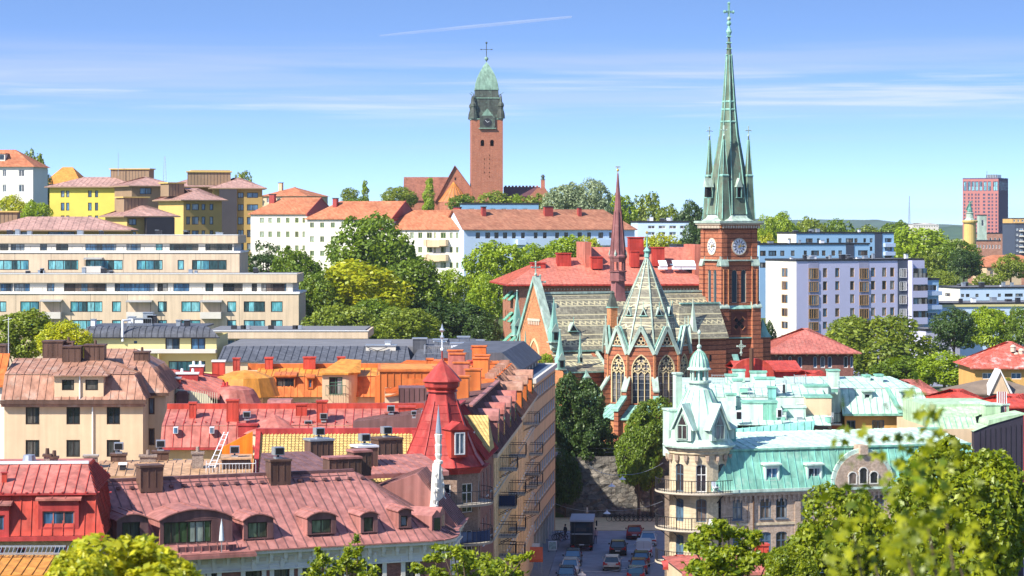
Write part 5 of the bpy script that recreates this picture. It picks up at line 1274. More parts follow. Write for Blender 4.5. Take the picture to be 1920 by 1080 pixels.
for px in (82, 95): chimney(b, px, px+12, 852 if px < 90 else 856, 876, 6, .5, brick_chim, brownsheet, 1)
m = M(); x = b.line(53, 6); m.lathe((x, 6.5, zr-.1), [(.45, 0), (.35, .5), (0, .55)], galv, 12); m.build('roof_vent', b.root)
m = M(); x = b.line(3, 2); z_ = b.zat(900, x, 2); m.box(x, x+.3, 2, 2.3, z_-.3, z_+.4, redm); m.box(x-.06, x+.36, 1.94, 2.36, z_+.4, z_+.46, redm3); m.build('chimney', b.root)
# strip of roof with ladder grid at the very bottom left
b = Bld('tiled_annex', 'low yellow annex roof with a metal walkway grid at the bottom left edge', 'building', -60, 120, 2, px1=92, L=7, z0=8, fm=f_white, gm=g_dark)
b.front.every(.5, b.W-.5, 3, .8, [Z(1078, 120)-2.2], 1.2); b.walls(Z(1078, 120), brick_och); zt = Z(1078, 120); m = M(); slope(m, [(-.2, -.2, zt), (b.W+.2, -.2, zt), (b.W+.2, 4, zt+.4), (-.2, 4, zt+.4)], orange2, .5, th=.1)
m.box(-.2, b.W+.2, 3.4, 3.5, zt+.5, zt+.58, galv); m.box(-.2, b.W+.2, 4.2, 4.3, zt+.75, zt+.83, galv)
for i in range(30): m.bar((-.1+i*.2, 3.4, zt+.54), (-.1+i*.2, 4.25, zt+.8), .03, .03, galv)
m.build('roof', b.root)

# ================= B. mauve roofed corner house
D = 153; b = Bld('corner_house', 'dark red brick corner house with mauve sheet roof, arched dormers and white dentil cornice', 'apartment building', 190, D, 24, px1=806, L=13, z0=-.5, fm=f_dark, gm=g_green)
f = b.front; W = b.W; ze = f.z(1024, f.u(640))
for (a, c) in ((456, 494), (510, 546), (563, 598), (612, 648), (684, 720), (756, 782), (392, 410), (350, 380), (300, 330), (250, 280)):
    for z1_ in (ze-1.15, ze-4.6): u0, u1 = f.u(a)+.12, f.u(c)-.12; f.win(u0, u1, z1_-2.3, z1_, nc=2, nr=2, style='transom', gm=g_dark)
m = M(); zc = ze-.75; f.wall(m, b.z0, zc, brick_dk)
# rounded corner and street side
cor = b.loc(842, 167.0); end = b.loc(862, 173.5); P0 = Vector((W, 0)); 
ctrl = P0+Vector((1.4, .05)); arc = []
for i in range(7):
    t = i/6; arc.append((1-t)**2*P0+2*t*(1-t)*Vector((W+1.75, .0))+t*t*cor)
for p, q in zip(arc, arc[1:]): Face(b, p, q).wall(m, b.z0, zc, brick_dk)
sf = Face(b, cor, end)
for uu in [1+i*2.1 for i in range(8)]:
    for z1_ in (ze-1.15, ze-4.6, ze-8.0):
        if uu+.9 < sf.L-.3: sf.win(uu, uu+.9, z1_-2.2, z1_, nc=2, nr=2, style='transom', fm=f_white, gm=g_dark)
sf.wall(m, b.z0, ze-.5, stucco_w)
m.build('wall', b.root)
# window surrounds
m = M()
for (u0, u1, z0, z1) in f.holes:
    T = f.T()
    m.box(u0-.28, u0-.003, -.08, -.002, z0-.1, z1+.02, stucco_w, T); m.box(u1+.003, u1+.28, -.08, -.002, z0-.1, z1+.02, stucco_w, T); m.box(u0-.32, u1+.32, -.12, -.002, z1+.023, z1+.25, stucco_w, T); m.box(u0-.35, u1+.35, -.15, -.002, z0-.25, z0-.103, stucco_w, T)
    c = (u0+u1)/2; m.box(c-.14, c+.14, -.18, -.122, z1+.05, z1+.5, stucco_w, T); m.ball(tuple(T @ Vector((c, -.1, z1+.55))), .13, stucco_w, 6)
m.build('window_surround', b.root)
m = M()  # cornice: frieze with brackets, following the corner
segs = [(Vector((0, 0)), P0)]+list(zip(arc, arc[1:]))+[(cor, end)]
for p, q in segs:
    F = Face(b, p, q); T = F.T(); 
    m.box(-.03, F.L+.03, -.06, -.002, zc-.35, zc, stucco_w, T); m.box(-.05, F.L+.05, -.2, -.001, zc-.45, zc-.353, stucco_w, T); m.box(-.02, F.L+.02, -.10, .1, zc+.003, ze-.15, stucco_w, T); m.box(-.06, F.L+.06, -.5, .1, ze-.147, ze+.05, stucco_w, T); m.box(-.08, F.L+.08, -.62, -.3, ze+.053, ze+.13, mauve, T)
    n = max(1, int(F.L/.9))
    for i in range(n): uu = F.L*(i+.5)/n; m.box(uu-.11, uu+.11, -.32, -.102, ze-.50, ze-.15, stucco_w, T); m.box(uu-.09, uu+.09, -.22, -.102, ze-.72, ze-.503, stucco_w, T); m.box(uu+.2, uu+.62, -.13, -.102, zc+.1, zc+.34, limest, T)
m.build('cornice', b.root)
# roof
zr = b.zat(892, b.line(430, 6.3), 6.3); xr = b.line(662, 6.3); m = M()
slope(m, [(-.4, -.45, ze+.1), (W-.4, -.45, ze+.1), (xr, 6.3, zr), (-.4, 6.3, zr)], mauve, .62, sh=.05, sw=.045, smat=mauve_d)
pk = Vector((xr, 6.3)); oc = [p+(p-Vector((W-2.5, 4))).normalized()*.4 for p in arc]
pts3 = [(W-.4, -.45)]+[(p.x, p.y) for p in oc]
for p, q in zip(pts3, pts3[1:]): slope(m, [(*p, ze+.1), (*q, ze+.1), (xr, 6.3, zr)], mauve, .5, smat=mauve_d)
slope(m, [(-.4, 6.3, zr), (xr, 6.3, zr), (xr, 9.5, zr-1.5), (-.4, 9.5, zr-1.5)], mauve, .62)
slope(m, [(-.4, 10, ze), (-.4, -.45, ze+.1), (-.4, 6.3, zr)], mauve_d)
m.box(-.4, xr, 6.15, 6.45, zr-.05, zr+.12, mauve_d)
# snow guard
m.box(.5, xr-.8, 5.35, 5.40, zr-.22, zr-.16, mauve_d)
for i in range(22): m.box(.7+i*.85, .95+i*.85, 5.3, 5.55, zr-.45, zr-.3, mauve_d)
# wing along the street
nd = (end-cor).normalized(); nn = Vector((-nd.y, nd.x)); a0 = cor+nd*1.5; a1 = end
r0, r1 = a0+nn*2.3, a1+nn*2.3; g0, g1 = a0+nn*7.5, a1+nn*7.5; zw = Z(866, 177)
slope(m, [(*(a0-nn*.4), ze+.1), (*(a1-nn*.4), ze+.1), (*r1, zw), (*r0, zw)], mauve, .6, smat=mauve_d)
slope(m, [(*r0, zw), (*r1, zw), (*g1, zw-1.9), (*g0, zw-1.9)], mauve, .6, smat=mauve_d)
m.poly([(*(a0-nn*.4), ze+.1), (*r0, zw), (*g0, zw-1.9), (*g0, ze)], mauve)
m.build('roof', b.root)
# arched dormers; fronts in darker mauve, their shade painted into the colour
for (a, c, t, bt, nc, w0, w1, ar, gm) in ((222, 281, 976, 1022, 2, 232, 266, .38, g_dark), (303, 439, 974, 1021, 6, 310, 400, .62, g_green), (460, 516, 976, 1012, 2, 468, 505, .38, g_green), (580, 634, 971, 1003, 2, 588, 625, .36, g_green), (680, 712, 967, 1000, 1, 686, 704, .25, g_green)):
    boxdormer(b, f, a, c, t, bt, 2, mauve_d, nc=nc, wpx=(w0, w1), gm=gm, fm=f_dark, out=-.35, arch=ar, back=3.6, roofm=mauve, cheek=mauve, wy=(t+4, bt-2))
m = M(); Fc = Face(b, arc[2], arc[3]); uu = f.u(758); 
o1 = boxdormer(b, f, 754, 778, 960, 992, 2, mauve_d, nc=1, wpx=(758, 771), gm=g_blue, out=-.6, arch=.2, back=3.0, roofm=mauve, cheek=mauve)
for i, t in enumerate((.35, .75)):
    p = arc[2+i*2]; m = M(); c_ = Vector((xr, 6.3)); dd = (c_-p).normalized(); sd = Vector((-dd.y, dd.x)); q0, q1 = p+dd*.5-sd*.55, p+dd*.5+sd*.55
    m.prism([(*q0, ze+.2), (*q1, ze+.2), (*q1, ze+1.5), (*((q0+q1)/2), ze+1.85), (*q0, ze+1.5)], (dd.x*2.6, dd.y*2.6, 0), mauve); k = m.build('dormer', b.root)
    m = M(); e0, e1 = p+dd*.47-sd*.35, p+dd*.47+sd*.35; m.prism([(*e0, ze+.35), (*e1, ze+.35), (*e1, ze+1.35), (*e0, ze+1.35)], (dd.x*.04, dd.y*.04, 0), g_dark); m.build('window', k)
# terrace parapet in front of the wide dormer
u0, u1 = f.u(330), f.u(470); m = M(); T = f.T(); m.box(u0, u1, -1.0, -.1, ze-.1, ze+.12, mauve, T); m.box(u0, u1-1.0, -.3, -.2, ze+.12, ze+.5, mauve_d, T)
for i in range(int((u1-u0)/.5)): m.box(u0+i*.5, u0+i*.5+.04, -.34, -.301, ze+.12, ze+.5, mauve, T)
m.box(u0-.05, u1+.05, -1.05, -.95, ze-.2, ze+.0, mauve, T)
m.build('terrace', b.root)
# chimneys of the corner house
chimney(b, 264, 305, 873, 906, 5.0, 1.1, brownsheet, brownsheet); chimney(b, 508, 545, 862, 894, 5.2, 1.1, brownsheet, brownsheet, fan=True)
chimney(b, 618, 677, 858, 886, 7.6, 1.3, brownsheet, mauve); chimney(b, 664, 696, 845, 875, 8.5, 1.3, brownsheet, mauve)
chimney(b, 583, 625, 824, 850, 20, 1.4, brownsheet, galv, fan=True); chimney(b, 672, 708, 836, 868, 14, 1.4, brownsheet, whitem, fan=True); chimney(b, 710, 754, 822, 862, 18, 1.6, brownsheet, brownsheet, fan=True)
# roof behind in brown, lower wing
m = M(); y0 = 9.2; x0, x1 = b.line(478, 10), b.line(620, 12)
slope(m, [(x0, y0, b.zat(893, x0, y0)), (x1, y0, b.zat(893, x0, y0)), (x1, y0+7, b.zat(852, x0, y0+7)), (x0+2.5, y0+7, b.zat(852, x0, y0+7))], mauve_d, .6, th=.3); 
x2 = b.line(700, 16); slope(m, [(x1, 12, zr-.9), (x2+4, 12, zr-.9), (x2+4, 17, zr-.1), (x1, 17, zr-.1)], mauve, .6, th=.3); m.build('rear_roof', b.root)
m = M(); m.box(0, W-6, 9.4, 13, 2, zr-1.6, brick_dk); m.build('rear_wall', b.root)
# ornamental gable with pinnacles at the corner
m = M(); gp = b.loc(822, 168.5)
T = Matrix.Translation((gp.x, gp.y, 0)) @ Matrix.Rotation(math.atan2(nd.y, nd.x), 4, 'Z')
m.prism([tuple(T @ Vector(p)) for p in ((-1.6, 0, ze-1), (3.4, 0, ze-1), (3.4, 0, ze+1.2), (2.4, 0, ze+1.9), (1.9, 0, ze+3.2), (1.2, 0, ze+4.2), (.6, 0, ze+4.2), (-.1, 0, ze+3.2), (-.6, 0, ze+1.9), (-1.6, 0, ze+1.2))], tuple(T.to_3x3() @ Vector((0, .45, 0))), stucco_w)
for (u, zt_, r_) in ((-1.5, 1.6, .16), (-.5, 2.6, .16), (.9, 4.3, .2), (2.3, 2.6, .16), (3.3, 1.6, .16)):
    m.lathe(tuple(T @ Vector((u, .1, ze+zt_))), [(r_, -2.2), (r_, -.2), (r_*1.6, -.1), (r_*1.6, .05), (r_*.8, .15), (r_*1.3, .45), (r_*.6, .8), (r_*.9, 1.0), (0, 1.3)], stucco_w, 8)
m.build('ornamental_gable', b.root)
m = M(); q = T @ Vector((.9, .1, ze+4.9)); m.lathe(tuple(q), [(.22, 0), (.26, .5), (.2, .6), (.28, 1.2), (.12, 1.3)], stucco_w, 8); m.lathe((q.x, q.y, q.z+1.3), [(.22, 0), (0, 1.9)], galv, 8); m.build('obelisk', b.root)
# parasol on the terrace
m = M(); px, py = f.u(410), 0; P_ = f.P(f.u(410), ze+.12, .6); m.tube(P_, (P_[0], P_[1], P_[2]+1.9), .03, galv, 5); m.lathe(P_, [(.03, .55), (.17, .7), (.10, 1.5), (.0, 2.05)], plain('pale_canvas', (.55, .60, .62), .9), 8)
wp = b.root.matrix_basis; o = m.build('folded_parasol'); o.matrix_world = Matrix.Translation((b.X0, b.Y0, 0)) @ Matrix.Rotation(b.t, 4, 'Z'); 
o.data.transform(Matrix.Translation(-Vector(P_))); o.location = Matrix.Rotation(b.t, 3, 'Z') @ Vector(P_)+Vector((b.X0, b.Y0, 0)); o.rotation_euler = (0, 0, b.t); tag(o, 'closed pale grey parasol standing on the small roof terrace', 'parasol')

# ================= C. tan low roofs with brick chimneys between the corner house and the beige house
b = Bld('courtyard_building', 'low courtyard building with tan sheet roofs, brick chimneys and plank screen', 'building', 183, 172, 6, px1=472, L=9, z0=2, fm=f_white, gm=g_mix)
zt = Z(892, 172); b.walls(zt, cream); m = M()
slope(m, [(-.3, -.3, zt), (b.W, -.3, zt), (b.W, 5, zt+.35), (-.3, 5, zt+.35)], tan, .62, th=.2); slope(m, [(-.3, 5, zt+.35), (b.W, 5, zt+.35), (b.W, 9, zt+.2), (-.3, 9, zt+.2)], tan, .62)
m.build('roof', b.root)
chimney(b, 157, 182, 854, 880, 3, .9, brick_chim, brick_chim); chimney(b, 208, 236, 851, 878, 7, .9, brownsheet, brownsheet, fan=True); chimney(b, 262, 292, 854, 872, 6, .9, brick_chim, brick_chim, 1)
chimney(b, 286, 316, 846, 866, 8, .8, brownsheet, brownsheet, 1, fan=True); chimney(b, 360, 381, 848, 886, 2.4, .7, brick_chim, brick_chim, 1); chimney(b, 224, 236, 868, 882, 2, .4, darkm, whitem); chimney(b, 175, 196, 882, 900, .5, .6, brownsheet, brownsheet)
x0, x1 = b.line(416, 2), b.line(470, 2); m = M(); zz = b.zat(862, x0, 2); m.box(x0, x1, 2, 5, zz-1.8, zz, brownsheet)
for i in range(16): m.box(x0+i*(x1-x0)/16, x0+i*(x1-x0)/16+.04, 1.96, 1.999, zz-1.8, zz-.05, darkm)
m.box(x0-.1, x1+.1, 1.9, 5.1, zz+.002, zz+.1, tan); k = m.build('plank_screen', b.root); fanbox(b.line(440, 3), 3, zz+.1, k)
m = M(); x0 = b.line(386, 1); x2 = b.line(480, 1); zz = b.zat(893, x0, 1); rail(m, x0, x2, .6, 3, zz, .9, whitem); m.build('railing', b.root)
m = M(); x0 = b.line(390, 2); 
for k in (0, .45): m.bar((x0+k, 1.4, zt+.3), (x0+1.1+k*.6, 3.2, zt+2.6), .05, .05, whitem)
for i in range(7): t = (i+.5)/7; m.bar((x0+1.1*t, 1.4+1.8*t, zt+.3+2.3*t), (x0+.45+(1.1-.18)*t, 1.4+1.8*t, zt+.3+2.3*t), .04, .04, whitem)
m.build('roof_ladder', b.root)
# yellow wall strip with small windows below the red roof
# ================= D. beige house
D = 215; b = Bld('beige_house', 'beige rendered house with rust brown mansard roof, twin window dormer and dark chimneys', 'apartment building', 8, D, 1, px1=268, L=13, z0=-.5, fm=f_dark, gm=g_dark)
f = b.front; ze = Z(749, D)
f.grid([(48, 74), (124.5, 150), (200, 225)], [(763.5, 796), (825, 857)], 20, nc=2, fw=.1)
f.grid([(48, 74), (124.5, 150), (200, 225)], [(888, 920)], 20, nc=2, fw=.1); b.walls(ze-.05, cream)
W = b.W; m = M(); zb = Z(702, D+1.3); zr = zb+1.1
slope(m, [(-.2, -.5, ze), (W+.3, -.5, ze), (W-.9, 1.3, zb), (-.2, 1.3, zb)], rust, .68); slope(m, [(W+.3, -.5, ze), (W+.3, 12, ze), (W-.9, 10, zb), (W-.9, 1.3, zb)], rust, .68)
slope(m, [(-.2, 1.2, zb+.02), (W-.9, 1.2, zb+.02), (W-4.2, 6.3, zr), (-.2, 6.3, zr)], rust, .68); slope(m, [(W-.9, 1.2, zb+.02), (W-.9, 11, zb+.02), (W-4.2, 6.3, zr)], rust, .68); slope(m, [(-.2, 11, zb), (-.2, 6.3, zr), (W-4.2, 6.3, zr), (W-.9, 11, zb)], rust)
m.box(-.25, W+.35, -.62, -.35, ze-.35, ze-.03, brownsheet); m.box(-.2, W+.2, -.45, -.003, ze-.6, ze-.353, rust); m.build('roof', b.root)
u0, u1 = f.u(103), f.u(195); z1, z0 = f.z(703, u0), f.z(745, u0); m = M(); FF = Face(b, (u0, -.3), (u1, -.3)); w1, w2 = FF.u(116), FF.u(139); w3, w4 = FF.u(160), FF.u(184); wz0, wz1 = FF.z(732, 0), FF.z(712, 0)
wallgrid(m, FF.p0, FF.p1, z0, z1, [(w1, w2, wz0, wz1), (w3, w4, wz0, wz1)], cream, .16); m.box(u0, u0+.1, -.299, 3.5, z0, z1, cream); m.box(u1-.1, u1, -.299, 3.5, z0, z1, cream)
c = (u0+u1)/2+.2; zq = z1+.55
slope(m, [(u0-.4, -.7, z1), (u1+.4, -.7, z1), (c+1.2, 2.6, zq), (c-1.2, 2.6, zq)], rust, .6, th=.08); slope(m, [(u0-.4, 4, z1), (u0-.4, -.7, z1), (c-1.2, 2.6, zq), (c-1.2, 4, zq)], rust, .6, th=.08); slope(m, [(u1+.4, -.7, z1), (u1+.4, 4, z1), (c+1.2, 4, zq), (c+1.2, 2.6, zq)], rust, .6, th=.08)
k = m.build('dormer', b.root)
for a, c_ in ((w1, w2), (w3, w4)): me, _ = winmesh(round(c_-a, 2), round(wz1-wz0, 2), 1, 1, f_dark, g_dark, .09, '', False); link('window', me, k, FF.P(a, wz0), 0)
pipe(b, f, f.u(174), 0, ze-.4, whitem); pipe(b, FF, FF.u(150), z0-.1, z1, whitem)
for (a, c_, t, bt, yy, dd) in ((80, 117, 639, 662, 9, 2), (117, 151, 649, 682, 5, 1.6), (158, 195, 646, 682, 5.5, 1.6), (118, 136, 640, 655, 10, 1), (-4, 10, 646, 672, 8, 2)): chimney(b, a, c_, t, bt, yy, dd, brownsheet, brownsheet, 1 if a > 100 else 0)
m = M(); x = b.line(16, 5); m.tube((x, 5, zr-.3), (x, 5, zr+3.6), .03, whitem, 4); m.bar((x-.5, 5, zr+3.3), (x+.3, 5, zr+3.5), .03, .03, whitem); m.build('antenna', b.root)
# recessed right part
b2 = Bld('beige_house', 'recessed right part of the beige houses with its own brown roof and chimney', 'apartment building', 240, D+4, 1, px1=311, L=12, z0=-.5, fm=f_brown, gm=g_mix)
f = b2.front; ze2 = Z(736, D+4); f.grid([(269.5, 290)], [(746, 777), (803, 835)], 280, nc=2, fw=.1); f.grid([(269.5, 290)], [(868, 898)], 280, nc=2, fw=.1); b2.walls(ze2, cream)
W = b2.W; m = M(); zb = Z(690, D+5.5); slope(m, [(-2, -.4, ze2), (W+.25, -.4, ze2), (W-1.3, 1.6, zb), (-2, 1.6, zb)], rust, .68); slope(m, [(W+.25, -.4, ze2), (W+.25, 12, ze2), (W-1.3, 10, zb), (W-1.3, 1.6, zb)], rust, .68)
slope(m, [(-4, 1.6, zb), (W-1.3, 1.6, zb), (W-3.5, 7, zb+1.4), (-4, 7, zb+1.4)], rust, .68); slope(m, [(W-1.3, 1.6, zb), (W-1.3, 11, zb), (W-3.5, 7, zb+1.4)], rust); m.box(-.1, W+.3, -.5, -.3, ze2-.25, ze2-.02, brownsheet); m.build('roof', b2.root)
chimney(b2, 251, 278, 659, 695, 3.6, 1.4, brownsheet, brownsheet, 1)
boxdormer(b2, f, 225, 247, 694, 720, 2, cream, nc=1, wpx=(232, 243), out=-.5, back=2.5, roofm=rust, gm=g_dark, fm=f_dark)
b = Bld('orange_roofed_house', 'sliver of a white house with orange roof at the left edge beside the beige house', 'house', -60, 216, 2, px1=8, L=12, z0=-.5, fm=f_white, gm=g_dark)
b.front.grid([(-45, -30)], [(760, 790)], -40); b.walls(Z(733, 208), white_r); m = M(); slope(m, [(-.2, -.4, Z(733, 208)), (b.W, -.4, Z(733, 208)), (b.W, 3, Z(672, 211)), (-.2, 3, Z(672, 211))], orange, .6, th=.2); m.build('roof', b.root)
# ================= E. red roofed row behind (ridge beam, chimneys), yellow wall below
D = 200; b = Bld('red_roofed_row', 'long house with faded red sheet roof, bright red ridge beam and tall red chimneys', 'apartment building', 306, D, 2, px1=795, L=11, z0=-.5, fm=f_white, gm=g_mix)
f = b.front; ze = Z(838, D); W = b.W
f.grid([(324, 342), (394, 411), (350, 368)], [(860, 880)], 330, nc=2, fw=.1); b.walls(ze, plain('ochre_plaster', (.60, .43, .19), .85, .12, .4, streak=.1))
zb = Z(799, D+.8); zr = Z(767, D+5); m = M()
slope(m, [(-.2, -.4, ze), (W, -.4, ze), (W, .9, zb), (-.2, .9, zb)], redm3 if False else redm2, .7, smat=redm3); slope(m, [(-.2, .85, zb+.03), (W, .85, zb+.03), (W, 5, zr), (-.2, 5, zr)], redm2, .7, smat=redm3); slope(m, [(-.2, 5, zr), (W, 5, zr), (W, 11, zb), (-.2, 11, zb)], redm2, .7)
m.poly([(-.2, -.4, ze), (-.2, .9, zb), (-.2, 5, zr), (-.2, 11, zb), (-.2, 11, ze)], redm3); m.box(-.2, W, 5.01, 5.45, zr-.3, zr+.42, redm); m.box(-.2, W, -.5, -.3, ze-.2, ze-.02, redm3)
for i in range(28): m.box(.6+i*.85, .7+i*.85, 1.4, 1.6, zb+.2, zb+.32, redm3)
m.build('roof', b.root)
for (a, c, t, bt, y, dp, mt) in ((355, 367, 754, 775, 2.6, .7, redm), (425, 447, 749, 787, 1.8, .9, redm), (555, 575, 757, 774, 3.2, 1, redm), (594, 613, 751, 793, 1.5, .9, redm), (446, 482, 795, 810, .2, 1, redm3), (722, 745, 772, 800, 2, 1, redm2), (748, 778, 762, 782, 3.4, 1, redm), (738, 762, 784, 800, 1.2, .8, redm3)):
    chimney(b, a, c, t, bt, y, dp, mt, mt)
for px in (325, 393): 
    m = M(); x = f.u(px); zz = Z(808, D); m.box(x, x+.36, -.12, .5, zz-.2, zz+.3, whitem); k = m.build('skylight', b.root); m = M(); m.box(x+.05, x+.31, -.14, -.121, zz-.15, zz+.25, g_blue); m.build('pane', k)
for (px, py) in ((463, 781), (578, 798), (607, 784), (706, 797), (733, 770), (762, 795)):
    x = b.line(px, 1.5); fanbox(x, 1.5, b.zat(py, x, 1.5)-.3, b.root, .3)
m = M(); m.lathe((b.line(512, 1.2), 1.6, zb-.1), [(2.6, -.5), (2.7, -.45), (.2, .9), (0, 1.0)], redm2, 10); m.lathe((b.line(512, 1.2), 1.6, zb-1.2), [(2.4, -1), (2.4, .7)], cream, 14); m.build('bay_roof', b.root)

# ================= F. house with orange corrugated gable and yellow pantiles
pantile = tile('yellow_pantile', (.66, .47, .17), (.50, .34, .12), .42, .27, .12, .12)
corr = metal('orange_corrugated', (.80, .22, .02), .5, .06, pan=.2)
D = 183; b = Bld('pantiled_house', 'house with yellow pantile roof framed in red and a bright orange corrugated gable end', 'house', 482, D, 3, px1=800, L=12, z0=-.5, fm=f_white, gm=g_dark)
W = b.W; ze = Z(893, D); zr = b.zat(812, 2, 4.6); b.walls(ze, cream); m = M()
slope(m, [(0, -.3, ze-.3), (W, -.3, ze-.3), (W-.6, 4.6, zr), (0, 4.6, zr)], pantile, th=.1); slope(m, [(0, 4.6, zr), (W, 4.6, zr), (W, 10, ze), (0, 10, ze)], pantile)
for i in range(int(W/.27)): m.bar((i*.27+.1, -.3, ze-.27), (i*.27+.1, 4.6, zr+.03), .09, .07, pantile, up=(0, -1, 1))
for x in (-.12, W-.35): m.bar((x, -.35, ze-.2), (x+(0 if x < 0 else -.5), 4.6, zr+.1), .34, .3, redm3)
m.box(-.3, W+.1, 4.45, 4.95, zr-.1, zr+.34, redm3); m.build('roof', b.root)
x0 = b.line(417, 1.5); m = M(); zl = b.zat(838, x0, 1.5); 
m.prism([(x0, 1.2, 2), (-.3, -.3, 2), (-.3, -.3, ze-.1), (-.3, 4.4, zr-.05), (x0, 3.5, zl)][:2]+[(-.3, -.3, Z(808, D)), (x0, 1.2, zl)], (0, .12, 0), corr)
nn_ = 26
for i in range(nn_): t = (i+.5)/nn_; xx = x0*(1-t)-.3*t; yy = 1.2*(1-t)-.3*t; m.box(xx-.045, xx+.045, yy-.05, yy-.004, 2, (zl-.03)*(1-t)+(Z(808, D)-.03)*t, corr)
m.build('corrugated_gable', b.root)
for (a, c) in ((527, 552), (625, 655), (755, 765)):
    x0, x1 = b.line(a, 1), b.line(c, 1); m = M(); zz = b.zat(883, x0, 1); m.box(x0, x1, .4, 1.8, zz-1.2, zz+.25, redm); k = m.build('dormer', b.root); m = M(); m.box(x0+.2, x1-.2, .36, .395, zz-1, zz+.1, g_mix); m.build('window', k)

# ================= G. orange roofed court behind
D = 240; b = Bld('orange_roofed_block', 'block with orange mansard roof, cream round stair tower and a row of orange chimneys', 'apartment building', 478, D, 2, px1=800, L=11, z0=-.5, fm=f_green, gm=g_mix)
f = b.front; W = b.W; ze = Z(744, D); f.grid([(547, 564), (585, 593), (484, 496)], [(755, 770)], 500, nc=2, fw=.08)
b.walls(ze, plain('yellow_plaster', (.66, .58, .36), .85, .1, .4, streak=.1)); zb = Z(706, D+.8); zr = Z(690, D+5); m = M()
slope(m, [(0, -.4, ze), (W, -.4, ze), (W, .8, zb), (0, .8, zb)], orange, .62); slope(m, [(0, .7, zb+.03), (W, .7, zb+.03), (W, 5, zr), (0, 5, zr)], orange2, .62, smat=orange); slope(m, [(0, 5, zr), (W, 5, zr), (W, 11, zb), (0, 11, zb)], orange)
m.box(-1, W, 5, 5.4, zr-.2, zr+.42, orange); m.poly([(0, -.4, ze), (0, .8, zb), (0, 5, zr), (0, 11, zb), (0, 11, ze)], orange); m.build('roof', b.root)
for (a, c, t, bt, mt) in ((398, 420, 676, 704, orange), (437, 449, 671, 688, redm), (497, 511, 670, 690, redm), (569, 591, 669, 692, redm), (633, 646, 669, 684, redm), (800, 812, 672, 694, orange)):
    chimney(b, a, c, t, bt, 4.2, 1, mt, mt)
boxdormer(b, f, 516, 553, 706, 742, 1, orange, nc=3, gm=g_dark, fm=f_dark, out=-.1, wpx=(518, 551), top=.15)
boxdormer(b, f, 576, 587, 709, 729, 1, orange, nc=1, gm=g_blue, fm=orange, out=.05, back=1, top=.1)
for px in (487, 502): boxdormer(b, f, px-4, px+5, 711, 728, 1, orange, nc=1, gm=g_blue, fm=orange, out=.0, back=1, top=.1)
# cream tower
u0, u1 = f.u(605), f.u(670); m = M(); cx, R_ = (u0+u1)/2, (u1-u0)/2; zt = f.z(698, cx)
FF = Face(b, (cx-R_, -1.2), (cx+R_*.35, -1.2)); w0, w1 = FF.u(617), FF.u(642); wz0, wz1 = FF.z(740, 0), FF.z(707, 0)
wallgrid(m, FF.p0, FF.p1, 0, zt, [(w0, w1, wz0, wz1)], cream, .18)
ar = [(cx+R_*.35+R_*.65*math.sin(R(15*i)), -1.2+R_*.9*(1-math.cos(R(15*i)))) for i in range(7)]
for p, q in zip(ar, ar[1:]): m.poly([(*p, 0), (*q, 0), (*q, zt), (*p, zt)], cream)
m.poly([(cx-R_, -1.2, 0), (cx-R_, 2, 0), (cx-R_, 2, zt), (cx-R_, -1.2, zt)], cream); m.box(cx+R_-.02, cx+R_, ar[-1][1], 3.5, 0, zt, cream)
slope(m, [(cx-R_-.3, -1.5, zt), (cx+R_*.5, -1.5, zt), (cx+R_+.3, -.3, zt), (cx+R_+.3, 3, zt+1), (cx, 3.4, zt+1.1)], orange2, None, th=.15)
k = m.build('stair_tower', b.root); me, _ = winmesh(round(w1-w0, 2), round(wz1-wz0, 2), 2, 2, f_green, g_mix, .08, 'transom', False); link('window', me, k, FF.P(w0, wz0), 0)
m = M(); rail(m, cx-R_+w0-.3, cx-R_+w1+.3, -1.75, -1.22, wz0-.1, 1.0, f_green); m.build('balcony', b.root)
# orange battened wall to the right
b = Bld('orange_clad_house', 'house clad in orange battened sheet, behind the red turret', 'house', 712, 232, 3, px1=830, L=9, z0=-.5, fm=f_dark, gm=g_dark)
zt = Z(697, 232); b.front.every(.3, b.W-.3, 3, .8, [Z(800, 232)], 1.2); b.walls(zt, orange); m = M()
for i in range(int(b.W/.62)+1): m.box(i*.62, i*.62+.05, -.06, -.002, 4, zt-.1, orange)
slab(m, -.15, b.W+.1, -.15, 9, zt+.003, zt+.2, orange, orange2); m.build('roof', b.root)
b.zt = zt
for (a, c, t, bt, mt) in ((724, 745, 736, 750, mauve_d), (812, 824, 688, 700, redm)): chimney(b, a, c, t, bt, 3, 1, mt, mt)
b = Bld('low_annex', 'low annex with curved cream wall and dark mauve sheet roof beside the red turret', 'building', 722, 216, 3, px1=795, L=8, z0=-.5, fm=f_white, gm=g_dark)
zt = Z(738, 216); b.front.every(.3, b.W-.3, 2, .8, [Z(790, 216)], 1.2); b.walls(zt, cream); m = M(); slope(m, [(0, -.3, zt-.2), (b.W, -.3, zt+.3), (b.W, 5, zt+.6), (0, 5, zt+.1)], orange, .5, th=.1); m.box(b.W*.35, b.W+.2, -.4, 3, zt-1.4, zt+.5, mauve_d); 
for i in range(7): m.box(b.W*.35+i*.42, b.W*.35+i*.42+.04, -.44, -.401, zt-1.4, zt+.45, brownsheet)
m.build('roof', b.root)
b = Bld('courtyard_shed', 'small shed with rounded dusty red roof between red roof row and orange block', 'shed', 503, 222, 0, px1=543, L=3, z0=-.5)
zt = Z(757, 222); b.walls(zt-.4, mauve_d); m = M(); m.box(-.1, b.W+.1, -.1, 3.1, zt-.397, zt, mauve)
for i in range(4): m.box(i*.45, i*.45+.04, -.14, -.101, 6, zt-.5, brownsheet)
m.prism([(-.1, -.1, zt), (-.1, .5, zt+.3), (-.1, 2.5, zt+.3), (-.1, 3.1, zt)], (b.W+.2, 0, 0), mauve); m.build('roof', b.root)

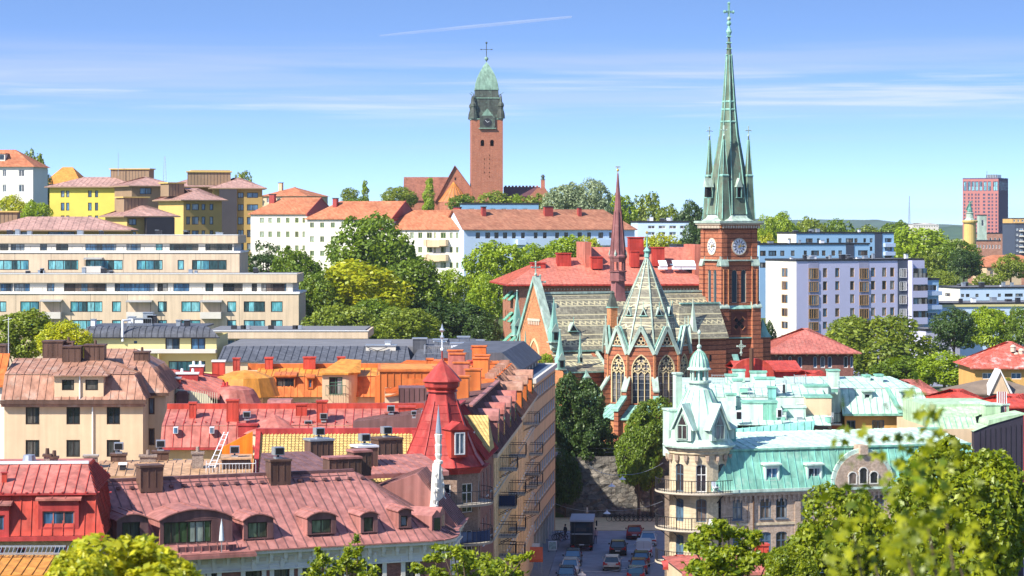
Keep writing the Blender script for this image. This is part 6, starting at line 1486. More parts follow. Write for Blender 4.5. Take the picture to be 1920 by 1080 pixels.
# ================= H. red roofs at the left of the orange block
b = Bld('red_roofed_court_house', 'court house with curved dark red roofs, red chimneys and a ribbed cream gable', 'house', 306, 226, 3, px1=480, L=14, z0=-.5, fm=f_white, gm=g_dark)
f = b.front; W = b.W; zt = Z(752, 226); b.walls(Z(764, 226), cream); m = M()
u1 = f.u(400); m.prism([(0, -.05, 4), (u1, -.05, 4), (u1, -.05, Z(756, 226)), (f.u(388), -.05, Z(740, 226)), (0, -.05, Z(724, 226))], (0, .3, 0), plain('ribbed_cream', (.68, .63, .44), .8, .05))
for i in range(24): m.box(.1+i*.2, .14+i*.2, -.09, -.051, 4, Z(724, 226)-.035*i*.6-.1, plain('ribbed_cream', (.68, .63, .44)))
m.build('ribbed_gable', b.root); m = M(); zq = Z(724, 226)
slope(m, [(-.3, .3, zq), (u1+.5, .3, zq-1.1), (u1+.5, 6, zq+.2), (-.3, 6, zq+1.2)], redm2, .6, th=.15); slope(m, [(-.3, 6, zq+1.2), (u1+.5, 6, zq+.2), (u1+.5, 12, zq+.1), (-.3, 12, zq+.4)], redm3, .6)
u2 = f.u(395); u3 = f.u(478)
pts = [(u3-(u3-u2)*.02, -.3), (u3, 1.4)]
m.lathe((u2+1.9, 3.2, Z(764, 226)), [(2.5, -1), (2.4, .2), (2.0, 1.0), (1.7, 1.4), (1.1, 1.6), (0, 1.7)], redm2, 18); m.lathe((u2+2.6, 8, Z(748, 230)), [(3.2, 0), (2.6, 1.7), (1.2, 2.2), (0, 2.35)], orange2, 12)
m.build('roof', b.root)
for (a, c, t, bt, y, mt, cp) in ((310, 338, 708, 724, 2, redm, galv), (330, 371, 699, 724, 4, redm3, whitem), (356, 381, 685, 715, 6, redm3, whitem), (398, 421, 676, 700, 11, redm, ledge), (416, 428, 724, 736, 3, redm3, redm3)): chimney(b, a, c, t, bt, y, 1.2, mt, cp, 2 if mt is redm3 else 0)
m = M(); u = f.u(331); zz = Z(741, 226); m.box(u, f.u(354), -.6, -.1, zz-1.4, zz+.1, mauve_d); m.prism([(u-.1, -.7, zz+.1), (f.u(354)+.1, -.7, zz+.1), (f.u(350), -.7, zz+.4), (u+.2, -.7, zz+.4)], (0, .8, 0), mauve_d); m.build('dormer', b.root)

# ================= I. yellow flats with dark curved roof; long dark metal roof
yel_l = plain('light_yellow_render', (.66, .58, .27), .85, .06, .3)
D = 300; b = Bld('yellow_flats', 'light yellow flats with dark grey barrel edge roof and big brown framed windows', 'apartment building', 165, D, 0, px1=406, L=12, z0=-.5, fm=f_dark, gm=g_blue)
f = b.front; ze = Z(632, D); f.pix(310, 337, 633.5, 657, nc=2, fw=.12); f.pix(358, 385, 633.5, 657, nc=2, fw=.12); f.pix(251, 257, 639, 644, nc=1, fw=.05)
f.pix(316, 385, 677, 697, nc=4, fw=.1, gm=g_teal); f.pix(280, 292, 677, 702, nc=1, gm=g_dark)
b.walls(ze, yel_l); m = M(); W = b.W; zr = Z(612, D+2)
for i in range(5):
    a0, a1 = R(18*i), R(18*(i+1)); p = lambda a: (-.4+2.4*(1-math.cos(a)), ze+(zr-ze)*math.sin(a))
    (y0, z0_), (y1, z1_) = p(a0), p(a1); slope(m, [(-.3-.0, y0, z0_), (W+.35-i*.35, y0, z0_), (W-i*.35, y1, z1_), (-.3, y1, z1_)], greyroof, .75, smat=darkm)
m.box(-.3, W-1.7, 2.0, 12, zr-.2, zr-.01, greyroof); m.box(-.4, W+.4, -.5, -.02, ze-.12, ze-.004, darkm); m.build('roof', b.root)
m = M(); zz = Z(661, D); m.box(f.u(235), f.u(407), -1.6, -.003, zz, zz+.4, conc_w); m.box(f.u(299), f.u(301), -1.55, -.003, 0, zz-.003, yel_l); m.build('balcony', b.root)
m = M(); x = b.line(233, 1); m.tube((x, -.3, Z(640, D)), (x, -.3, Z(601, D)), .14, whitem, 8); m.tube((x, -.3, Z(601, D)), (x+.8, .5, Z(600, D)), .14, whitem, 8); m.build('flue', b.root)
for i, (px, w_, h_) in enumerate(((250, 2.2, .5), (268, 1.2, 1.2), (276, 1.0, .9), (240, .8, .7), (330, .5, .3), (345, .6, .3), (170, .5, .4))):
    x = b.line(px, 3); m = M(); m.box(x, x+w_, 3, 4.2, zr+(.35 if i < 4 else 0), zr+h_+.35, (whitem, galv, darkm)[i % 3]); m.box(x-.05, x+w_+.05, 2.9, 4.3, zr+h_+.352, zr+h_+.42, galv); m.build('ventilation_unit', b.root)
m = M(); x0, x1 = b.line(238, 2.5), b.line(284, 2.5); rail(m, x0, x1, 2.4, 5, zr, 1.0, galv); m.build('roof_railing', b.root)
D = 290; b = Bld('dark_roofed_hall', 'long building with dark grey metal roof and white rooftop boxes behind the orange block', 'building', 408, D, 0, px1=905, L=26, z0=-.5, fm=f_white, gm=g_mix)
f = b.front; ze = Z(676, D); b.walls(ze, cream); W = b.W; m = M(); zt = Z(649, D+6)
slope(m, [(0, -.3, ze), (f.u(770), -.3, ze), (f.u(760), 6, zt), (0, 6, zt)], greyroof, .8, smat=darkm, th=.2); slope(m, [(f.u(770), -.3, ze), (W, -.3, ze), (W-1, 12, zt+.6), (f.u(790), 12, zt+.6)], greyroof, 1.2, th=.2); m.box(0, W, 6.1, 25, ze-1, zt-.05, roof_felt)
m.box(f.u(485), f.u(775), -2.2, -.35, ze-.9, ze-.35, whitem); m.box(f.u(485), f.u(775), -2.3, -.3, ze-.347, ze-.25, galv); m.build('roof', b.root)
for (a, c, t, bt, y, mt) in ((686, 742, 649, 668, 4, conc_w), (722, 732, 642, 655, 5, whitem), (774, 799, 636, 664, 6, greyroof), (845, 868, 645, 671, 5, whitem), (812, 838, 638, 655, 10, whitem), (858, 880, 633, 650, 13, galv), (870, 905, 640, 652, 14, conc_w)):
    x0, x1 = b.line(a, y), b.line(c, y); m = M(); z1_ = b.zat(t, x0, y); m.box(x0, x1, y, y+2, b.zat(bt, x0, y)-.4, z1_, mt); m.box(x0-.1, x1+.1, y-.1, y+2.1, z1_+.002, z1_+.12, galv)
    if a == 812: m.box(x0+.15, x1-.15, y-.03, y-.002, b.zat(bt, x0, y)+.3, z1_-.15, g_blue)
    m.build('rooftop_box', b.root)
m = M(); x0, x1 = b.line(795, 2), b.line(845, 2); rail(m, x0, x1, 1.5, 9, b.zat(664, x0, 2), 1.0, galv); m.build('roof_railing', b.root)
m = M(); x = b.line(707, 3.4)
for k in (-1, 1): m.bar((x-1.2*k, 3.8, b.zat(665, x, 3.5)), (x+1.2*k, 3.8, b.zat(651, x, 3.5)), .07, .07, darkm)
m.build('cross_brace', b.root)

# ================= J. street row on the left side of the street
def rowbld(label, pA, DA, pB, DB, L, zt, wall, group=None, name='apartment_house', fm=f_white, gm=g_dark):
    """facade along the street: right face of a building whose local x points away from the street"""
    A = Vector((X(pA, DA), DA)); B_ = Vector((X(pB, DB), DB)); d = (B_-A); ln = d.length; d /= ln
    t = math.degrees(math.atan2(d.y, d.x))-90
    b = Bld.__new__(Bld); W = L; b.t = R(t); b.c, b.s = math.cos(b.t), math.sin(b.t)
    # origin such that the street face is local x = W
    O = A-Vector((b.c, b.s))*W; b.X0, b.Y0 = O.x, O.y; b.W, b.L = W, ln; b.z0 = -.5
    b.root = thing(name, label, 'apartment building', (O.x, O.y, 0), b.t, group); b.fm, b.gm, b.split = fm, gm, True
    b.front = Face(b, (0, 0), (W, 0)); b.right = Face(b, (W, 0), (W, ln)); b.back = Face(b, (W, ln), (0, ln)); b.left = Face(b, (0, ln), (0, 0)); return b
# red brick house with the red turret
b = rowbld('dark red brick corner house with tall red pyramid turret and round balconies', 897, 187, 926, 200, 6.4, 0, brick_dk)
rf = b.right; L = b.L; ze = Z(872, 186)
for u0 in (3.4, 6.2, 9.6):
    for z1_ in (ze-1.0, ze-4.4, ze-7.8): rf.win(u0, u0+1.0, z1_-2.0, z1_, nc=2, nr=2, style='transom sill')
m = M(); rf.wall(m, -.5, ze, brick_dk); b.front.wall(m, -.5, ze, brick_br); b.back.wall(m, -.5, ze, brick_dk); b.left.wall(m, -.5, ze, brick_dk)
tc_ = b.loc(838, 186.5); tR = 2.55; wins = []
for k in range(8):
    a0, a1 = R(-112.5+45*k), R(-67.5+45*k); p, q = Vector((tc_.x+tR*math.cos(a0), tc_.y+tR*math.sin(a0))), Vector((tc_.x+tR*math.cos(a1), tc_.y+tR*math.sin(a1))); F = Face(b, p, q)
    if k in (0, 1, 7, 2):
        for z1_ in (ze-1.2, ze-4.6, ze-8.0): F.win(F.L/2-.5, F.L/2+.5, z1_-2.1, z1_, nc=2, nr=2, style='transom')
    F.wall(m, -.5, ze, brick_br)
m.build('wall', b.root)
m = M(); x, y = tc_
m.lathe((x, y, ze), [(tR+.15, -.5), (tR+.3, -.2), (tR+.75, 0)], redm3, 8, rot=22.5)
zt_ = Z(735, 186.5); 
m.lathe((x-.35, y, ze), [(tR+.7, .0), (tR+.1, .8), (2.0, 2.3), (1.15, zt_-ze-.6), (1.0, zt_-ze)], turret_red, 8, rot=22.5)
P_ = [(tR+.73, .02), (tR+.13, .82), (2.03, 2.32), (1.18, zt_-ze-.6)]
for k in range(8):
    a = R(22.5+45*k)
    for (r0, h0), (r1, h1) in zip(P_, P_[1:]): m.bar((x-.35+r0*math.cos(a), y+r0*math.sin(a), ze+h0), (x-.35+r1*math.cos(a), y+r1*math.sin(a), ze+h1), .07, .07, redm3)
for j in range(7):
    h = .9+(zt_-ze-1.2)*j/7; r_ = np.interp(h, [0, .8, 2.3, zt_-ze-.6], [tR+.7, tR+.1, 2.0, 1.15]); m.lathe((x-.35, y, ze+h), [(r_+.005, -.02), (r_+.03, 0), (r_, .03)], redm3, 8, rot=22.5)
m.lathe((x-.35, y, zt_), [(1.0, 0), (1.2, .05), (1.05, .2), (1.32, .4), (1.35, .75), (1.5, .8), (1.45, .9), (.65, 1.75), (.06, 2.35), (.05, 3.1)], turret_red, 8, rot=22.5); m.build('turret_roof', b.root)
m = M(); m.ball((x-.35, y, zt_+3.1), .14, whitem, 6); m.tube((x-.35, y, zt_+3.1), (x-.35, y, zt_+4.6), .05, whitem, 5); m.ball((x-.35, y, zt_+4.0), .16, galv, 6); m.lathe((x-.35, y, zt_+4.3), [(.02, 0), (.22, .2), (.1, .35), (0, .7)], galv, 6); m.build('finial', b.root)
# turret dormer
m = M(); a = R(-60); Tm = Matrix.Translation((x+1.6*math.cos(a)-.3, y+1.6*math.sin(a), ze+.75)) @ Matrix.Rotation(a+math.pi/2, 4, 'Z')
m.box(-.65, .65, -1.35, 1.5, 0, 2.0, redm, Tm); m.prism([tuple(Tm @ Vector(p)) for p in ((-.8, -1.5, 1.98), (.8, -1.5, 1.98), (0, -1.5, 2.55))], tuple(Tm.to_3x3() @ Vector((0, 2.6, 0))), redm3); k = m.build('dormer', b.root)
me, _ = winmesh(.8, 1.6, 2, 1, f_white, g_blue, .08, '', False); o = link('window', me, k); o.matrix_local = Tm @ Matrix.Translation((-.4, -1.52, .2))
# main roof with pantiled dormer
m = M(); W = b.W; zr = ze+3.6
slope(m, [(W+.4, 2.5, ze), (W+.4, L, ze), (W-2.4, L, zr), (W-2.4, 2.5, zr)], redm3, .55); slope(m, [(W-2.4, 3, zr), (W-2.4, L, zr), (1, L, zr-2), (1, 3, zr-2)], redm, .6); m.box(W-2.6, W-2.2, 3, L, zr, zr+.15, redm3)
m.poly([(W+.4, L, ze), (W-2.4, L, zr), (1, L, zr-2), (1, L, ze-1)], redm3); m.poly([(W-2.4, 3, zr), (1, 3, zr-2), (1, 3, ze), (W+.3, 3, ze)], redm3); m.build('roof', b.root)
d0, d1 = b.loc(884, 191), b.loc(922, 191); zd = Z(786, 191); m = M(); dx0 = W-3.6
m.box(dx0, W+.0, 6.5, 9, ze+.1, zd-2.2, redm3); slope(m, [(dx0-.3, 6.1, zd-2.6), (W+.3, 6.1, zd-2.6), (W+.0, 8, zd), (dx0-.3, 8, zd)], pantile, th=.1); slope(m, [(W+.3, 6.1, zd-2.6), (W+.3, 10, zd-2.6), (W+.0, 8, zd)], pantile)
m.box(dx0+.9, W-.9, 6.3, 6.9, zd-2.3, zd-1.15, whitem); k = m.build('dormer', b.root); m = M(); m.prism([(dx0+1.1, 6.24, zd-2.2), (W-1.1, 6.24, zd-2.2), (W-1.1, 6.28, zd-1.25), (dx0+1.1, 6.28, zd-1.25)], (0, -.02, 0), g_teal); m.build('window', k)
for i in range(4): fanbox(W-5.2+i*.6, 4+i*1.5, zr-.6-.05*i, b.root, .2)
# round balconies on the turret
for j, z_ in enumerate((Z(945, 184), Z(1018, 184), Z(1018, 184)-3.4)):
    m = M(); bc = (x+.5, y-.6); m.lathe((*bc, z_-.16), [(0, 0), (tR+.35, 0), (tR+.4, .16), (0, .161)], concrete, 14, a0=-110, a1=60)
    N = 22; r_ = tR+.35
    for i in range(N):
        a0, a1 = R(-110+170*i/N), R(-110+170*(i+1)/N); p, q = (bc[0]+r_*math.cos(a0), bc[1]+r_*math.sin(a0)), (bc[0]+r_*math.cos(a1), bc[1]+r_*math.sin(a1))
        for h in (.1, .95): m.bar((*p, z_+h), (*q, z_+h), .04, .04, iron)
        m.box(p[0]-.012, p[0]+.012, p[1]-.012, p[1]+.012, z_, z_+.95, iron)
        if j and i < 12: m.prism([(*p, z_+.12), (*q, z_+.12), (*q, z_+.88), (*p, z_+.88)], (.01, .01, 0), plain('navy_cloth', (.02, .04, .10), .8))
    m.build('balcony', b.root)
def streetfront(b, ze, zs, cols, wall, ww=.95, hh=1.9, bal=(), solid=(), style='transom sill', gf=True):
    rf = b.right
    for u in cols:
        for z_ in zs: rf.win(u, u+ww, z_, z_+hh, nc=2, nr=2, style=style)
    m = M(); rf.wall(m, -.5, ze, wall); b.front.wall(m, -.5, ze, wall); b.back.wall(m, -.5, ze, wall); b.left.wall(m, -.5, ze, wall); b.part(m, 'wall')
    m = M(); rf.band(m, ze-.35, ze-.05, .35, limest); 
    for z_ in zs[:]: rf.band(m, z_-.55, z_-.42, .1, limest)
    b.part(m, 'cornice')
    for i, (px, py, dp, so) in enumerate(bal):
        u = rf.u(px); 
        balcony(b, rf, u-.95, u+.95, rf.z(py, u), dp, solid=so)
navy = plain('navy_cloth', (.02, .04, .10), .8)
brick_warm = brick('warm_ochre_brick', (.74, .48, .22), (.82, .58, .30), (.6, .48, .32), .25, .08, .12)
b = rowbld('ochre brick house on the street with black iron balconies and mauve mansard', 925, 199.5, 971, 231, 12, 0, brick_och); L = b.L; W = b.W
ze = Z(838, 205); zs = [ze-2.9-3.35*i for i in range(4)]
streetfront(b, ze, zs, [1+i*2.45 for i in range(int((L-1)/2.45))], brick_warm, bal=((938, 878, 1.4, None), (936, 948, 1.4, navy), (936, 1003, 1.4, None), (937, 1040, 1.3, None), (956, 853, 1.4, None), (955, 924, 1.4, None), (955, 990, 1.4, None), (956, 1040, 1.3, None)))
m = M(); zr = ze+3.6; slope(m, [(W+.4, 0, ze), (W+.4, L, ze), (W-1.8, L, zr), (W-1.8, 0, zr)], mauve_d, .55); slope(m, [(W-1.8, 0, zr), (W-1.8, L, zr), (1, L, zr-1.2), (1, 0, zr-1.2)], mauve_d, .6); m.poly([(W+.3, 0, ze), (W-1.8, 0, zr), (1, 0, zr-1.2), (1, 0, ze)], mauve_d); m.box(W-2, W-1.6, 0, L, zr, zr+.16, mauve); b.part(m, 'roof')
for i, u in enumerate((4, 11, 19, 26)):
    m = M(); T = b.right.T(u, ze+.2); m.box(-.9, .9, -.1, 2.2, 0, 2.1, mauve, T); m.lathe(tuple(T @ Vector((0, -.15, 2.1))), [(0, 0)], mauve, 3)
    N = 8; pr = [(1.05*math.cos(math.pi*k/N), 2.1+.9*math.sin(math.pi*k/N)) for k in range(N+1)]; m.prism([tuple(T @ Vector((a, -.2, c))) for a, c in pr], tuple(T.to_3x3() @ Vector((0, 2.6, 0))), redm2 if i % 2 else mauve); k = b.part(m, 'dormer')
    m = M(); m.box(-.55, .55, -.14, -.101, .3, 1.8, g_dark, T); m.build('window', k)
m = M(); gp_ = W-5
for i, (y, z_) in enumerate(((3, .4), (12, .9), (21, 1.1))):
    chimneyx = M(); chimneyx.box(W-4.5+i*.3, W-3.2+i*.3, y, y+1, zr-.5, zr+1.3+z_*.3, orange if i else redm2); chimneyx.box(W-4.6+i*.3, W-3.1+i*.3, y-.1, y+1.1, zr+1.3+z_*.3, zr+1.42+z_*.3, orange); b.part(chimneyx, 'chimney')
b = rowbld('tan brick house on the street between the ochre house and the orange slab block', 971, 231.5, 1001, 261, 13, 0, tan); L = b.L; W = b.W
ze = Z(779, 233); zs = [ze-2.9-3.3*i for i in range(4)]
brick_tan = brick('tan_brick', (.72, .47, .25), (.80, .56, .34), (.5, .42, .32), .25, .08, .1)
streetfront(b, ze, zs, [1+i*2.6 for i in range(int((L-1)/2.6))], brick_tan, bal=((982, 793, 1.5, None), (985, 888, 1.4, None), (982, 912, 1.3, None), (982, 960, 1.5, None), (993, 850, 1.3, None), (993, 905, 1.3, None)))
m = M(); zr = ze+3.2; slope(m, [(W+.4, 0, ze), (W+.4, L, ze), (W-2.2, L, zr), (W-2.2, 0, zr)], rust, .55); slope(m, [(W-2.2, 0, zr), (W-2.2, L, zr), (0, L, zr+.3), (0, 0, zr+.3)], orange, .6); m.poly([(W+.3, 0, ze), (W-2.2, 0, zr), (0, 0, zr+.3), (0, 0, ze)], orange)
for i in range(9): m.box(W-3.2, W-2.3, 3+i*2.9, 3.5+i*2.9, zr, zr+.5, rust)
b.part(m, 'roof')
for i, u in enumerate((5, 14, 24)):
    m = M(); T = b.right.T(u, ze+.2); m.box(-.9, .9, -.1, 2.2, 0, 1.9, orange, T); pr = [(1.05*math.cos(math.pi*k/8), 1.9+.8*math.sin(math.pi*k/8)) for k in range(9)]; m.prism([tuple(T @ Vector((a, -.2, c))) for a, c in pr], tuple(T.to_3x3() @ Vector((0, 2.6, 0))), rust); k = b.part(m, 'dormer'); m = M(); m.box(-.55, .55, -.14, -.101, .3, 1.7, g_dark, T); m.build('window', k)
for i, (y, x) in enumerate(((2, W-6), (6, W-4.5), (10, W-7), (15, W-5), (20, W-8), (25, W-6))):
    m = M(); m.box(x, x+1.4, y, y+1.1, zr-.4, zr+1.5+.2*(i % 3), orange if i % 2 else redm2); m.box(x-.1, x+1.5, y-.1, y+1.2, zr+1.5+.2*(i % 3), zr+1.62+.2*(i % 3), orange); b.part(m, 'chimney')
# orange slab block
slab_o = plain('orange_panel', (.80, .50, .24), .8, .1, .4, streak=.1)
b = rowbld('orange rendered slab block with seven strips of windows at the street end', 1001, 262, 1041, 291, 12, 0, slab_o, fm=f_white, gm=g_blue); L = b.L; W = b.W; rf = b.right
ze = Z(690, 290); zs = [ze-1.75-2.75*i for i in range(6)]
for z_ in zs: 
    n = 9
    for i in range(n): rf.win(.5+i*(L-1)/n+.12, .5+(i+1)*(L-1)/n-.12, z_, z_+1.15, nc=2, fw=.08)
b.front.every(6, W-.5, 3, 1.2, zs, 1.3, nc=2)
m = M(); rf.wall(m, 3.1, ze, slab_o); b.back.wall(m, -.5, ze, slab_o); b.left.wall(m, -.5, ze, slab_o); b.front.wall(m, -.5, ze, slab_o); b.part(m, 'wall')
m = M()
for z_ in zs: 
    T = rf.T(); m.box(.2, L-.2, -.04, -.002, z_-.2, z_-.02, brownclad, T); m.box(.2, L-.2, -.04, -.002, z_+1.17, z_+1.3, brownclad, T)
b.part(m, 'window_band')
m = M(); sh = plain('shop_dark', (.05, .05, .055), .6); m.box(W-1.2, W-1.0, .1, L-.1, -.5, 3.09, sh)
for i in range(8): m.box(W-.5, W-.1, .4+i*(L-1)/7, .8+i*(L-1)/7, -.5, 3.09, conc_w)
m.box(W-.95, W-.9, 1, L-1, .5, 2.6, g_dark); b.part(m, 'shop_front')
m = M(); slab(m, -.1, W+.25, -.1, L+.1, ze+.003, ze+.35, conc_w, plain('blue_grey_felt', (.10, .14, .20), .9, .2), par=.15, pw=.3); b.part(m, 'roof')
m = M(); px0_, px1_ = W-9.5, W-3.2; T0_ = ze+.38; hz_ = 2.2
m.box(px0_, px1_, 1.5, L-2, T0_, T0_+hz_, orange)
for i in range(9): m.box(px0_+i*.7, px0_+i*.7+.05, 1.44, 1.499, T0_, T0_+hz_, rust)
m.prism([(px0_-.2, 1.2, T0_+hz_), (px1_+1.8, 1.2, T0_+hz_-1.5), (px1_+1.8, 1.2, T0_+hz_-1.3), (px1_-.2, 1.2, T0_+hz_+.5), (px0_-.2, 1.2, T0_+hz_+.5)], (0, L-3, 0), greyroof)
m.box(px1_, px1_+1.4, 1.6, L-2.2, T0_, T0_+hz_-1.5, darkm)
for i in range(6): m.box(px1_+1.41, px1_+1.5, 2.4+i*4, 3.3+i*4, T0_+.1, T0_+.75, conc_w)
b.part(m, 'penthouse')
# orange roofs between the turret and the slab block
b = Bld('orange_roofed_house', 'jumble of orange sheet roofs with many orange chimneys left of the slab block', 'apartment building', 822, 246, 4, px1=960, L=26, z0=-.5, fm=f_white, gm=g_dark)
f = b.front; zt = Z(716, 246); b.front.every(.5, b.W-.5, 4, .9, [zt-3], 1.3); b.walls(zt, orange); W = b.W; m = M()
slope(m, [(-.2, -.3, zt), (W*.55, -.3, zt), (W*.5, 6, zt+1.2), (-.2, 6, zt+1.2)], orange, .6, th=.1); slope(m, [(W*.55, -.3, zt-.2), (W+.3, -.3, zt-.2), (W, 12, zt+.9), (W*.5, 12, zt+.9)], orange2, .6, smat=orange, th=.1); slope(m, [(-.2, 6, zt+1.2), (W*.5, 6, zt+1.2), (W*.5, 26, zt+.8), (-.2, 26, zt+.8)], orange, .6); slope(m, [(W*.5, 12, zt+.9), (W, 12, zt+.9), (W, 26, zt+1.4), (W*.5, 26, zt+1.4)], orange, .6); b.part(m, 'roof')
for (a, c, t, bt, y, mt) in ((830, 850, 700, 722, 2, orange), (846, 862, 683, 706, 7, redm), (862, 884, 692, 715, 4, orange), (880, 896, 676, 700, 10, redm), (838, 856, 688, 700, 5, orange), (895, 915, 672, 690, 15, orange), (860, 878, 694, 745, .5, orange), (820, 834, 712, 740, .2, mauve_d), (835, 846, 728, 748, -.8, mauve_d), (885, 897, 653, 676, 22, redm), (910, 925, 662, 680, 20, orange)):
    chimney(b, a, c, t, bt, y, 1.2, mt, mt)
# ================= K. brown brick house with mint copper roof and round corner tower
mint = metal('mint_copper', (.21, .46, .35), .5, .16, stain=(.40, .56, .44), samt=.6)
mint_w = metal('pale_mint_sheet', (.53, .68, .57), .5, .14, stain=(.38, .56, .45), samt=.5)
mint_d = metal('turquoise_and_shaded_copper', (.22, .52, .45), .5, .12)  # bluer mint; on the rear slope and one chimney it stands for shade
brick_k = brick('buff_brick', (.42, .29, .19), (.52, .38, .27), (.46, .40, .34), .25, .08, .1)
brick_kc = brick('cream_brick', (.56, .45, .28), (.64, .52, .34), (.55, .48, .36), .25, .08, .1)
SEAMED.add(mint)
KD = 206; b = KB = Bld('corner_tower_house', 'brown and cream brick house with mint copper mansard, round corner tower and onion lantern', 'apartment building', 1352, KD, 17, px1=1830, L=13, z0=-.5, fm=f_blue, gm=g_mix)
f = b.front; W = b.W; ze = Z(916, 208)
cols = [(1374, 1392), (1425, 1446), (1455, 1476), (1505, 1522), (1532, 1549), (1600, 1618), (1640, 1658), (1680, 1698), (1715, 1733), (1750, 1768)]
f.grid(cols, [(936, 974), (999, 1040), (1062, 1100)], 1400, nc=2, nr=2, style='arch transom sill', fw=.08)
m = M(); f.wall(m, b.z0, ze, brick_k, .22); 
for q in (b.right, b.back): q.wall(m, b.z0, ze, brick_k)
tcx, tcy = b.loc(1311, 208); TR = 2.45
m.build('wall', b.root)
m = M()
for i in range(int(W/.42)): u = .3+i*.42; m.box(u, u+.2, -.14, -.002, ze-.75, ze-.45, brick_k); m.box(u+.04, u+.16, -.10, -.002, ze-.98, ze-.753, brick_k)
f.band(m, ze-.45, ze-.2, .2, brick_k); f.band(m, ze-.197, ze-.02, .42, mint_w)
for z_ in (Z(985, 206), Z(1052, 206)): f.band(m, z_-.1, z_+.1, .08, brick_kc)
for x in (2.3, 6.4, 10.8, 15.2, 19.5): m.box(f.L*0+x, x+.5, -.1, -.0025, .2, ze-1.0, brick_k)
m.build('cornice', b.root)
pipe(b, f, f.u(1412), 0, ze-.2, f_brown)
zb = f.z(846, f.u(1400)); ua = f.u(1563); ub = f.u(1668); gc = (ua+ub)/2
m = M()
slope(m, [(-1.0, -.35, ze), (ua, -.35, ze), (ua+.6, 1.0, zb), (-.6, 1.0, zb)], mint, .62, smat=mint_d)
slope(m, [(ub, -.35, ze), (W, -.35, ze), (W, 1.0, zb), (ub-.6, 1.0, zb)], mint, .62, smat=mint_d)
slope(m, [(-1.2, .9, zb+.04), (W, .9, zb+.04), (W, 7, zb+.75), (.6, 7, zb+.75)], mint_w, .8); m.box(-.6, W, .82, 1.02, zb-.05, zb+.1, mint); slope(m, [(ua-.1, -.1, ze+.3), (ub+.1, -.1, ze+.3), (ub-.5, 1.0, zb), (ua+.5, 1.0, zb)], mint, .62, smat=mint_d); slope(m, [(.6, 7, zb+.75), (W, 7, zb+.75), (W, 13, zb+.4), (.6, 13, zb+.4)], mint_w, .8)
m.box(-1.0, ua, -.48, -.3, ze-.12, ze+.1, mint_w); m.build('roof', b.root)
for a, c in ((1434, 1461), (1513, 1541)): boxdormer(b, f, a, c, 872, 903, 2, mint_w, nc=2, wpx=(a+2.5, c-2.5), wy=(877, 900), out=.05, back=1.4, roofm=mint_w, gm=g_blue, fm=f_white, top=.2)
# arched gable
m = M(); r_ = (ub-ua)/2; N = 14; zg = ze-.15; arc = [(gc-r_*math.cos(math.pi*i/N), zg+(zb-.35-zg)*math.sin(math.pi*i/N)**.9) for i in range(N+1)]
m.prism([f.P(u, z, .25) for u, z in arc], tuple(Vector(f.P(0, 0, -1.6))-Vector(f.P(0, 0, 0))), brick_k)
upv = tuple(Vector(f.P(0, 0, 1))-Vector(f.P(0, 0, 0)))
for (u0, z0_), (u1, z1_) in zip(arc, arc[1:]): m.bar(f.P(u0, z0_, .1), f.P(u1, z1_, .1), .7, .22, mint_w, up=upv)
m.box(f.P(gc-.35, 0)[0], f.P(gc+.35, 0)[0], -.5, .8, zb-.5, zb+.25, brick_k); k = m.build('arched_gable', b.root)
for c_ in (gc-.95, gc, gc+.95):
    me, _ = winmesh(.80, 1.45 if c_ == gc else 1.1, 1, 1, stucco_w, g_mix, .09, 'round arch', False); link('window', me, k, f.P(c_-.40, zg+.35, .42), 0)
# --- round tower
cx, cy = tcx, tcy; zt = Z(842, 205)
m = M(); nseg = 24; wins = []
zz = [(Z(922, 206), Z(870, 206)), (Z(978, 206), Z(935, 206)), (Z(1046, 206), Z(1003, 206))]
ang = [-152, -107, -62, -17]
for k in range(8):
    a0, a1 = R(-174.5+45*k), R(-129.5+45*k); p, q = Vector((cx+TR*math.cos(a0), cy+TR*math.sin(a0))), Vector((cx+TR*math.cos(a1), cy+TR*math.sin(a1)))
    sub = [Vector((cx+TR*math.cos(a0+(a1-a0)*t/4), cy+TR*math.sin(a0+(a1-a0)*t/4))) for t in range(5)]
    F = Face(b, sub[1], sub[3])
    if k in (0, 1, 2):
        for j, (z0_, z1_) in enumerate(zz): F.win(F.L/2-.42, F.L/2+.42, z0_ if k < 2 or True else z0_+.6, z1_, nc=2, nr=2, style='arch transom', fm=(f_white if k == 1 and j == 0 else f_blue), gm=g_mix)
    F.wall(m, -.5, zt-.6, brick_kc, .2)
    for s_, e_ in ((0, 1), (3, 4)): Face(b, sub[s_], sub[e_]).wall(m, -.5, zt-.6, brick_kc)
m.lathe((cx, cy, zt-.6), [(TR, 0), (TR+.12, .12), (TR+.12, .3), (TR+.28, .42), (TR+.28, .6)], brick_kc, 24)
for i in range(30): a = R(12*i); 
for i in range(18):
    a = R(20*i+4); m.lathe((cx+(TR+.12)*math.cos(a), cy+(TR+.12)*math.sin(a), zt-1.25), [(.02, 0), (.16, .25), (.2, .66)], brick_k, 5)
m.build('tower', b.root)
m = M(); m.lathe((cx, cy, zt), [(TR+.5, 0), (TR+.55, .15), (TR+.3, .3), (TR+.05, .7), (2.35, 1.7), (1.85, 2.9), (1.35, 3.9), (1.0, 4.6)], mint_w, 16)
for i in range(16): 
    a = R(22.5*i); P_ = [(TR+.06, .7), (2.36, 1.7), (1.86, 2.9), (1.36, 3.9), (1.01, 4.6)]
    for (r0, h0), (r1, h1) in zip(P_, P_[1:]): m.bar((cx+r0*math.cos(a), cy+r0*math.sin(a), zt+h0), (cx+r1*math.cos(a), cy+r1*math.sin(a), zt+h1), .05, .05, mint)
m.lathe((cx, cy, zt+4.55), [(1.0, 0), (.8, .2), (.8, .5), (.98, .58), (.98, .75), (.6, .78)], mint_w, 16)
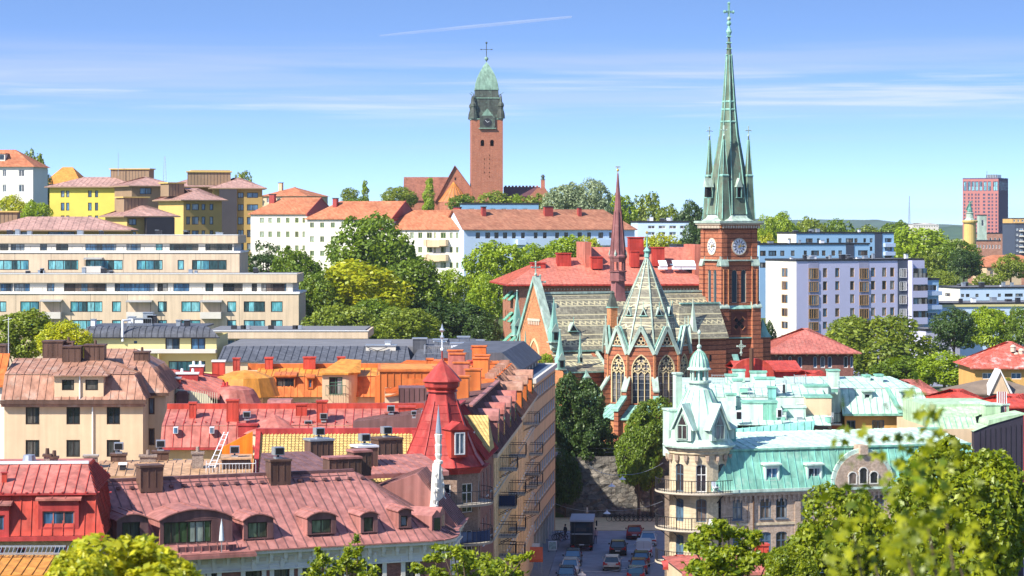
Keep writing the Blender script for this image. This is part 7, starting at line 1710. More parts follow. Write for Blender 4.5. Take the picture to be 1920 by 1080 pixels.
z1 = zt+5.3
for i in range(8): a = R(45*i+22); m.tube((cx+.66*math.cos(a), cy+.66*math.sin(a), z1), (cx+.66*math.cos(a), cy+.66*math.sin(a), z1+.85), .09, mint_w, 6)
m.lathe((cx, cy, z1), [(.3, 0), (.3, .85)], mint_d, 8)
m.lathe((cx, cy, z1+.8), [(.62, 0), (1.0, .1), (.95, .2), (.80, .32), (.76, .65), (.66, 1.0), (.48, 1.35), (.24, 1.6), (.1, 1.8)], mint_w, 16)
for i in range(16):
    a = R(22.5*i); P_ = [(.82, .32), (.78, .65), (.68, 1.0), (.50, 1.35), (.26, 1.6)]
    for (r0, h0), (r1, h1) in zip(P_, P_[1:]): m.bar((cx+r0*math.cos(a), cy+r0*math.sin(a), z1+.8+h0), (cx+r1*math.cos(a), cy+r1*math.sin(a), z1+.8+h1), .05, .05, mint)
m.build('tower_roof', b.root)
m = M(); m.ball((cx, cy, z1+2.75), .2, mint_w, 8); m.tube((cx, cy, z1+2.5), (cx, cy, z1+3.9), .05, mint_w, 6); m.lathe((cx, cy, z1+3.7), [(.02, 0), (.14, .12), (.14, .25), (.05, .42), (0, .45)], mint_w, 8); m.build('finial', b.root)
for a_ in (-140, -75, -10):
    a = R(a_); Tm = Matrix.Translation((cx+2.2*math.cos(a), cy+2.2*math.sin(a), zt+.6)) @ Matrix.Rotation(a+math.pi/2, 4, 'Z'); m = M(); V = lambda *p: tuple(Tm @ Vector(p)); dy = tuple(Tm.to_3x3() @ Vector((0, 2.3, 0)))
    m.prism([V(-.75, -.55, 0), V(.75, -.55, 0), V(.75, -.55, 1.1), V(0, -.55, 2.6), V(-.75, -.55, 1.1)], dy, mint_w)
    m.prism([V(-.95, -.75, .85), V(0, -.75, 2.75), V(0, -.75, 3.0), V(-1.1, -.75, .85)], dy, mint_w); m.prism([V(.95, -.75, .85), V(1.1, -.75, .85), V(0, -.75, 3.0), V(0, -.75, 2.75)], dy, mint_w)
    k = m.build('dormer', b.root); m = M(); m.prism([V(-.42, -.58, .15), V(.42, -.58, .15), V(.42, -.58, 1.25), V(0, -.58, 2.15), V(-.42, -.58, 1.25)], tuple(Tm.to_3x3() @ Vector((0, .02, 0))), g_mix)
    for e0, e1 in (((-.42, 0, .15), (-.42, 0, 1.25)), ((.42, 0, .15), (.42, 0, 1.25)), ((0, 0, .15), (0, 0, 1.25)), ((-.42, 0, 1.25), (.42, 0, 1.25)), ((-.42, 0, 1.25), (0, 0, 2.15)), ((.42, 0, 1.25), (0, 0, 2.15)), ((-.42, 0, .15), (.42, 0, .15))): m.bar(V(e0[0], -.62, e0[2]), V(e1[0], -.62, e1[2]), .07, .06, cu_w, up=(0, 1, 0))
    m.build('window', k)
# curved balconies
for j, z_ in enumerate((Z(927, 204), Z(997, 204), Z(1062, 204))):
    m = M(); r_ = TR+1.15; A0, A1 = -205, -62
    m.lathe((cx, cy, z_-.2), [(TR-.1, 0), (r_-.1, 0), (r_, .08), (r_, .2), (TR-.1, .201)], stone_t if False else limest, 20, a0=A0, a1=A1); N = 34
    for i in range(N):
        a0, a1 = R(A0+(A1-A0)*i/N), R(A0+(A1-A0)*(i+1)/N); p, q = (cx+(r_-.06)*math.cos(a0), cy+(r_-.06)*math.sin(a0)), (cx+(r_-.06)*math.cos(a1), cy+(r_-.06)*math.sin(a1))
        for h in (.1, .98): m.bar((*p, z_+h), (*q, z_+h), .05, .05, iron)
        w_ = .03 if i % 5 == 0 else .012; m.box(p[0]-w_, p[0]+w_, p[1]-w_, p[1]+w_, z_, z_+1.0, iron)
    for a_ in (-190, -150, -110, -75): a = R(a_); m.bar((cx+TR*math.cos(a), cy+TR*math.sin(a), z_-.9), (cx+(r_-.3)*math.cos(a), cy+(r_-.3)*math.sin(a), z_-.2), .06, .06, iron)
    k = m.build('balcony', b.root)
# chairs and pots on the balconies, things of their own
def wloc(b, x, y): v = b.wxy(Vector((x, y))); return (v.x, v.y)
def folding_chair(x, y, z, rz, lab):
    r = thing('folding_chair', lab, 'chair', (x, y, z), rz); m = M(); m.box(-.22, .22, -.22, .2, .42, .46, whitem); m.build('seat', r); m = M(); m.prism([(-.22, .2, .46), (.22, .2, .46), (.22, .32, .9), (-.22, .32, .9)], (0, .03, 0), whitem); m.build('backrest', r)
    for s_ in (-.2, .18): m = M(); m.bar((s_, -.2, 0), (s_, .2, .44), .04, .04, whitem); m.build('leg', r); m = M(); m.bar((s_, .2, 0), (s_, -.2, .44), .04, .04, whitem); m.build('leg', r)
x, y = wloc(b, cx+(TR+.55)*math.cos(R(-85)), cy+(TR+.55)*math.sin(R(-85))); folding_chair(x, y, Z(927, 204), .6, 'white folding chair on the upper curved balcony of the round tower')
x, y = wloc(b, cx+(TR+.55)*math.cos(R(-95)), cy+(TR+.55)*math.sin(R(-95))); folding_chair(x, y, Z(997, 204), -.6, 'white folding chair on the middle curved balcony, beside a steel drum')
x, y = wloc(b, cx+(TR+.6)*math.cos(R(-80)), cy+(TR+.6)*math.sin(R(-80))); m = M(); m.lathe((0, 0, 0), [(.25, 0), (.26, .4), (.25, .8), (0, .81)], galv, 12); tag(m.build('steel_drum', loc=(x, y, Z(997, 204))), 'pale steel drum at the end of the middle curved balcony', 'drum')
# roofscape of chimneys and boxes
def mbox(b, a, c, t, bt, y, dep=1.3, mat=None, cap=None, name='chimney', extra=.3):
    return chimney(b, a, c, t, bt, y, dep, mat or mint_w, cap or mint, name=name, dz=extra)
mbox(b, 1357, 1380, 762, 812, 3.0, 1.4, mint_d, mint); mbox(b, 1268, 1279, 699, 800, -.2+3.5, .8, mint_w, mint_w, extra=2); mbox(b, 1255, 1278, 767, 800, 2.6, 1.5, mint_w, mint_w, extra=2)
mbox(b, 1352, 1361, 775, 810, 1.8, 1, mint_w, mint_w)
b2 = Bld('mint_roofed_rear_block', 'rear block with crowded mint and white sheet roofs, boxes and vents behind the round tower', 'apartment building', 1283, 224, -3, px1=1560, L=24, z0=-.5, fm=f_white, gm=g_dark)
W2 = b2.W; zd = Z(803, 224); b2.front.every(1, W2-1, 5, 1, [zd-4], 1.6); b2.walls(zd-.3, cream, faces='frbl'); m = M()
slope(m, [(0, -.5, zd-2.4), (b2.front.u(1515), -.5, zd-2.2), (b2.front.u(1530), 1.2, b2.zat(789, b2.front.u(1515), 1)), (0, 1.2, b2.zat(814, 0, 1))], mint_d, .6, smat=mint)
slope(m, [(0, 1.2, zd+.2), (W2, 1.2, zd+.2), (W2, 9, zd+1.1), (0, 9, zd+1.1)], mint_w, .7, smat=mint); m.box(0, W2, 9.0, 14, zd-1, zd+2.1, mint_w)
slope(m, [(0, 9, zd+2.15), (W2, 9, zd+2.15), (W2, 14, zd+2.9), (0, 14, zd+2.9)], mint_w, .7, smat=mint); m.box(0, W2, 14, 24, zd-1, zd+3.0, mint_w); m.build('roof', b2.root)
for (a, c, t, bt, y, dp, mt, cp) in ((1392, 1431, 753, 785, 3.5, 2.2, mint_w, mint), (1431, 1457, 753, 785, 3.52, 2.2, mint, mint), (1416, 1453, 708, 738, 12.5, 1.6, mint_w, mint), (1375, 1392, 711, 742, 11, 1.2, mint_w, mint), (1360, 1383, 702, 714, 15, 1.2, mint_w, mint), (1374, 1397, 693, 712, 17, 1.2, mint_w, mint), (1407, 1437, 696, 708, 17, 1.2, mint_w, mint), (1362, 1380, 738, 762, 8, 1.2, mint_w, mint), (1467, 1511, 762, 792, 5, 2, mint_w, mint_w), (1511, 1559, 743, 812, 6, 3, cream, mint), (1510, 1553, 722, 743, 12, 2, mint_w, mint), (1553, 1571, 693, 726, 14, 1.2, mint_w, mint), (1459, 1475, 768, 780, 4, 1, mint_w, mint), (1440, 1455, 725, 745, 9, 1, mint_d, mint)):
    mbox(b2, a, c, t, bt, y, dp, mt, cp, name='chimney' if c-a < 30 else 'roof_box')
for (a, c, t, bt) in ((1379, 1391, 770, 782), (1456, 1466, 766, 776), (1512, 1532, 816, 828)):
    x0, x1 = b2.line(a, 1.5), b2.line(c, 1.5); m = M(); z1_ = b2.zat(t, x0, 1.5); m.box(x0, x1, 1.0, 1.8, z1_-.75, z1_, whitem); m.box(x0+.08, x1-.08, .96, .998, z1_-.68, z1_-.08, black_hole); m.build('fan_box', b2.root)
rnd = random.Random(5)
for i in range(26):
    px = rnd.uniform(1385, 1560); py = rnd.choice((712, 735, 758, 790)); yy = {712: 15, 735: 10, 758: 7.5, 790: 3}[py]+rnd.uniform(-1, 1.); x0 = b2.line(px, yy); zz_ = zd+(2.6 if yy > 9 else .9 if yy > 6 else .45)
    m = M(); h = rnd.uniform(.2, .7); w_ = rnd.uniform(.2, .8); mt = rnd.choice([galv, whitem, darkm, mint, galv]); m.box(x0, x0+w_, yy, yy+w_, zz_-.1, zz_+h, mt); m.box(x0-.04, x0+w_+.04, yy-.04, yy+w_+.04, zz_+h+.002, zz_+h+.07, whitem)
    m.tube((x0+w_+.1, yy, zz_-.1), (x0+w_+.1, yy, zz_+h+.4), .04, galv, 5); m.build('roof_vent', b2.root)
m = M()
for (a, c, y, py) in ((1405, 1440, 9, 742), (1490, 1512, 14, 718), (1335, 1360, 14, 716)): x0, x1 = b2.line(a, y), b2.line(c, y); zz_ = zd+(2.2 if y < 10 else 3.05); m = M(); rail(m, x0, x1, y, y+1.5, zz_, .8, galv); m.build('roof_railing', b2.root)
# yellow house with mint mansard
och = plain('orange_ochre_render', (.66, .38, .12), .85, .08, .3, streak=.08)
b = Bld('ochre_house', 'ochre rendered house with tall pale mint mansard roof and white framed windows', 'apartment building', 1584, 238, 2, px1=1746, L=14, z0=-.5, fm=f_blue, gm=g_dark)
f = b.front; W = b.W; ze = Z(776, 238); f.grid([(1587, 1604), (1635, 1658), (1692, 1710), (1721, 1738)], [(788, 816), (842, 870)], 1650, nc=2, fw=.09)
b.walls(ze, och); zb = Z(729, 239.3); m = M()
slope(m, [(-.3, -.5, ze), (W+.3, -.5, ze), (W-.8, 1.3, zb), (-.3, 1.3, zb)], mint_w, .62, smat=mint); slope(m, [(W+.3, -.5, ze), (W+.3, 14, ze), (W-.8, 13, zb), (W-.8, 1.3, zb)], mint, .62)
slope(m, [(-4.5, 1.3, zb+.03), (W-.8, 1.3, zb+.03), (W-2.2, 9, zb+.7), (-4.5, 9, zb+.7)], mint_w, .8, smat=mint); slope(m, [(-4.5, 9, zb+.7), (W-2.2, 9, zb+.7), (W-2.2, 14, zb+.4), (-4.5, 14, zb+.4)], mint_w); m.box(-.3, W+.35, -.62, -.4, ze-.15, ze+.05, mint)
xm = f.u(1683); m.prism([(xm, -.56, ze+.1), (xm+.4, -.56, ze+.1), (xm-.6, 1.25, zb+.1), (xm-1.0, 1.25, zb+.1)], (0, -.1, .05), mint)
m.box(-4.5, -.31, .4, 14, ze-.8, zb, mint_w); m.box(-4.5, -.32, -.3, .39, -.5, ze-.9, plain('brown_render', (.30, .12, .08), .85)); m.build('roof', b.root)
for a, c in ((1621, 1636), (1692, 1703)): boxdormer(b, f, a-1, c+1, 735, 760 if a < 1650 else 756, 1, mint_w, nc=1, wpx=(a+2, c-2), out=-.55, back=1.6, roofm=mint_w, gm=g_dark, fm=f_white, top=.2)
m = M(); x0 = f.u(1558); FF = Face(b, (-4.5, .38), (-.3, .38)); m.box(-3.6, -2.8, .33, .399, ze-.5, zb-.2, g_mix); m.box(-2.5, -1.7, .33, .399, ze-.5, zb-.2, g_mix); m.build('window', b.root); m = M(); rail(m, -4.4, -.4, -.8, .3, ze-.85, 1.0, iron); m.box(-4.4, -.4, -.8, .39, ze-1., ze-.87, conc_w); m.build('balcony', b.root)
for (a, c, t, bt, y) in ((1553, 1574, 693, 724, 7), (1643, 1656, 702, 716, 5), (1621, 1632, 703, 711, 6)): chimney(b, a, c, t, bt, y, 1.2, mint_w, mint)
# sage green roofs and charcoal wall on the right
sage = metal('sage_sheet', (.42, .58, .36), .5, .1, stain=(.55, .68, .48), samt=.4)
b = Bld('sage_roofed_house', 'house with pale sage green curved roofs and boxes, right of the ochre house', 'house', 1748, 222, 4, px1=1916, L=14, z0=-.5, fm=f_white, gm=g_dark)
f = b.front; W = b.W; zt = Z(800, 222); f.every(.5, W-1, 4, 1, [zt-4], 1.6); b.walls(zt-.2, cream); m = M()
slope(m, [(-1, -.4, zt-2), (f.u(1838), -.4, zt-2), (f.u(1846), 3.2, zt+.6), (f.u(1760), 3.2, zt+.6)], sage, .5, smat=mint); slope(m, [(f.u(1760), 3.2, zt+.6), (f.u(1846), 3.2, zt+.6), (W, 6, zt+1.4), (f.u(1760), 6, zt+1.2)], sage, .6); m.box(f.u(1760), W-.5, 6, 14, zt-1, zt+1.5, sage)
m.build('roof', b.root)
u0, u1 = f.u(1822), f.u(1914); m = M(); m.prism([(u0, -.8, 3), (u1, -.8, 3), (u1, -.8, Z(778, 222)), (u0+1.2, -.8, Z(797, 222)), (u0, -.8, Z(808, 222))], (0, 3, 0), plain('charcoal_panel', (.035, .03, .045), .7, .1))
for i in range(9): m.box(u0+.5+i*.45, u0+.54+i*.45, -.85, -.801, 3, Z(806, 222)+i*.06, darkm)
slope(m, [(u0-.1, -.9, Z(808, 222)), (u0+1.2, -.9, Z(797, 222)), (u0+1.2, 2.4, Z(797, 222)), (u0-.1, 2.4, Z(808, 222))], sage); m.prism([(u0+1.2, -.9, Z(797, 222)+.02), (u1+.1, -.9, Z(777, 222)), (u1+.1, -.9, Z(777, 222)+.14), (u1*.3+u0*.7, -.9, Z(793, 222)+.3), (u0+1.2, -.9, Z(797, 222)+.16)], (0, 3.3, 0), sage); m.build('stair_head', b.root)
for (a, c, t, bt, y) in ((1848, 1876, 757, 782, 2.5), (1808, 1848, 754, 772, 7), (1876, 1892, 757, 772, 6)): chimney(b, a, c, t, bt, y, 1.5, sage, mint_w)
chimney(b, 1728, 1765, 803, 824, -3, 1.2, mint_w, mint)
m = M()
for i in range(9): m.box(f.u(1903)+i*.1, f.u(1903)+i*.1+.1, 6, 6.1, zt+.5, zt+2.6, (f_white, redm)[i % 2])
m.build('striped_awning', b.root)
# red roofs behind
def simple(name, label, px0, px1, D, ye, yr, mat, wall, L=8, turn=2, ov=.4, rows=(), cols=(), seam=.6, hipped=True, cat='house', inset=None, dy=0, fm=f_white, gm=g_dark, style=''):
    b = Bld(name, label, cat, px0, D, turn, px1=px1, L=L, z0=min(hgt(X(px0, D), D), hgt(X(px1, D), D+L))-1, fm=fm, gm=gm, split=False)
    ze = b.front.z(ye, b.W/2); 
    if rows: b.front.grid(cols, rows, (px0+px1)/2, nc=1 if style else 2, fw=.09, style=style)
    else: b.front.every(.3, b.W-.3, max(1, int(b.W/2.4)), .9, [ze-2.6], 1.4)
    b.walls(ze, wall); zr = b.zat(yr, b.W/2, L/2); m = M(); hip(m, 0, b.W, 0, L, ze, max(.4, zr-ze), mat, ov, seam, inset, gx0=not hipped, gx1=not hipped)
    m.box(-ov-.05, b.W+ov+.05, -ov-.08, -ov+.12, ze-.18, ze-.01, mat); m.build('roof', b.root); return b
simple('red_roofed_house', 'low house with plain red roof behind the ochre house, right of the mint deck', 1680, 1757, 290, 737, 711, redm2, redm3, 7, 4)
simple('red_roofed_house', 'low bright red roof between the trees and the sage green house', 1752, 1862, 280, 757, 729, redm, redm3, 8, 2)
simple('red_roofed_house', 'small red roof at the right edge above the striped awning', 1862, 1960, 270, 762, 738, redm, redm3, 8, 0)
simple('red_roofed_house', 'low red roof in front of the brick hall, left of the tree', 1498, 1556, 300, 712, 694, redm, redm3, 6, 0)
b = simple('brick_hall', 'brick hall with broad salmon hipped roof and round arched windows right of the clock tower', 1446, 1600, 370, 661, 615, redm2, brick_dk, 13, 3, ov=1.0, rows=[(668, 690)], cols=[(1460, 1467), (1478, 1485), (1496, 1504), (1525, 1532), (1538, 1547), (1552, 1560), (1582, 1590), (1594, 1602)], seam=.55, cat='hall', style='round arch', gm=g_blue)
m = M()
for px in (1455, 1472, 1490, 1513, 1533, 1550, 1571, 1590): x = b.front.u(px); zz_ = Z(665, 370); m.prism([(x-.25, -.06, zz_), (x, -.06, zz_-.28), (x+.25, -.06, zz_), (x, -.06, zz_+.28)], (0, .05, 0), limest)
m.build('stone_ornament', b.root)
b = simple('red_gabled_house', 'red sheet roof with a raised arched front wall in front of the clock tower', 1385, 1497, 305, 694, 676, redm, redm3, 8, 4, hipped=False)
m = M(); c_ = b.line(1412, -1); N = 12; zc_ = Z(706, 303); m.prism([(c_-2.6, -.8, zc_-1)]+[(c_-2.6*math.cos(math.pi*i/N), -.8, zc_+2.1*math.sin(math.pi*i/N)) for i in range(N+1)]+[(c_+2.6, -.8, zc_-1)], (0, 1.0, 0), redm); m.prism([(c_-1.9*math.cos(math.pi*i/N), -.84, zc_+1.4*math.sin(math.pi*i/N)) for i in range(N+1)], (0, .03, 0), redm3)
m.box(c_-.4, c_+.3, -1.2, -.85, zc_-1, zc_+1.2, redm); m.build('arched_parapet', b.root)
m = M(); x = b.line(1409, -1.5); m.tube((x, -1.5, zc_-2), (x, -1.5, Z(654, 303)), .26, f_brown, 8); m.build('flue_pipe', b.root)
m = M(); x = b.line(1390, -.5); cross(m, (x, -.4, Z(668, 303)), 1.7, cu_w, .28)
for i in range(10): m.bar((x+.28*math.cos(i*.628), -.4, Z(668, 303)+1.1+.28*math.sin(i*.628)), (x+.28*math.cos((i+1)*.628), -.4, Z(668, 303)+1.1+.28*math.sin((i+1)*.628)), .07, .07, cu_w)
m.build('ring_cross', b.root)
b = simple('striped_roof_house', 'yellow house with flaking red hipped roof and round chimneys at the right edge', 1828, 1990, 330, 689, 640, metal('flaking_red_sheet', (.52, .13, .09), .55, .15, stain=(.72, .55, .50), samt=.85), och, 12, 0, ov=.7, rows=[(699, 711)], cols=[(1842, 1862), (1896, 1915)], gm=g_blue)
for (px, py) in ((1897, 648), (1912, 655), (1902, 662)): x = b.line(px, 4); m = M(); z_ = b.zat(py, x, 3); m.lathe((x, 3, z_-.8), [(.35, 0), (.35, .6), (.45, .65), (.2, .9), (0, .95)], limest, 8); m.build('roof_vent', b.root)
b = simple('grey_attic', 'brown grey roof with white gable dormer at the right edge below the yellow house', 1790, 1960, 300, 738, 712, plain('brown_grey_felt', (.20, .15, .11), .9, .2), cream, 8, 0, seam=None)
m = M(); x = b.line(1872, .5); z_ = Z(733, 300); m.prism([(x-1.1, -.6, z_-.3), (x+1.1, -.6, z_-.3), (x, -.6, z_+2.2)], (0, 3, 0), cream); 
for s_ in (-1, 1): m.prism([(x, -.8, z_+2.3), (x, -.8, z_+2.55), (x+s_*1.5, -.8, z_-.4), (x+s_*1.3, -.8, z_-.5)], (0, 3.4, 0), ledge)
m.build('gable_dormer', b.root)

# ================= modern blocks behind on the right
lav = plain('shaded_white_panel', (.54, .53, .70), .7, .05, .2); lavw = plain('cream_and_sunlit_panel', (.74, .70, .60), .8, .05, .2); bl2 = plain('light_blue_panel', (.32, .52, .72), .7, .05, .2); dkp = plain('dark_slate_panel', (.06, .075, .11), .7, .08)  # one grey-white block: lavender holds shade, cream end holds sunlight, in the colour
def balc_tower(b, px0, px1, rows, mat, gm, dk=None, zt=None):
    """projecting stack of glazed balconies at the right end of front"""
    f = b.front; u0, u1 = f.u(px0), f.u(px1); zt = zt or b.zt
    m = M(); m.box(u0, u0+.25, -1.6, -.003, b.z0, zt-.3, mat); m.box(u0+.25, u1, -.5, -.003, b.z0, zt-.3, mat); b.part(m, 'bay_wall')
    if dk: m = M(); m.box(f.u(dk[0]), f.u(dk[1]), -.12, -.003, b.z0, zt-.3, dkp); b.part(m, 'stair_bay')
    for (a, c) in rows:
        zc, za = f.z(c, u0), f.z(a, u0); m = M(); m.box(u0+.26, u1, -1.6, -.51, zc-1.35, zc, mat); m.box(u0+.3, u1-.05, -1.5, -1.45, zc+.003, za, gm); 
        for k in range(4): x = u0+.3+(u1-u0-.4)*k/3; m.box(x-.04, x+.04, -1.56, -1.43, zc+.003, za, f_dark)
        b.part(m, 'balcony')
rows = [(503, 520.6), (528, 545), (553, 570), (579, 595), (604, 618), (630, 645)]
b = flatblock('apartment_block', 'big grey white seven storey block, front in painted lavender shade, right of the clock tower', 1493, 500, 24, 1731, 489.5, 12, lav, rows, [(1543, 1551), (1566, 1574), (1594, 1602), (1633, 1641), (1654, 1662), (1669, 1677)], ref=1500, z0=4, leftmat=lavw, fm=f_orange, gm=g_mix, leftwins=[(1465, 1477)], nc=1)
b.front.holes = []; f = b.front
for (a, c) in rows:
    for x0, x1 in ((1516, 1534), (1611, 1628)): u = f.u(x0); f.win(f.u(x0), f.u(x1), f.z(c, u)-.25, f.z(a, u), nc=4, hole=False, fw=.1, out=.25)
    f.win(f.u(1686), f.u(1699), f.z(c, f.u(1690)), f.z(a, f.u(1690)), nc=4, hole=False, fw=.09, fm=f_white, out=.34)
balc_tower(b, 1702, 1731, rows[:4], lav, g_mix, dk=(1683, 1701)); vents(b, 14, 7)
m = M()
for (x0, x1) in ((1516, 1534), (1611, 1628)): m.box(f.u(x0)-.1, f.u(x1)+.1, -.04, -.002, b.z0, b.zt-.4, plain('lavender_grey_panel', (.34, .34, .46), .7))
b.part(m, 'panel_strip')
b = flatblock('apartment_block', 'pale blue balcony stack right behind the lavender shaded block', 1731, 512, 24, 1760, 525, 10, bl2, [(534, 545), (560, 571), (586, 597), (612, 623), (640, 652)], [(1735, 1757)], ref=1740, z0=4, gm=g_mix, nc=3)
for y_ in (546, 572, 598, 624): m = M(); f = b.front; zc = f.z(y_+8, 0); m.box(0, b.W, -1.3, -.003, zc, f.z(y_, 0), plain('pale_blue_panel', (.45, .55, .72), .7, .05)); b.part(m, 'balcony')
b = flatblock('apartment_block', 'blue block nearer the clock tower, lower of the two blue ones', 1424, 600, 20, 1630, 459, 10, bl2, [(470, 480), (492, 502)], [(1422+i*0, 1423) for i in range(0)]+[(1425, 1436), (1441, 1456), (1463, 1471), (1483, 1490), (1507, 1513), (1521, 1536), (1541, 1548), (1559, 1566), (1572, 1579), (1587, 1600), (1609, 1627)], ref=1440, z0=8, gm=g_mix, fm=f_dark); vents(b, 7, 12)
m = M(); f = b.front; m.box(f.u(1586), f.u(1601), -.1, -.003, b.z0, b.zt-.3, dkp); b.part(m, 'stair_bay')
b = flatblock('apartment_block', 'blue block with cream end wall farther back, upper of the two blue ones', 1493, 650, 20, 1676, 438, 11, bl2, [(447, 455), (463, 471), (479, 488)], [(1511, 1524), (1532, 1537), (1550, 1555), (1572, 1578), (1586, 1600), (1602, 1608), (1619, 1624), (1631, 1636), (1659, 1672)], ref=1500, z0=10, leftmat=lavw, gm=g_mix, fm=f_dark, leftwins=[(1477, 1483)]); vents(b, 5, 13)
m = M(); f = b.front; m.box(f.u(1640), f.u(1654), -.1, -.003, b.z0, b.zt-.3, dkp); b.part(m, 'stair_bay')
for y_ in (456, 472): m = M(); u0, u1 = f.u(1656), f.u(1675); m.box(u0, u1, -1.2, -.003, f.z(y_+7, u0), f.z(y_, u0), plain('pale_blue_panel', (.45, .55, .72), .7, .05)); b.part(m, 'balcony')
b = flatblock('low_flats', 'low blue grey flats with cream end and dark flat roof at the right, upper row', 1800, 570, 14, 1990, 541, 14, pblue, [(551, 557)], [(1802, 1808), (1811, 1818), (1829, 1835), (1849, 1855), (1871, 1877), (1884, 1899), (1904, 1918)], ref=1810, z0=3, leftmat=lavw, gm=g_mix, fm=f_dark, leftwins=[(1772, 1782)]); vents(b, 8, 21)
b = flatblock('low_flats', 'lower row of flats with yellow strip under a dark flat roof, right side', 1764, 520, 12, 1990, 571, 12, pblue, [(583, 592), (603, 612)], [(1768+i*18, 1776+i*18) for i in range(12)], ref=1780, z0=3, gm=g_mix, fm=f_orange); vents(b, 8, 22)
m = M(); f = b.front; m.box(-.2, b.W, -.25, -.003, b.zt-.75, b.zt-.3, yel_l); b.part(m, 'yellow_band')
b = flatblock('apartment_block', 'lavender shaded ground floors seen under the balcony stack between the trees', 1736, 470, 20, 1800, 620, 8, lav, [(630, 642), (655, 667)], [(1740, 1748), (1752, 1760), (1772, 1784)], ref=1750, z0=3, gm=g_mix)

# ================= far right: brick tower, column, works
far_red = plain('far_red_cladding', (.42, .16, .14), .8, .06, .05); far_pur = plain('far_purple_and_shaded_cladding', (.10, .065, .12), .8, .05, .05)
b = Bld('highrise', 'tall red clad high-rise with teal glazed top floors on the right skyline', 'tower block', 1805, 1500, -28, px1=1872, L=19, z0=-3, fm=far_pur, gm=g_dark, split=False)
f = b.front; zt = Z(336, 1500)
for j in range(14):
    y0 = 363+j*6.5
    for c in (1807, 1815, 1821, 1828, 1833.5, 1843, 1852, 1859, 1866.5): f.pix(c, c+(4.5 if c in (1843, 1852) else 3.2), y0, y0+4, nc=1, fw=.3)
for c in (1806.5, 1814, 1821.5, 1828.5, 1836, 1844, 1852, 1862): f.pix(c, c+(6.2 if c < 1855 else 9), 340, 358, nc=2, nr=2, gm=g_teal, fw=.3)
m = M(); f.wall(m, -3, zt, far_red, .8); b.left.wall(m, -3, zt, far_red); b.back.wall(m, -3, zt, far_pur)
rf = b.right
for i in range(8): rf.win(1.2+i*2.2, 2.3+i*2.2, Z(358, 1510), Z(340, 1510), nc=1, fw=.2, gm=g_teal)
rf.wall(m, -3, zt, far_pur, .5); b.part(m, 'wall')  # right face in dark purple: its shade is painted in
m = M(); slab(m, 0, b.W, 0, 19, zt+.01, zt+.6, far_pur, roof_felt); m.box(b.W*.55, b.W*.85, 8, 16, zt+.6, zt+2.6, galv)
for i in range(7): m.bar((b.W*(.55+.045*i), 7.9, zt+.6), (b.W*(.56+.045*i), 7.9, zt+2.7), .3, .3, darkm)
m.tube((b.W*.55, 9, zt), (b.W*.55, 9, zt+5), .1, darkm, 4); b.part(m, 'roof')
D = 900; s_ = D/FP; r = thing('column_monument', 'yellow stone lookout column crowned by a green bronze figure on the right skyline', 'monument', (X(1818.5, D), D, hgt(X(1818.5, D), D)-.5)); oz = r.location.z; zz = lambda py: Z(py, D)-oz
col_y = plain('ochre_stone', (.58, .42, .14), .85, .08, .3)
m = M(); m.lathe((0, 0, 0), [(2.35, 0), (2.25, 2), (2.1, zz(418)), (2.7, zz(417)), (2.8, zz(414)), (2.4, zz(413)), (0, zz(412.9))], col_y, 20); m.build('shaft', r)
m = M(); m.lathe((0, 0, zz(413)), [(1.9, 0), (1.9, .3), (1.35, .6), (1.25, zz(400)-zz(413)), (1.6, zz(399)-zz(413)), (.9, zz(398)-zz(413)), (.8, zz(396)-zz(413))], cu_w, 8); m.build('plinth', r)
bronze = metal('green_bronze', (.10, .26, .20), .5, .2, stain=(.25, .45, .38), samt=.5)
m = M(); zb_ = zz(396.5); m.lathe((0, 0, zb_), [(1.0, 0), (.85, .5), (.62, 1.3), (.5, 1.9), (.52, 2.3), (.6, 2.6), (.35, 2.85), (.15, 2.95)], bronze, 10); m.ball((.1, 0, zb_+3.25), .32, bronze, 8); m.tube((.4, 0, zb_+2.6), (.95, 0, zb_+3.4), .15, bronze, 6, .1); m.tube((.95, 0, zb_+3.4), (.35, 0, zb_+3.5), .11, bronze, 6, .09); m.tube((-.45, 0, zb_+2.6), (-.85, 0, zb_+1.7), .16, bronze, 6, .11)
m.prism([(-.5, .1, zb_+2.4), (-.3, .3, zb_+.3), (-1.4, .2, zb_+.5), (-1.0, .2, zb_+1.6)], (0, .2, 0), bronze); m.build('bronze_figure', r)
wb = brick('works_brick', (.36, .17, .11), (.44, .23, .16), (.4, .3, .25), 1., .4, .1)
def works(name, label, px0, px1, D, yt, wall, rows, L=20, turn=3, cat='building', cols=None, roofm=None, gm=g_dark): 
    w_ = (px1-px0)/8; cols = cols or [(px0+2+i*w_, px0+2+i*w_+w_*.45) for i in range(8)]
    return flatblock(name, label, px0, D, turn, px1, yt, L, wall, rows, cols, z0=-2, gm=gm, cat=cat, roofm=roofm, nc=1, fw=.15)
works('brick_works', 'long old brick works building between the yellow column and the dark flats', 1828, 1896, 1150, 438, wb, [(446, 452), (459, 465)])
works('brick_works', 'upper storey brick works with white sawtooth roof left of the dark flats', 1829, 1876, 1050, 452, wb, [(459, 466)])
works('service_tower', 'narrow white and green rooftop tower beside the bronze figure', 1836, 1850, 1130, 404, cu_w, [(412, 424)], L=4, cols=[(1840, 1845)])
b = works('dark_balcony_block', 'dark blue grey flats with white balconies at the right edge of the skyline', 1903, 1960, 1000, 420, dkp, [(428, 432), (438, 442), (448, 452), (458, 462), (468, 472)], cols=[(1905, 1909), (1912, 1918), (1924, 1930)], gm=g_blue)
for i in range(5): m = M(); f = b.front; m.box(f.u(1911), b.W, -1.4, -.003, Z(434+i*10, 1000), Z(431.5+i*10, 1000), conc_w); b.part(m, 'balcony')
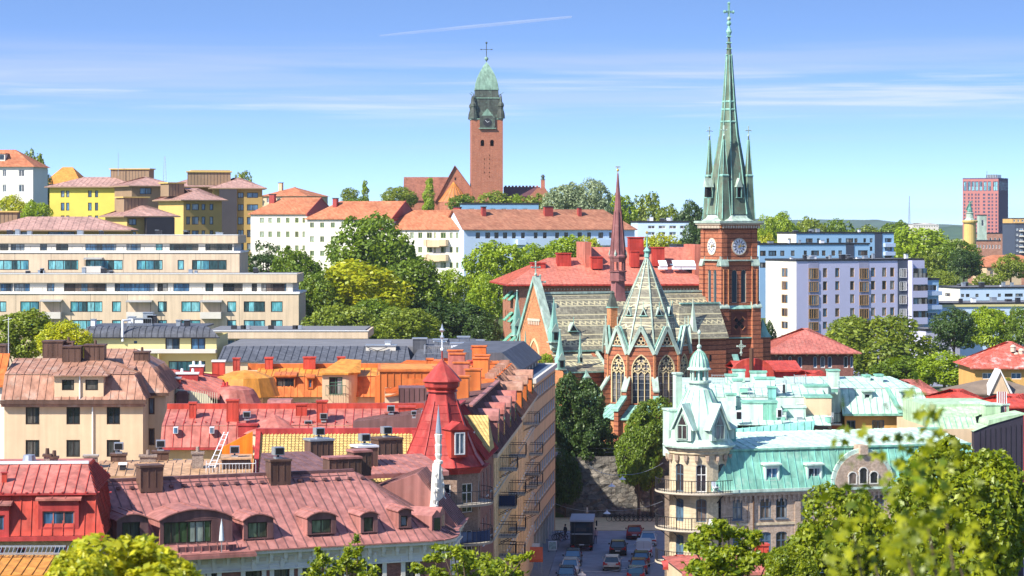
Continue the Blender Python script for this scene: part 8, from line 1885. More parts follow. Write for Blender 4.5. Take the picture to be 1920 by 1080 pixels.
works('orange_block', 'flat orange brown building top above the dark balcony flats', 1898, 1960, 1300, 410, och, [(412, 416)])
for i in range(9): 
    px = 1832+i*8; m = M(); h = (i*37 % 5)*.35+.5; m.box(0, 2.0, 0, 2, 0, h+1.2, (whitem, galv, conc_w)[i % 3]); m.box(.3, 1, .3, 1, h+1.203, h+1.6, darkm); 
simple('orange_tiled_row', 'orange tiled roofs right of the yellow column, above the tree at the right edge', 1832, 1960, 760, 492, 478, terra, wb, 12, 3, seam=None)
simple('orange_tiled_row', 'smaller orange tiled roof in front of the brick works', 1850, 1915, 700, 500, 487, terra, cream, 10, 12, seam=None)
m = M()
for a, c in ((-2, -2), (2, -2), (2, 2), (-2, 2)): m.tube((a, c, 0), (a*.15, c*.15, 78), .35, galv, 4)
for k in range(16):
    h0, h1 = k*4.8, k*4.8+4.8; s0, s1 = 1-.85*h0/78, 1-.85*h1/78
    for (a, c), (e, g) in (((-2, -2), (2, -2)), ((2, -2), (2, 2))): m.bar((a*s0, c*s0, h0), (e*s1, g*s1, h1), .2, .2, galv); m.bar((e*s0, g*s0, h0), (a*s1, c*s1, h1), .2, .2, galv)
tag(m.build('radio_mast', loc=(X(1705, 4200), 4200, Z(367, 4200)-78)), 'tall thin grey lattice mast on the horizon left of the high-rise', 'mast')
b = simple('distant_hall', 'white distant halls below the wooded hills left of the high-rise', 1712, 1760, 2600, 421, 418, conc_w, conc_w, 40, 0, seam=None)
# ================= stone retaining wall under the church
def rock():
    m, n, b = newmat('wall_rock'); B = NB(n); t = B('ShaderNodeTexCoord').outputs['Object']
    v = B('ShaderNodeTexVoronoi', {'Vector': B('ShaderNodeMapping', {'Vector': t, 'Scale': (1, 1, 1.25)}).outputs[0], 'Scale': 1.25}, feature='F1'); vc = v.outputs['Color']
    s = B('ShaderNodeSeparateColor', {0: vc}).outputs[0]
    c = B.mix(s, (.09, .085, .075, 1), (.24, .21, .17, 1)); c = weather(B, t, c, .3, 1.2)
    e = B('ShaderNodeTexVoronoi', {'Vector': B('ShaderNodeMapping', {'Vector': t, 'Scale': (1, 1, 1.25)}).outputs[0], 'Scale': 1.25}, feature='DISTANCE_TO_EDGE').outputs['Distance']
    f = B('ShaderNodeMapRange', {0: e, 1: 0., 2: .05, 3: .45, 4: 1.}).outputs[0]; c = B.mix(f, (.05, .05, .045, 1), c); n.links.new(c, b.inputs['Base Color']); b.inputs['Roughness'].default_value = .9
    no = B('ShaderNodeTexNoise', {'Vector': t, 'Scale': 3., 'Detail': 6.}).outputs['Fac']; h = B.math('ADD', B.math('MULTIPLY', f, .7), no)
    bm = B('ShaderNodeBump', {'Strength': .9, 'Distance': .15, 'Height': h}); n.links.new(bm.outputs[0], b.inputs['Normal']); return m
rockm = rock()
rs = random.Random(3); nx, nz = 90, 16; x0, x1 = -6, 70
v = []; 
for j in range(nz+1):
    for i in range(nx+1):
        x = x0+(x1-x0)*i/nx; z = 7.25*j/nz; y = 304.2+.9*j/nz+(math.sin(x*1.3+j)*.12+math.sin(x*.4)*.3+rs.uniform(-.14, .14)) ; v.append((x, y, z-.1))
base_n = len(v); v += [(x0, 306.5, 7.15), (x1, 306.5, 7.15)]
f_ = [(j*(nx+1)+i, j*(nx+1)+i+1, (j+1)*(nx+1)+i+1, (j+1)*(nx+1)+i) for j in range(nz) for i in range(nx)]
f_.append(tuple([nz*(nx+1)+i for i in range(nx+1)]+[base_n+1, base_n]))
me = bpy.data.meshes.new('retaining_wall'); me.from_pydata([(a-30, b-305, c) for a, b, c in v], [], f_); me.materials.append(rockm); tag(link('retaining_wall', me, None, (30, 305, 0)), 'dark rough stone retaining wall closing the end of the street', 'wall')
m = M(); m.box(-6, 70, 306.6, 312.5, 7.02, 7.06, asphalt); m.build('upper_road').__setitem__('kind', 'structure')
r = thing('fence', 'thin pale railing along the top of the stone wall', 'fence', (15, 306.4, 7.05)); m = M(); m.box(-14, 14, -.03, .03, .95, 1.0, galv); m.box(-14, 14, -.03, .03, .5, .54, galv); m.build('rail', r)
for i in range(15): m = M(); m.box(-14+i*2, -13.94+i*2, -.03, .03, 0, .95, galv); m.build('post', r)

# ================= vehicles
tyre = plain('tyre', (.015, .015, .016), .8, .05); rim = plain('rim', (.35, .36, .38), .3, .05, metal=.8); lamp_r = plain('tail_lamp', (.45, .02, .02), .3, .05); lamp_w = plain('head_lamp', (.7, .7, .68), .2, .05); plate_m = plain('number_plate', (.7, .7, .68), .5, .05); carglass = plain('car_glass', (.02, .035, .05), .05, .05, spec=.9); carglass_b = plain('windscreen_reflection', (.03, .12, .22), .05, .05, spec=.9); blackp = plain('black_plastic', (.02, .02, .02), .6, .05)
def paint(name, c): return plain(name, c, .25, .03, .5, spec=.6)
def car(label, x, y, rz, pm, kind='wagon', group='cars on the street', L=4.5, W=1.8, H=1.48, gm=None):
    """local: front towards +y, centre on the ground"""
    r = thing('car' if kind != 'van' else 'van', label, 'car' if kind != 'van' else 'van', (x, y, .014), rz, group); gm = gm or carglass
    h, l = W/2, L/2; m = M()
    if kind == 'van': H = 1.85
    bel = .92 if kind != 'van' else 1.05
    # lower body as stacked rings (plan outlines), tapered and rounded
    def ring(z, wx, f, b_, ry=.25): return [(-wx+.12, -b_, z), (wx-.12, -b_, z), (wx, -b_+ry, z), (wx, f-ry*1.3, z), (wx-.22, f, z), (-wx+.22, f, z), (-wx, f-ry*1.3, z), (-wx, -b_+ry, z)]
    rings = [ring(.22, h-.06, l-.06, l-.08), ring(.45, h, l, l), ring(.68, h-.01, l-.03, l-.01), ring(bel-.06, h-.05, l-.35 if kind != 'van' else l-.2, l-.05), ring(bel, h-.10, l-.75 if kind != 'van' else l-.5, l-.10)]
    for a, b_ in zip(rings, rings[1:]):
        for i in range(8): j = (i+1) % 8; m.poly([a[i], a[j], b_[j], b_[i]], pm)
    m.poly(list(reversed(rings[0])), blackp); m.poly(rings[-1], pm)
    # roof panel
    rf_, rb = (l-2.05, l-.55) if kind in ('wagon', 'hatch') else (l-2.0, l-1.35) if kind == 'sedan' else (l-1.5, l-.15)
    rt = [(-h+.28, -rb, H-.03), (h-.28, -rb, H-.03), (h-.24, rf_, H-.04), (-h+.24, rf_, H-.04)]; m.poly(rt, pm); m.poly([(x_, y_, z_-.05) for x_, y_, z_ in reversed(rt)], pm)
    for i in range(4): j = (i+1) % 4; m.poly([rt[i], rt[j], tuple(Vector(rt[j])-Vector((0, 0, .05))), tuple(Vector(rt[i])-Vector((0, 0, .05)))], pm)
    bt = [(-h+.11, -l+.14 if kind != 'sedan' else -l+.6, bel), (h-.11, -l+.14 if kind != 'sedan' else -l+.6, bel), (h-.11, l-.95 if kind != 'van' else l-.6, bel), (-h+.11, l-.95 if kind != 'van' else l-.6, bel)]
    tp = [(a, b_, c-.05) for a, b_, c in rt]
    for i in range(4): m.bar(bt[i], tp[i], .08, .08, pm)
    if kind == 'van': m.box(-h+.14, h-.14, -l+.16, l-2.2, bel, H-.09, pm); m.box(-.008, .008, -l+.12, -l+.159, .4, H-.15, blackp)
    for s_ in (-1, 1): m.prism([(s_*(h-.11), .0, bel), (s_*(h-.25), -.1, H-.08), (s_*(h-.25), -.16, H-.08), (s_*(h-.11), -.08, bel)], (s_*.02, 0, 0), pm); m.box(s_*h-.02 if s_ > 0 else s_*h-.14, s_*h+.14 if s_ > 0 else s_*h+.02, l-1.5, l-1.35, bel-.02, bel+.14, pm)
    m.box(-h+.1, h-.1, -l-.03, -l+.1, .3, .48, blackp if pm is not blackp else pm); m.build('body', r)
    def pan(i, j, nm):
        q = M(); A, B_, C_, D_ = Vector(bt[i]), Vector(bt[j]), Vector(tp[j]), Vector(tp[i]); c = (A+B_+C_+D_)/4; q.poly([c+(p-c)*.93 for p in (A, B_, C_, D_)], gm if nm != 'rear_window' or kind != 'van' else pm); q.build(nm, r)
    pan(0, 1, 'rear_window'); pan(1, 2, 'side_window'); pan(2, 3, 'windscreen'); pan(3, 0, 'side_window')
    for s_ in (-1, 1):
        for yy in (l-.82, -l+.82):
            q = M(); q.tube((s_*(h-.20), yy, .32), (s_*(h+.01), yy, .32), .32, tyre, 14); w_ = q.build('wheel', r); q = M(); q.tube((s_*(h+.0), yy, .32), (s_*(h+.025), yy, .32), .2, rim, 10); q.build('rim', w_)
        q = M(); q.box(s_*(h-.32)-.16, s_*(h-.32)+.16, -l-.015, -l+.08, .70, .84, lamp_r); q.box(s_*(h-.13)-.09, s_*(h-.13)+.09, -l+.02, -l+.1, .6, .98 if kind != 'sedan' else .84, lamp_r); q.build('tail_light', r)
        q = M(); q.box(s_*(h-.3)-.18, s_*(h-.3)+.18, l-.12, l+.005, .58, .72, lamp_w); q.build('headlight', r)
    q = M(); q.box(-.26, .26, -l-.045, -l-.028, .52, .63, plate_m); q.build('number_plate', r)
    q = M(); q.box(-.26, .26, l+.0, l+.02, .38, .49, plate_m); q.box(-.5, .5, l-.05, l+.003, .5, .58, blackp); q.build('grille', r); return r
def at(px, py): D = 35*FP/(py-HY); return X(px, D), D
ang = -math.atan(.06)
silver = paint('silver_paint', (.50, .50, .49)); blk = paint('black_paint', (.012, .013, .018)); rd = paint('red_paint', (.30, .015, .015)); wh = paint('white_paint_gloss', (.62, .62, .66)); navyp = paint('navy_paint', (.02, .04, .09)); grp = paint('dark_grey_paint', (.06, .065, .075)); drd = paint('dark_red_paint', (.16, .02, .02)); blp = paint('blue_paint', (.03, .10, .20))
x, y = at(1191, 1012); car('red car driving away, nearest the gravel path', x, y+1.5, ang, rd, 'hatch', L=4.2)
x, y = at(1160, 1042); car('black car driving away in the middle of the street', x, y+1.5, ang, blk, 'hatch', L=4.2, H=1.55)
x, y = at(1149, 1071); car('silver estate car driving away, frontmost in the driving lane', x, y+1.8, ang, silver, 'wagon', L=4.7)
for i, (px, py, p, lab) in enumerate(((1075, 1062, grp, 'dark grey parked car facing the camera, farthest of the left kerb row'), (1070, 1080, silver, 'pale parked car facing the camera, second of the left kerb row'), (1063, 1096, navyp, 'navy parked car facing the camera, cut by the bottom edge on the left'))):
    x, y = at(px, py); car(lab, x, y+1.8, math.pi+ang, p, 'hatch' if i != 1 else 'wagon', 'cars parked along the kerb', gm=carglass_b)
for i, (px, py, p, k_, lab) in enumerate(((1217, 1026, silver, 'sedan', 'silver parked saloon beyond the white van on the right kerb'), (1209, 1047, wh, 'van', 'white parked van on the right kerb'), (1204, 1063, blk, 'hatch', 'black parked car right behind the white van'), (1199, 1077, drd, 'hatch', 'dark red parked car on the right kerb, between two dark ones'), (1194, 1092, blp, 'wagon', 'blue parked car at the bottom edge on the right kerb'))):
    x, y = at(px, py); car(lab, x, y+1.8, ang, p, k_, 'cars parked along the kerb', gm=carglass_b if i != 1 else None)
x, y = 18.2, 309.5; car('white car standing on the road above the stone wall, before the apse', X(1177, 309), 309.3, math.pi/2, wh, 'hatch', 'cars by the church').location.z = 7.07
# truck, seen from behind
x, y = at(1094, 1034); r = thing('truck', 'dark box truck with glazed rear end standing at the left side of the street', 'truck', (x, y+3.2, .014), ang); W_, H_ = 1.22, 3.35; m = M()
m.box(-W_, W_, -3.2, 2.2, .75, .95, blackp); m.box(-W_, -W_+.08, -3.2, 2.2, .953, H_-.2, grp); m.box(W_-.08, W_, -3.2, 2.2, .953, H_-.2, grp); m.box(-W_+.08, W_-.08, 2.1, 2.2, .953, H_-.2, grp); m.build('cargo_box', r)
m = M(); m.prism([(-W_-.05, -3.4, H_-.19), (W_+.05, -3.4, H_-.19), (W_+.05, -3.3, H_), (-W_-.05, -3.3, H_)], (0, 5.6, .05), plain('grey_canvas', (.36, .38, .42), .7)); m.build('roof', r)
m = M(); m.box(-W_+.1, W_-.1, -3.12, -3.08, 1.9, H_-.3, carglass)
for x_ in (-W_+.1, -.75, .9, W_-.1): m.box(x_-.04, x_+.04, -3.2, -3.122, .95, H_-.2, grp)
m.box(-W_, W_, -3.2, -3.122, 1.78, 1.9, galv); m.box(-W_+.1, W_-.1, -3.16, -3.1, .95, 1.78, blackp); m.box(-.6, .5, -3.19, -3.161, 2.1, 2.5, grp); m.build('rear_door', r)
m = M(); m.box(-1.05, 1.05, 2.3, 4.2, .5, 2.6, grp); m.prism([(-1.0, 4.2, 1.4), (1.0, 4.2, 1.4), (.95, 3.9, 2.5), (-.95, 3.9, 2.5)], (0, .04, 0), carglass); m.build('cab', r)
m = M(); m.box(-W_, W_, -3.3, -3.21, .45, .62, blackp); m.build('bumper', r)
for s_ in (-1, 1):
    q = M(); q.box(s_*.95-.18, s_*.95+.18, -3.34, -3.301, .48, .6, lamp_r); q.build('tail_light', r)
    q = M(); q.box(s_*(W_+.18)-.09, s_*(W_+.18)+.09, 3.6, 3.75, 1.9, 2.5, blackp); q.bar((s_*1.0, 3.7, 2.3), (s_*(W_+.15), 3.7, 2.3), .04, .04, blackp); q.build('wing_mirror', r)
    for yy in (-2.2, 3.1): q = M(); q.tube((s_*.85, yy, .48), (s_*1.15, yy, .48), .48, tyre, 16); q.build('wheel', r)
q = M(); q.box(-.26, .26, -3.33, -3.302, .66, .78, plate_m); q.build('number_plate', r)
# bicycles
def bicycle():
    r = thing('bicycle', 'bicycle', 'bicycle')
    for y_ in (-.5, .5):
        q = M(); N = 14
        for i in range(N): a0, a1 = 2*math.pi*i/N, 2*math.pi*(i+1)/N; q.bar((0, y_+.33*math.cos(a0), .34+.33*math.sin(a0)), (0, y_+.33*math.cos(a1), .34+.33*math.sin(a1)), .04, .04, tyre)
        for i in range(7): a = math.pi*i/7; q.bar((0, y_-.32*math.cos(a), .34-.32*math.sin(a)), (0, y_+.32*math.cos(a), .34+.32*math.sin(a)), .008, .008, rim)
        q.build('wheel', r)
    q = M()
    for a, b_ in (((0, -.5, .34), (0, -.12, .3)), ((0, -.12, .3), (0, -.22, .78)), ((0, -.12, .3), (0, .36, .72)), ((0, -.22, .74), (0, .33, .8)), ((0, -.5, .34), (0, -.2, .7)), ((0, .5, .34), (0, .32, .98))): q.tube(a, b_, .022, iron, 5)
    q.build('frame', r); q = M(); q.box(-.07, .07, -.36, -.12, .82, .87, iron); q.bar((0, -.22, .75), (0, -.24, .82), .03, .03, iron); q.build('saddle', r); q = M(); q.bar((-.28, .26, 1.02), (.28, .26, 1.02), .03, .03, iron); q.build('handlebar', r); return r
bp = bicycle(); spots = [(1046, 1016, .9, 'bicycle parked on the left pavement, nearest the shop front'), (1051, 1015, 1.1, 'bicycle parked on the left pavement in the middle of its group'), (1057, 1014, 1.3, 'bicycle parked on the left pavement, nearest the truck')]
spots += [(1150+i*8.5, 979, 1.57, 'bicycle parked along the foot of the stone wall') for i in range(10)]
for i, (px, py, a, lab) in enumerate(spots):
    o = bp if i == 0 else copy_tree(bp); x, y = at(px, py); o.location = (x, min(y, 302.3), .13 if i < 3 else .102); o.rotation_euler.z = a+(i*.37 % .3); o['label'] = lab; o['group'] = 'bicycles on the left pavement' if i < 3 else 'bicycles along the stone wall'
# people
def person(label, px, py, rz, top, trou, skin=(.45, .28, .2), z=.13, pose='stand'):
    x, y = at(px, py); r = thing('person', label, 'person', (x, y, z), rz)
    sk = plain('skin', skin, .6, .05); tm = plain('cloth_%d' % int(sum(top)*1000), top, .9, .1, 3); bm_ = plain('cloth_%d' % int(sum(trou)*1000+3), trou, .9, .1, 3); st = .16 if pose == 'walk' else .03
    J = {'p': (0, 0, .93), 'c': (0, .02, 1.2), 'n': (0, .0, 1.46), 'h': (0, .02, 1.56), 't': (0, .02, 1.72), 'lh': (-.09, 0, .9), 'lk': (-.1, .10+st*.5, .5), 'lf': (-.1, st*1.3, .08), 'lt': (-.1, st*1.3+.16, .04), 'rh': (.09, 0, .9), 'rk': (.1, .04-st*.3, .5), 'rf': (.1, -st*1.3, .08), 'rt': (.1, -st*1.3+.16, .04), 'ls': (-.19, 0, 1.4), 'le': (-.24, -.04, 1.12), 'lw': (-.22, .12, .9), 'rs': (.19, 0, 1.4), 're': (.25, .02, 1.12), 'rw': (.23, .18, .92)}
    E = ['pc', 'cn', 'nh', 'ht', ('p', 'lh'), ('lh', 'lk'), ('lk', 'lf'), ('lf', 'lt'), ('p', 'rh'), ('rh', 'rk'), ('rk', 'rf'), ('rf', 'rt'), ('n', 'ls'), ('ls', 'le'), ('le', 'lw'), ('n', 'rs'), ('rs', 're'), ('re', 'rw')]
    Rd = {'p': .15, 'c': .15, 'n': .07, 'h': .085, 't': .08, 'lh': .1, 'lk': .06, 'lf': .04, 'lt': .04, 'rh': .1, 'rk': .06, 'rf': .04, 'rt': .04, 'ls': .07, 'le': .045, 'lw': .03, 'rs': .07, 're': .045, 'rw': .03}
    ks = list(J); me = bpy.data.meshes.new('body'); me.from_pydata([J[k] for k in ks], [(ks.index(e[0]), ks.index(e[1])) for e in E], []); o = link('body', me, r)
    s_ = o.modifiers.new('skin', 'SKIN')
    sv_ = me.skin_vertices[0].data if me.skin_vertices else None
    if sv_ is None:
        bm2 = __import__('bmesh').new(); bm2.from_mesh(me); bm2.verts.layers.skin.verify(); bm2.to_mesh(me); bm2.free(); sv_ = me.skin_vertices[0].data
    for i, k in enumerate(ks): sv_[i].radius = (Rd[k], Rd[k]*.8)
    sv_[0].use_root = True
    o.modifiers.new('sub', 'SUBSURF').levels = 1; me.materials.append(tm)
    # colour by height: trousers below, top above, skin for the head
    m_, n, b_ = newmat('person_clothes'); B = NB(n); zc = B('ShaderNodeSeparateXYZ', {0: B('ShaderNodeTexCoord').outputs['Object']}).outputs[2]
    c = B.mix(B.math('GREATER_THAN', zc, .95), c4(trou), c4(top)); c = B.mix(B.math('GREATER_THAN', zc, 1.49), c, c4(skin)); n.links.new(c, b_.inputs['Base Color']); b_.inputs['Roughness'].default_value = .9; me.materials[0] = m_
    q = M(); q.lathe((0, .0, 1.6), [(.098, 0), (.105, .08), (.09, .15), (.05, .19), (0, .2)], plain('hair', (.05, .03, .02), .8), 10); q.build('hair', r); return r
person('person in dark clothes standing by the bicycles on the left pavement', 1060, 1015, 2.2, (.04, .04, .05), (.05, .05, .08))
person('person in a light pink top walking beside the truck', 1117, 1020, 3.0, (.55, .32, .32), (.12, .12, .16), z=.014, pose='walk')
person('person in white top walking along the foot of the stone wall', 1101, 977, 1.4, (.7, .65, .55), (.4, .32, .2), z=.10, pose='walk')
# A-board, planter, awnings
r = thing('advertising_board', 'white framed advertising board standing on the left pavement', 'sign', (*at(1036, 1036), .13), .15); m = M(); m.box(-.45, .45, -.03, .03, .1, 1.1, whitem); m.box(-.38, .38, -.045, -.031, .2, 1.0, plain('board_print', (.35, .45, .42), .6, .6, 4)); m.build('panel', r); m = M(); m.box(-.45, -.4, -.2, .2, 0, .1, iron); m.box(.4, .45, -.2, .2, 0, .1, iron); m.build('foot', r)
# lamps hung on wires over the street
def wire(pts, name, label, sag=.4):
    m = M(); P0_ = [Vector(p) for p in pts]
    for a, b_ in zip(P0_, P0_[1:]):
        N = 8
        for i in range(N): t0, t1 = i/N, (i+1)/N; m.tube(a.lerp(b_, t0)-Vector((0, 0, sag*4*t0*(1-t0))), a.lerp(b_, t1)-Vector((0, 0, sag*4*t1*(1-t1))), .022, galv, 4)
    o = m.build(name); c = P0_[0]; o.data.transform(Matrix.Translation(-c)); o.location = c; return tag(o, label, 'cable')
def pend(px, py, D, label):
    r = thing('street_lamp', label, 'street lamp', (X(px, D), D, Z(py, D)), 0, 'lamps hung over the street'); m = M(); m.lathe((0, 0, -.12), [(.42, 0), (.36, .08), (.14, .2), (.08, .34), (0, .36)], whitem, 12); m.build('shade', r); m = M(); m.tube((0, 0, .2), (0, 0, .42), .03, galv, 5); m.build('hanger', r)
wire([(X(1105, 296), 296, Z(874, 296)), (X(1167, 294), 294, Z(890, 294)), (X(1243, 290), 290, Z(868, 290))], 'cable', 'cable over the street nearest the church, carrying two lamps'); pend(1167, 897, 294, 'white street lamp hanging on the cable nearest the church'); pend(1147, 910, 290, 'white street lamp hung a little lower, left of the one nearest the church')
wire([(X(1040, 282), 282, Z(944, 282)), (X(1138, 278), 278, Z(956, 278)), (X(1242, 272), 272, Z(940, 272))], 'cable', 'cable across the street above the truck'); pend(1138, 961, 278, 'white street lamp hanging above the truck')
wire([(X(1030, 262), 262, Z(1092, 262)), (X(1091, 240), 240, Z(1071, 240)), (X(1240, 238), 238, Z(1050, 238))], 'cable', 'lowest cable across the street above the silver car'); pend(1091, 1076, 240, 'white street lamp at the bottom edge between the parked cars')
# red canopies at the right kerb and roofs at the bottom
def canopy(label, px0, px1, y0, y1, D, mat, slp=.6, dep=2.2):
    x0_, x1_ = X(px0, D), X(px1, D); r = thing('awning', label, 'awning', ((x0_+x1_)/2, D, 0)); h = (x1_-x0_)/2; zt_, zb_ = Z(y0, D), Z(y1, D); m = M(); m.prism([(-h, dep, zt_), (h, dep, zt_), (h, 0, zb_), (-h, 0, zb_)], (0, 0, .05), mat); m.prism([(-h, -.02, zb_+.04), (h, -.02, zb_+.04), (h, -.02, zb_-.2), (-h, -.02, zb_-.2)], (0, -.03, 0), mat); m.build('canvas', r)
    m = M(); m.bar((-h+.1, .1, zb_), (-h+.1, .1, 0), .06, .06, galv); m.bar((h-.1, .1, zb_), (h-.1, .1, 0), .06, .06, galv); m.build('post', r)
canopy('orange red awning over the shop on the left pavement', 985, 1018, 1030, 1050, 252, plain('red_canvas', (.55, .12, .06), .8), dep=1.5)
canopy('white awning beside the orange red one at the left shop', 992, 1012, 1022, 1030, 257, plain('white_canvas', (.62, .58, .52), .8), dep=1)
b = simple('pavilion', 'low house with orange red roofs and red chimney at the bottom edge', 1290, 1500, 172, 1072, 1040, redm2, cream, 8, 6, seam=.55); chimney(b, 1419, 1441, 1020, 1052, 3, .8, redm, redm)
b = simple('red_tent_roof_kiosk', 'small kiosk with bright red pyramid roof at the foot of the round tower', 1254, 1300, 186, 1062, 1040, redm, cream, 2.4, 0, seam=None)
m = M(); m.lathe((0, 0, 0), [(.05, 0), (.05, 2.2)], galv, 6); m.lathe((0, 0, 1.9), [(1.3, 0), (1.25, .05), (.05, .55), (0, .6)], plain('green_canvas', (.02, .25, .16), .8), 8); tag(m.build('parasol', loc=(X(1243, 215), 215, .13)), 'dark green and blue parasol on the right pavement below the round tower', 'parasol')
TW = 'trees on the wooded slope'
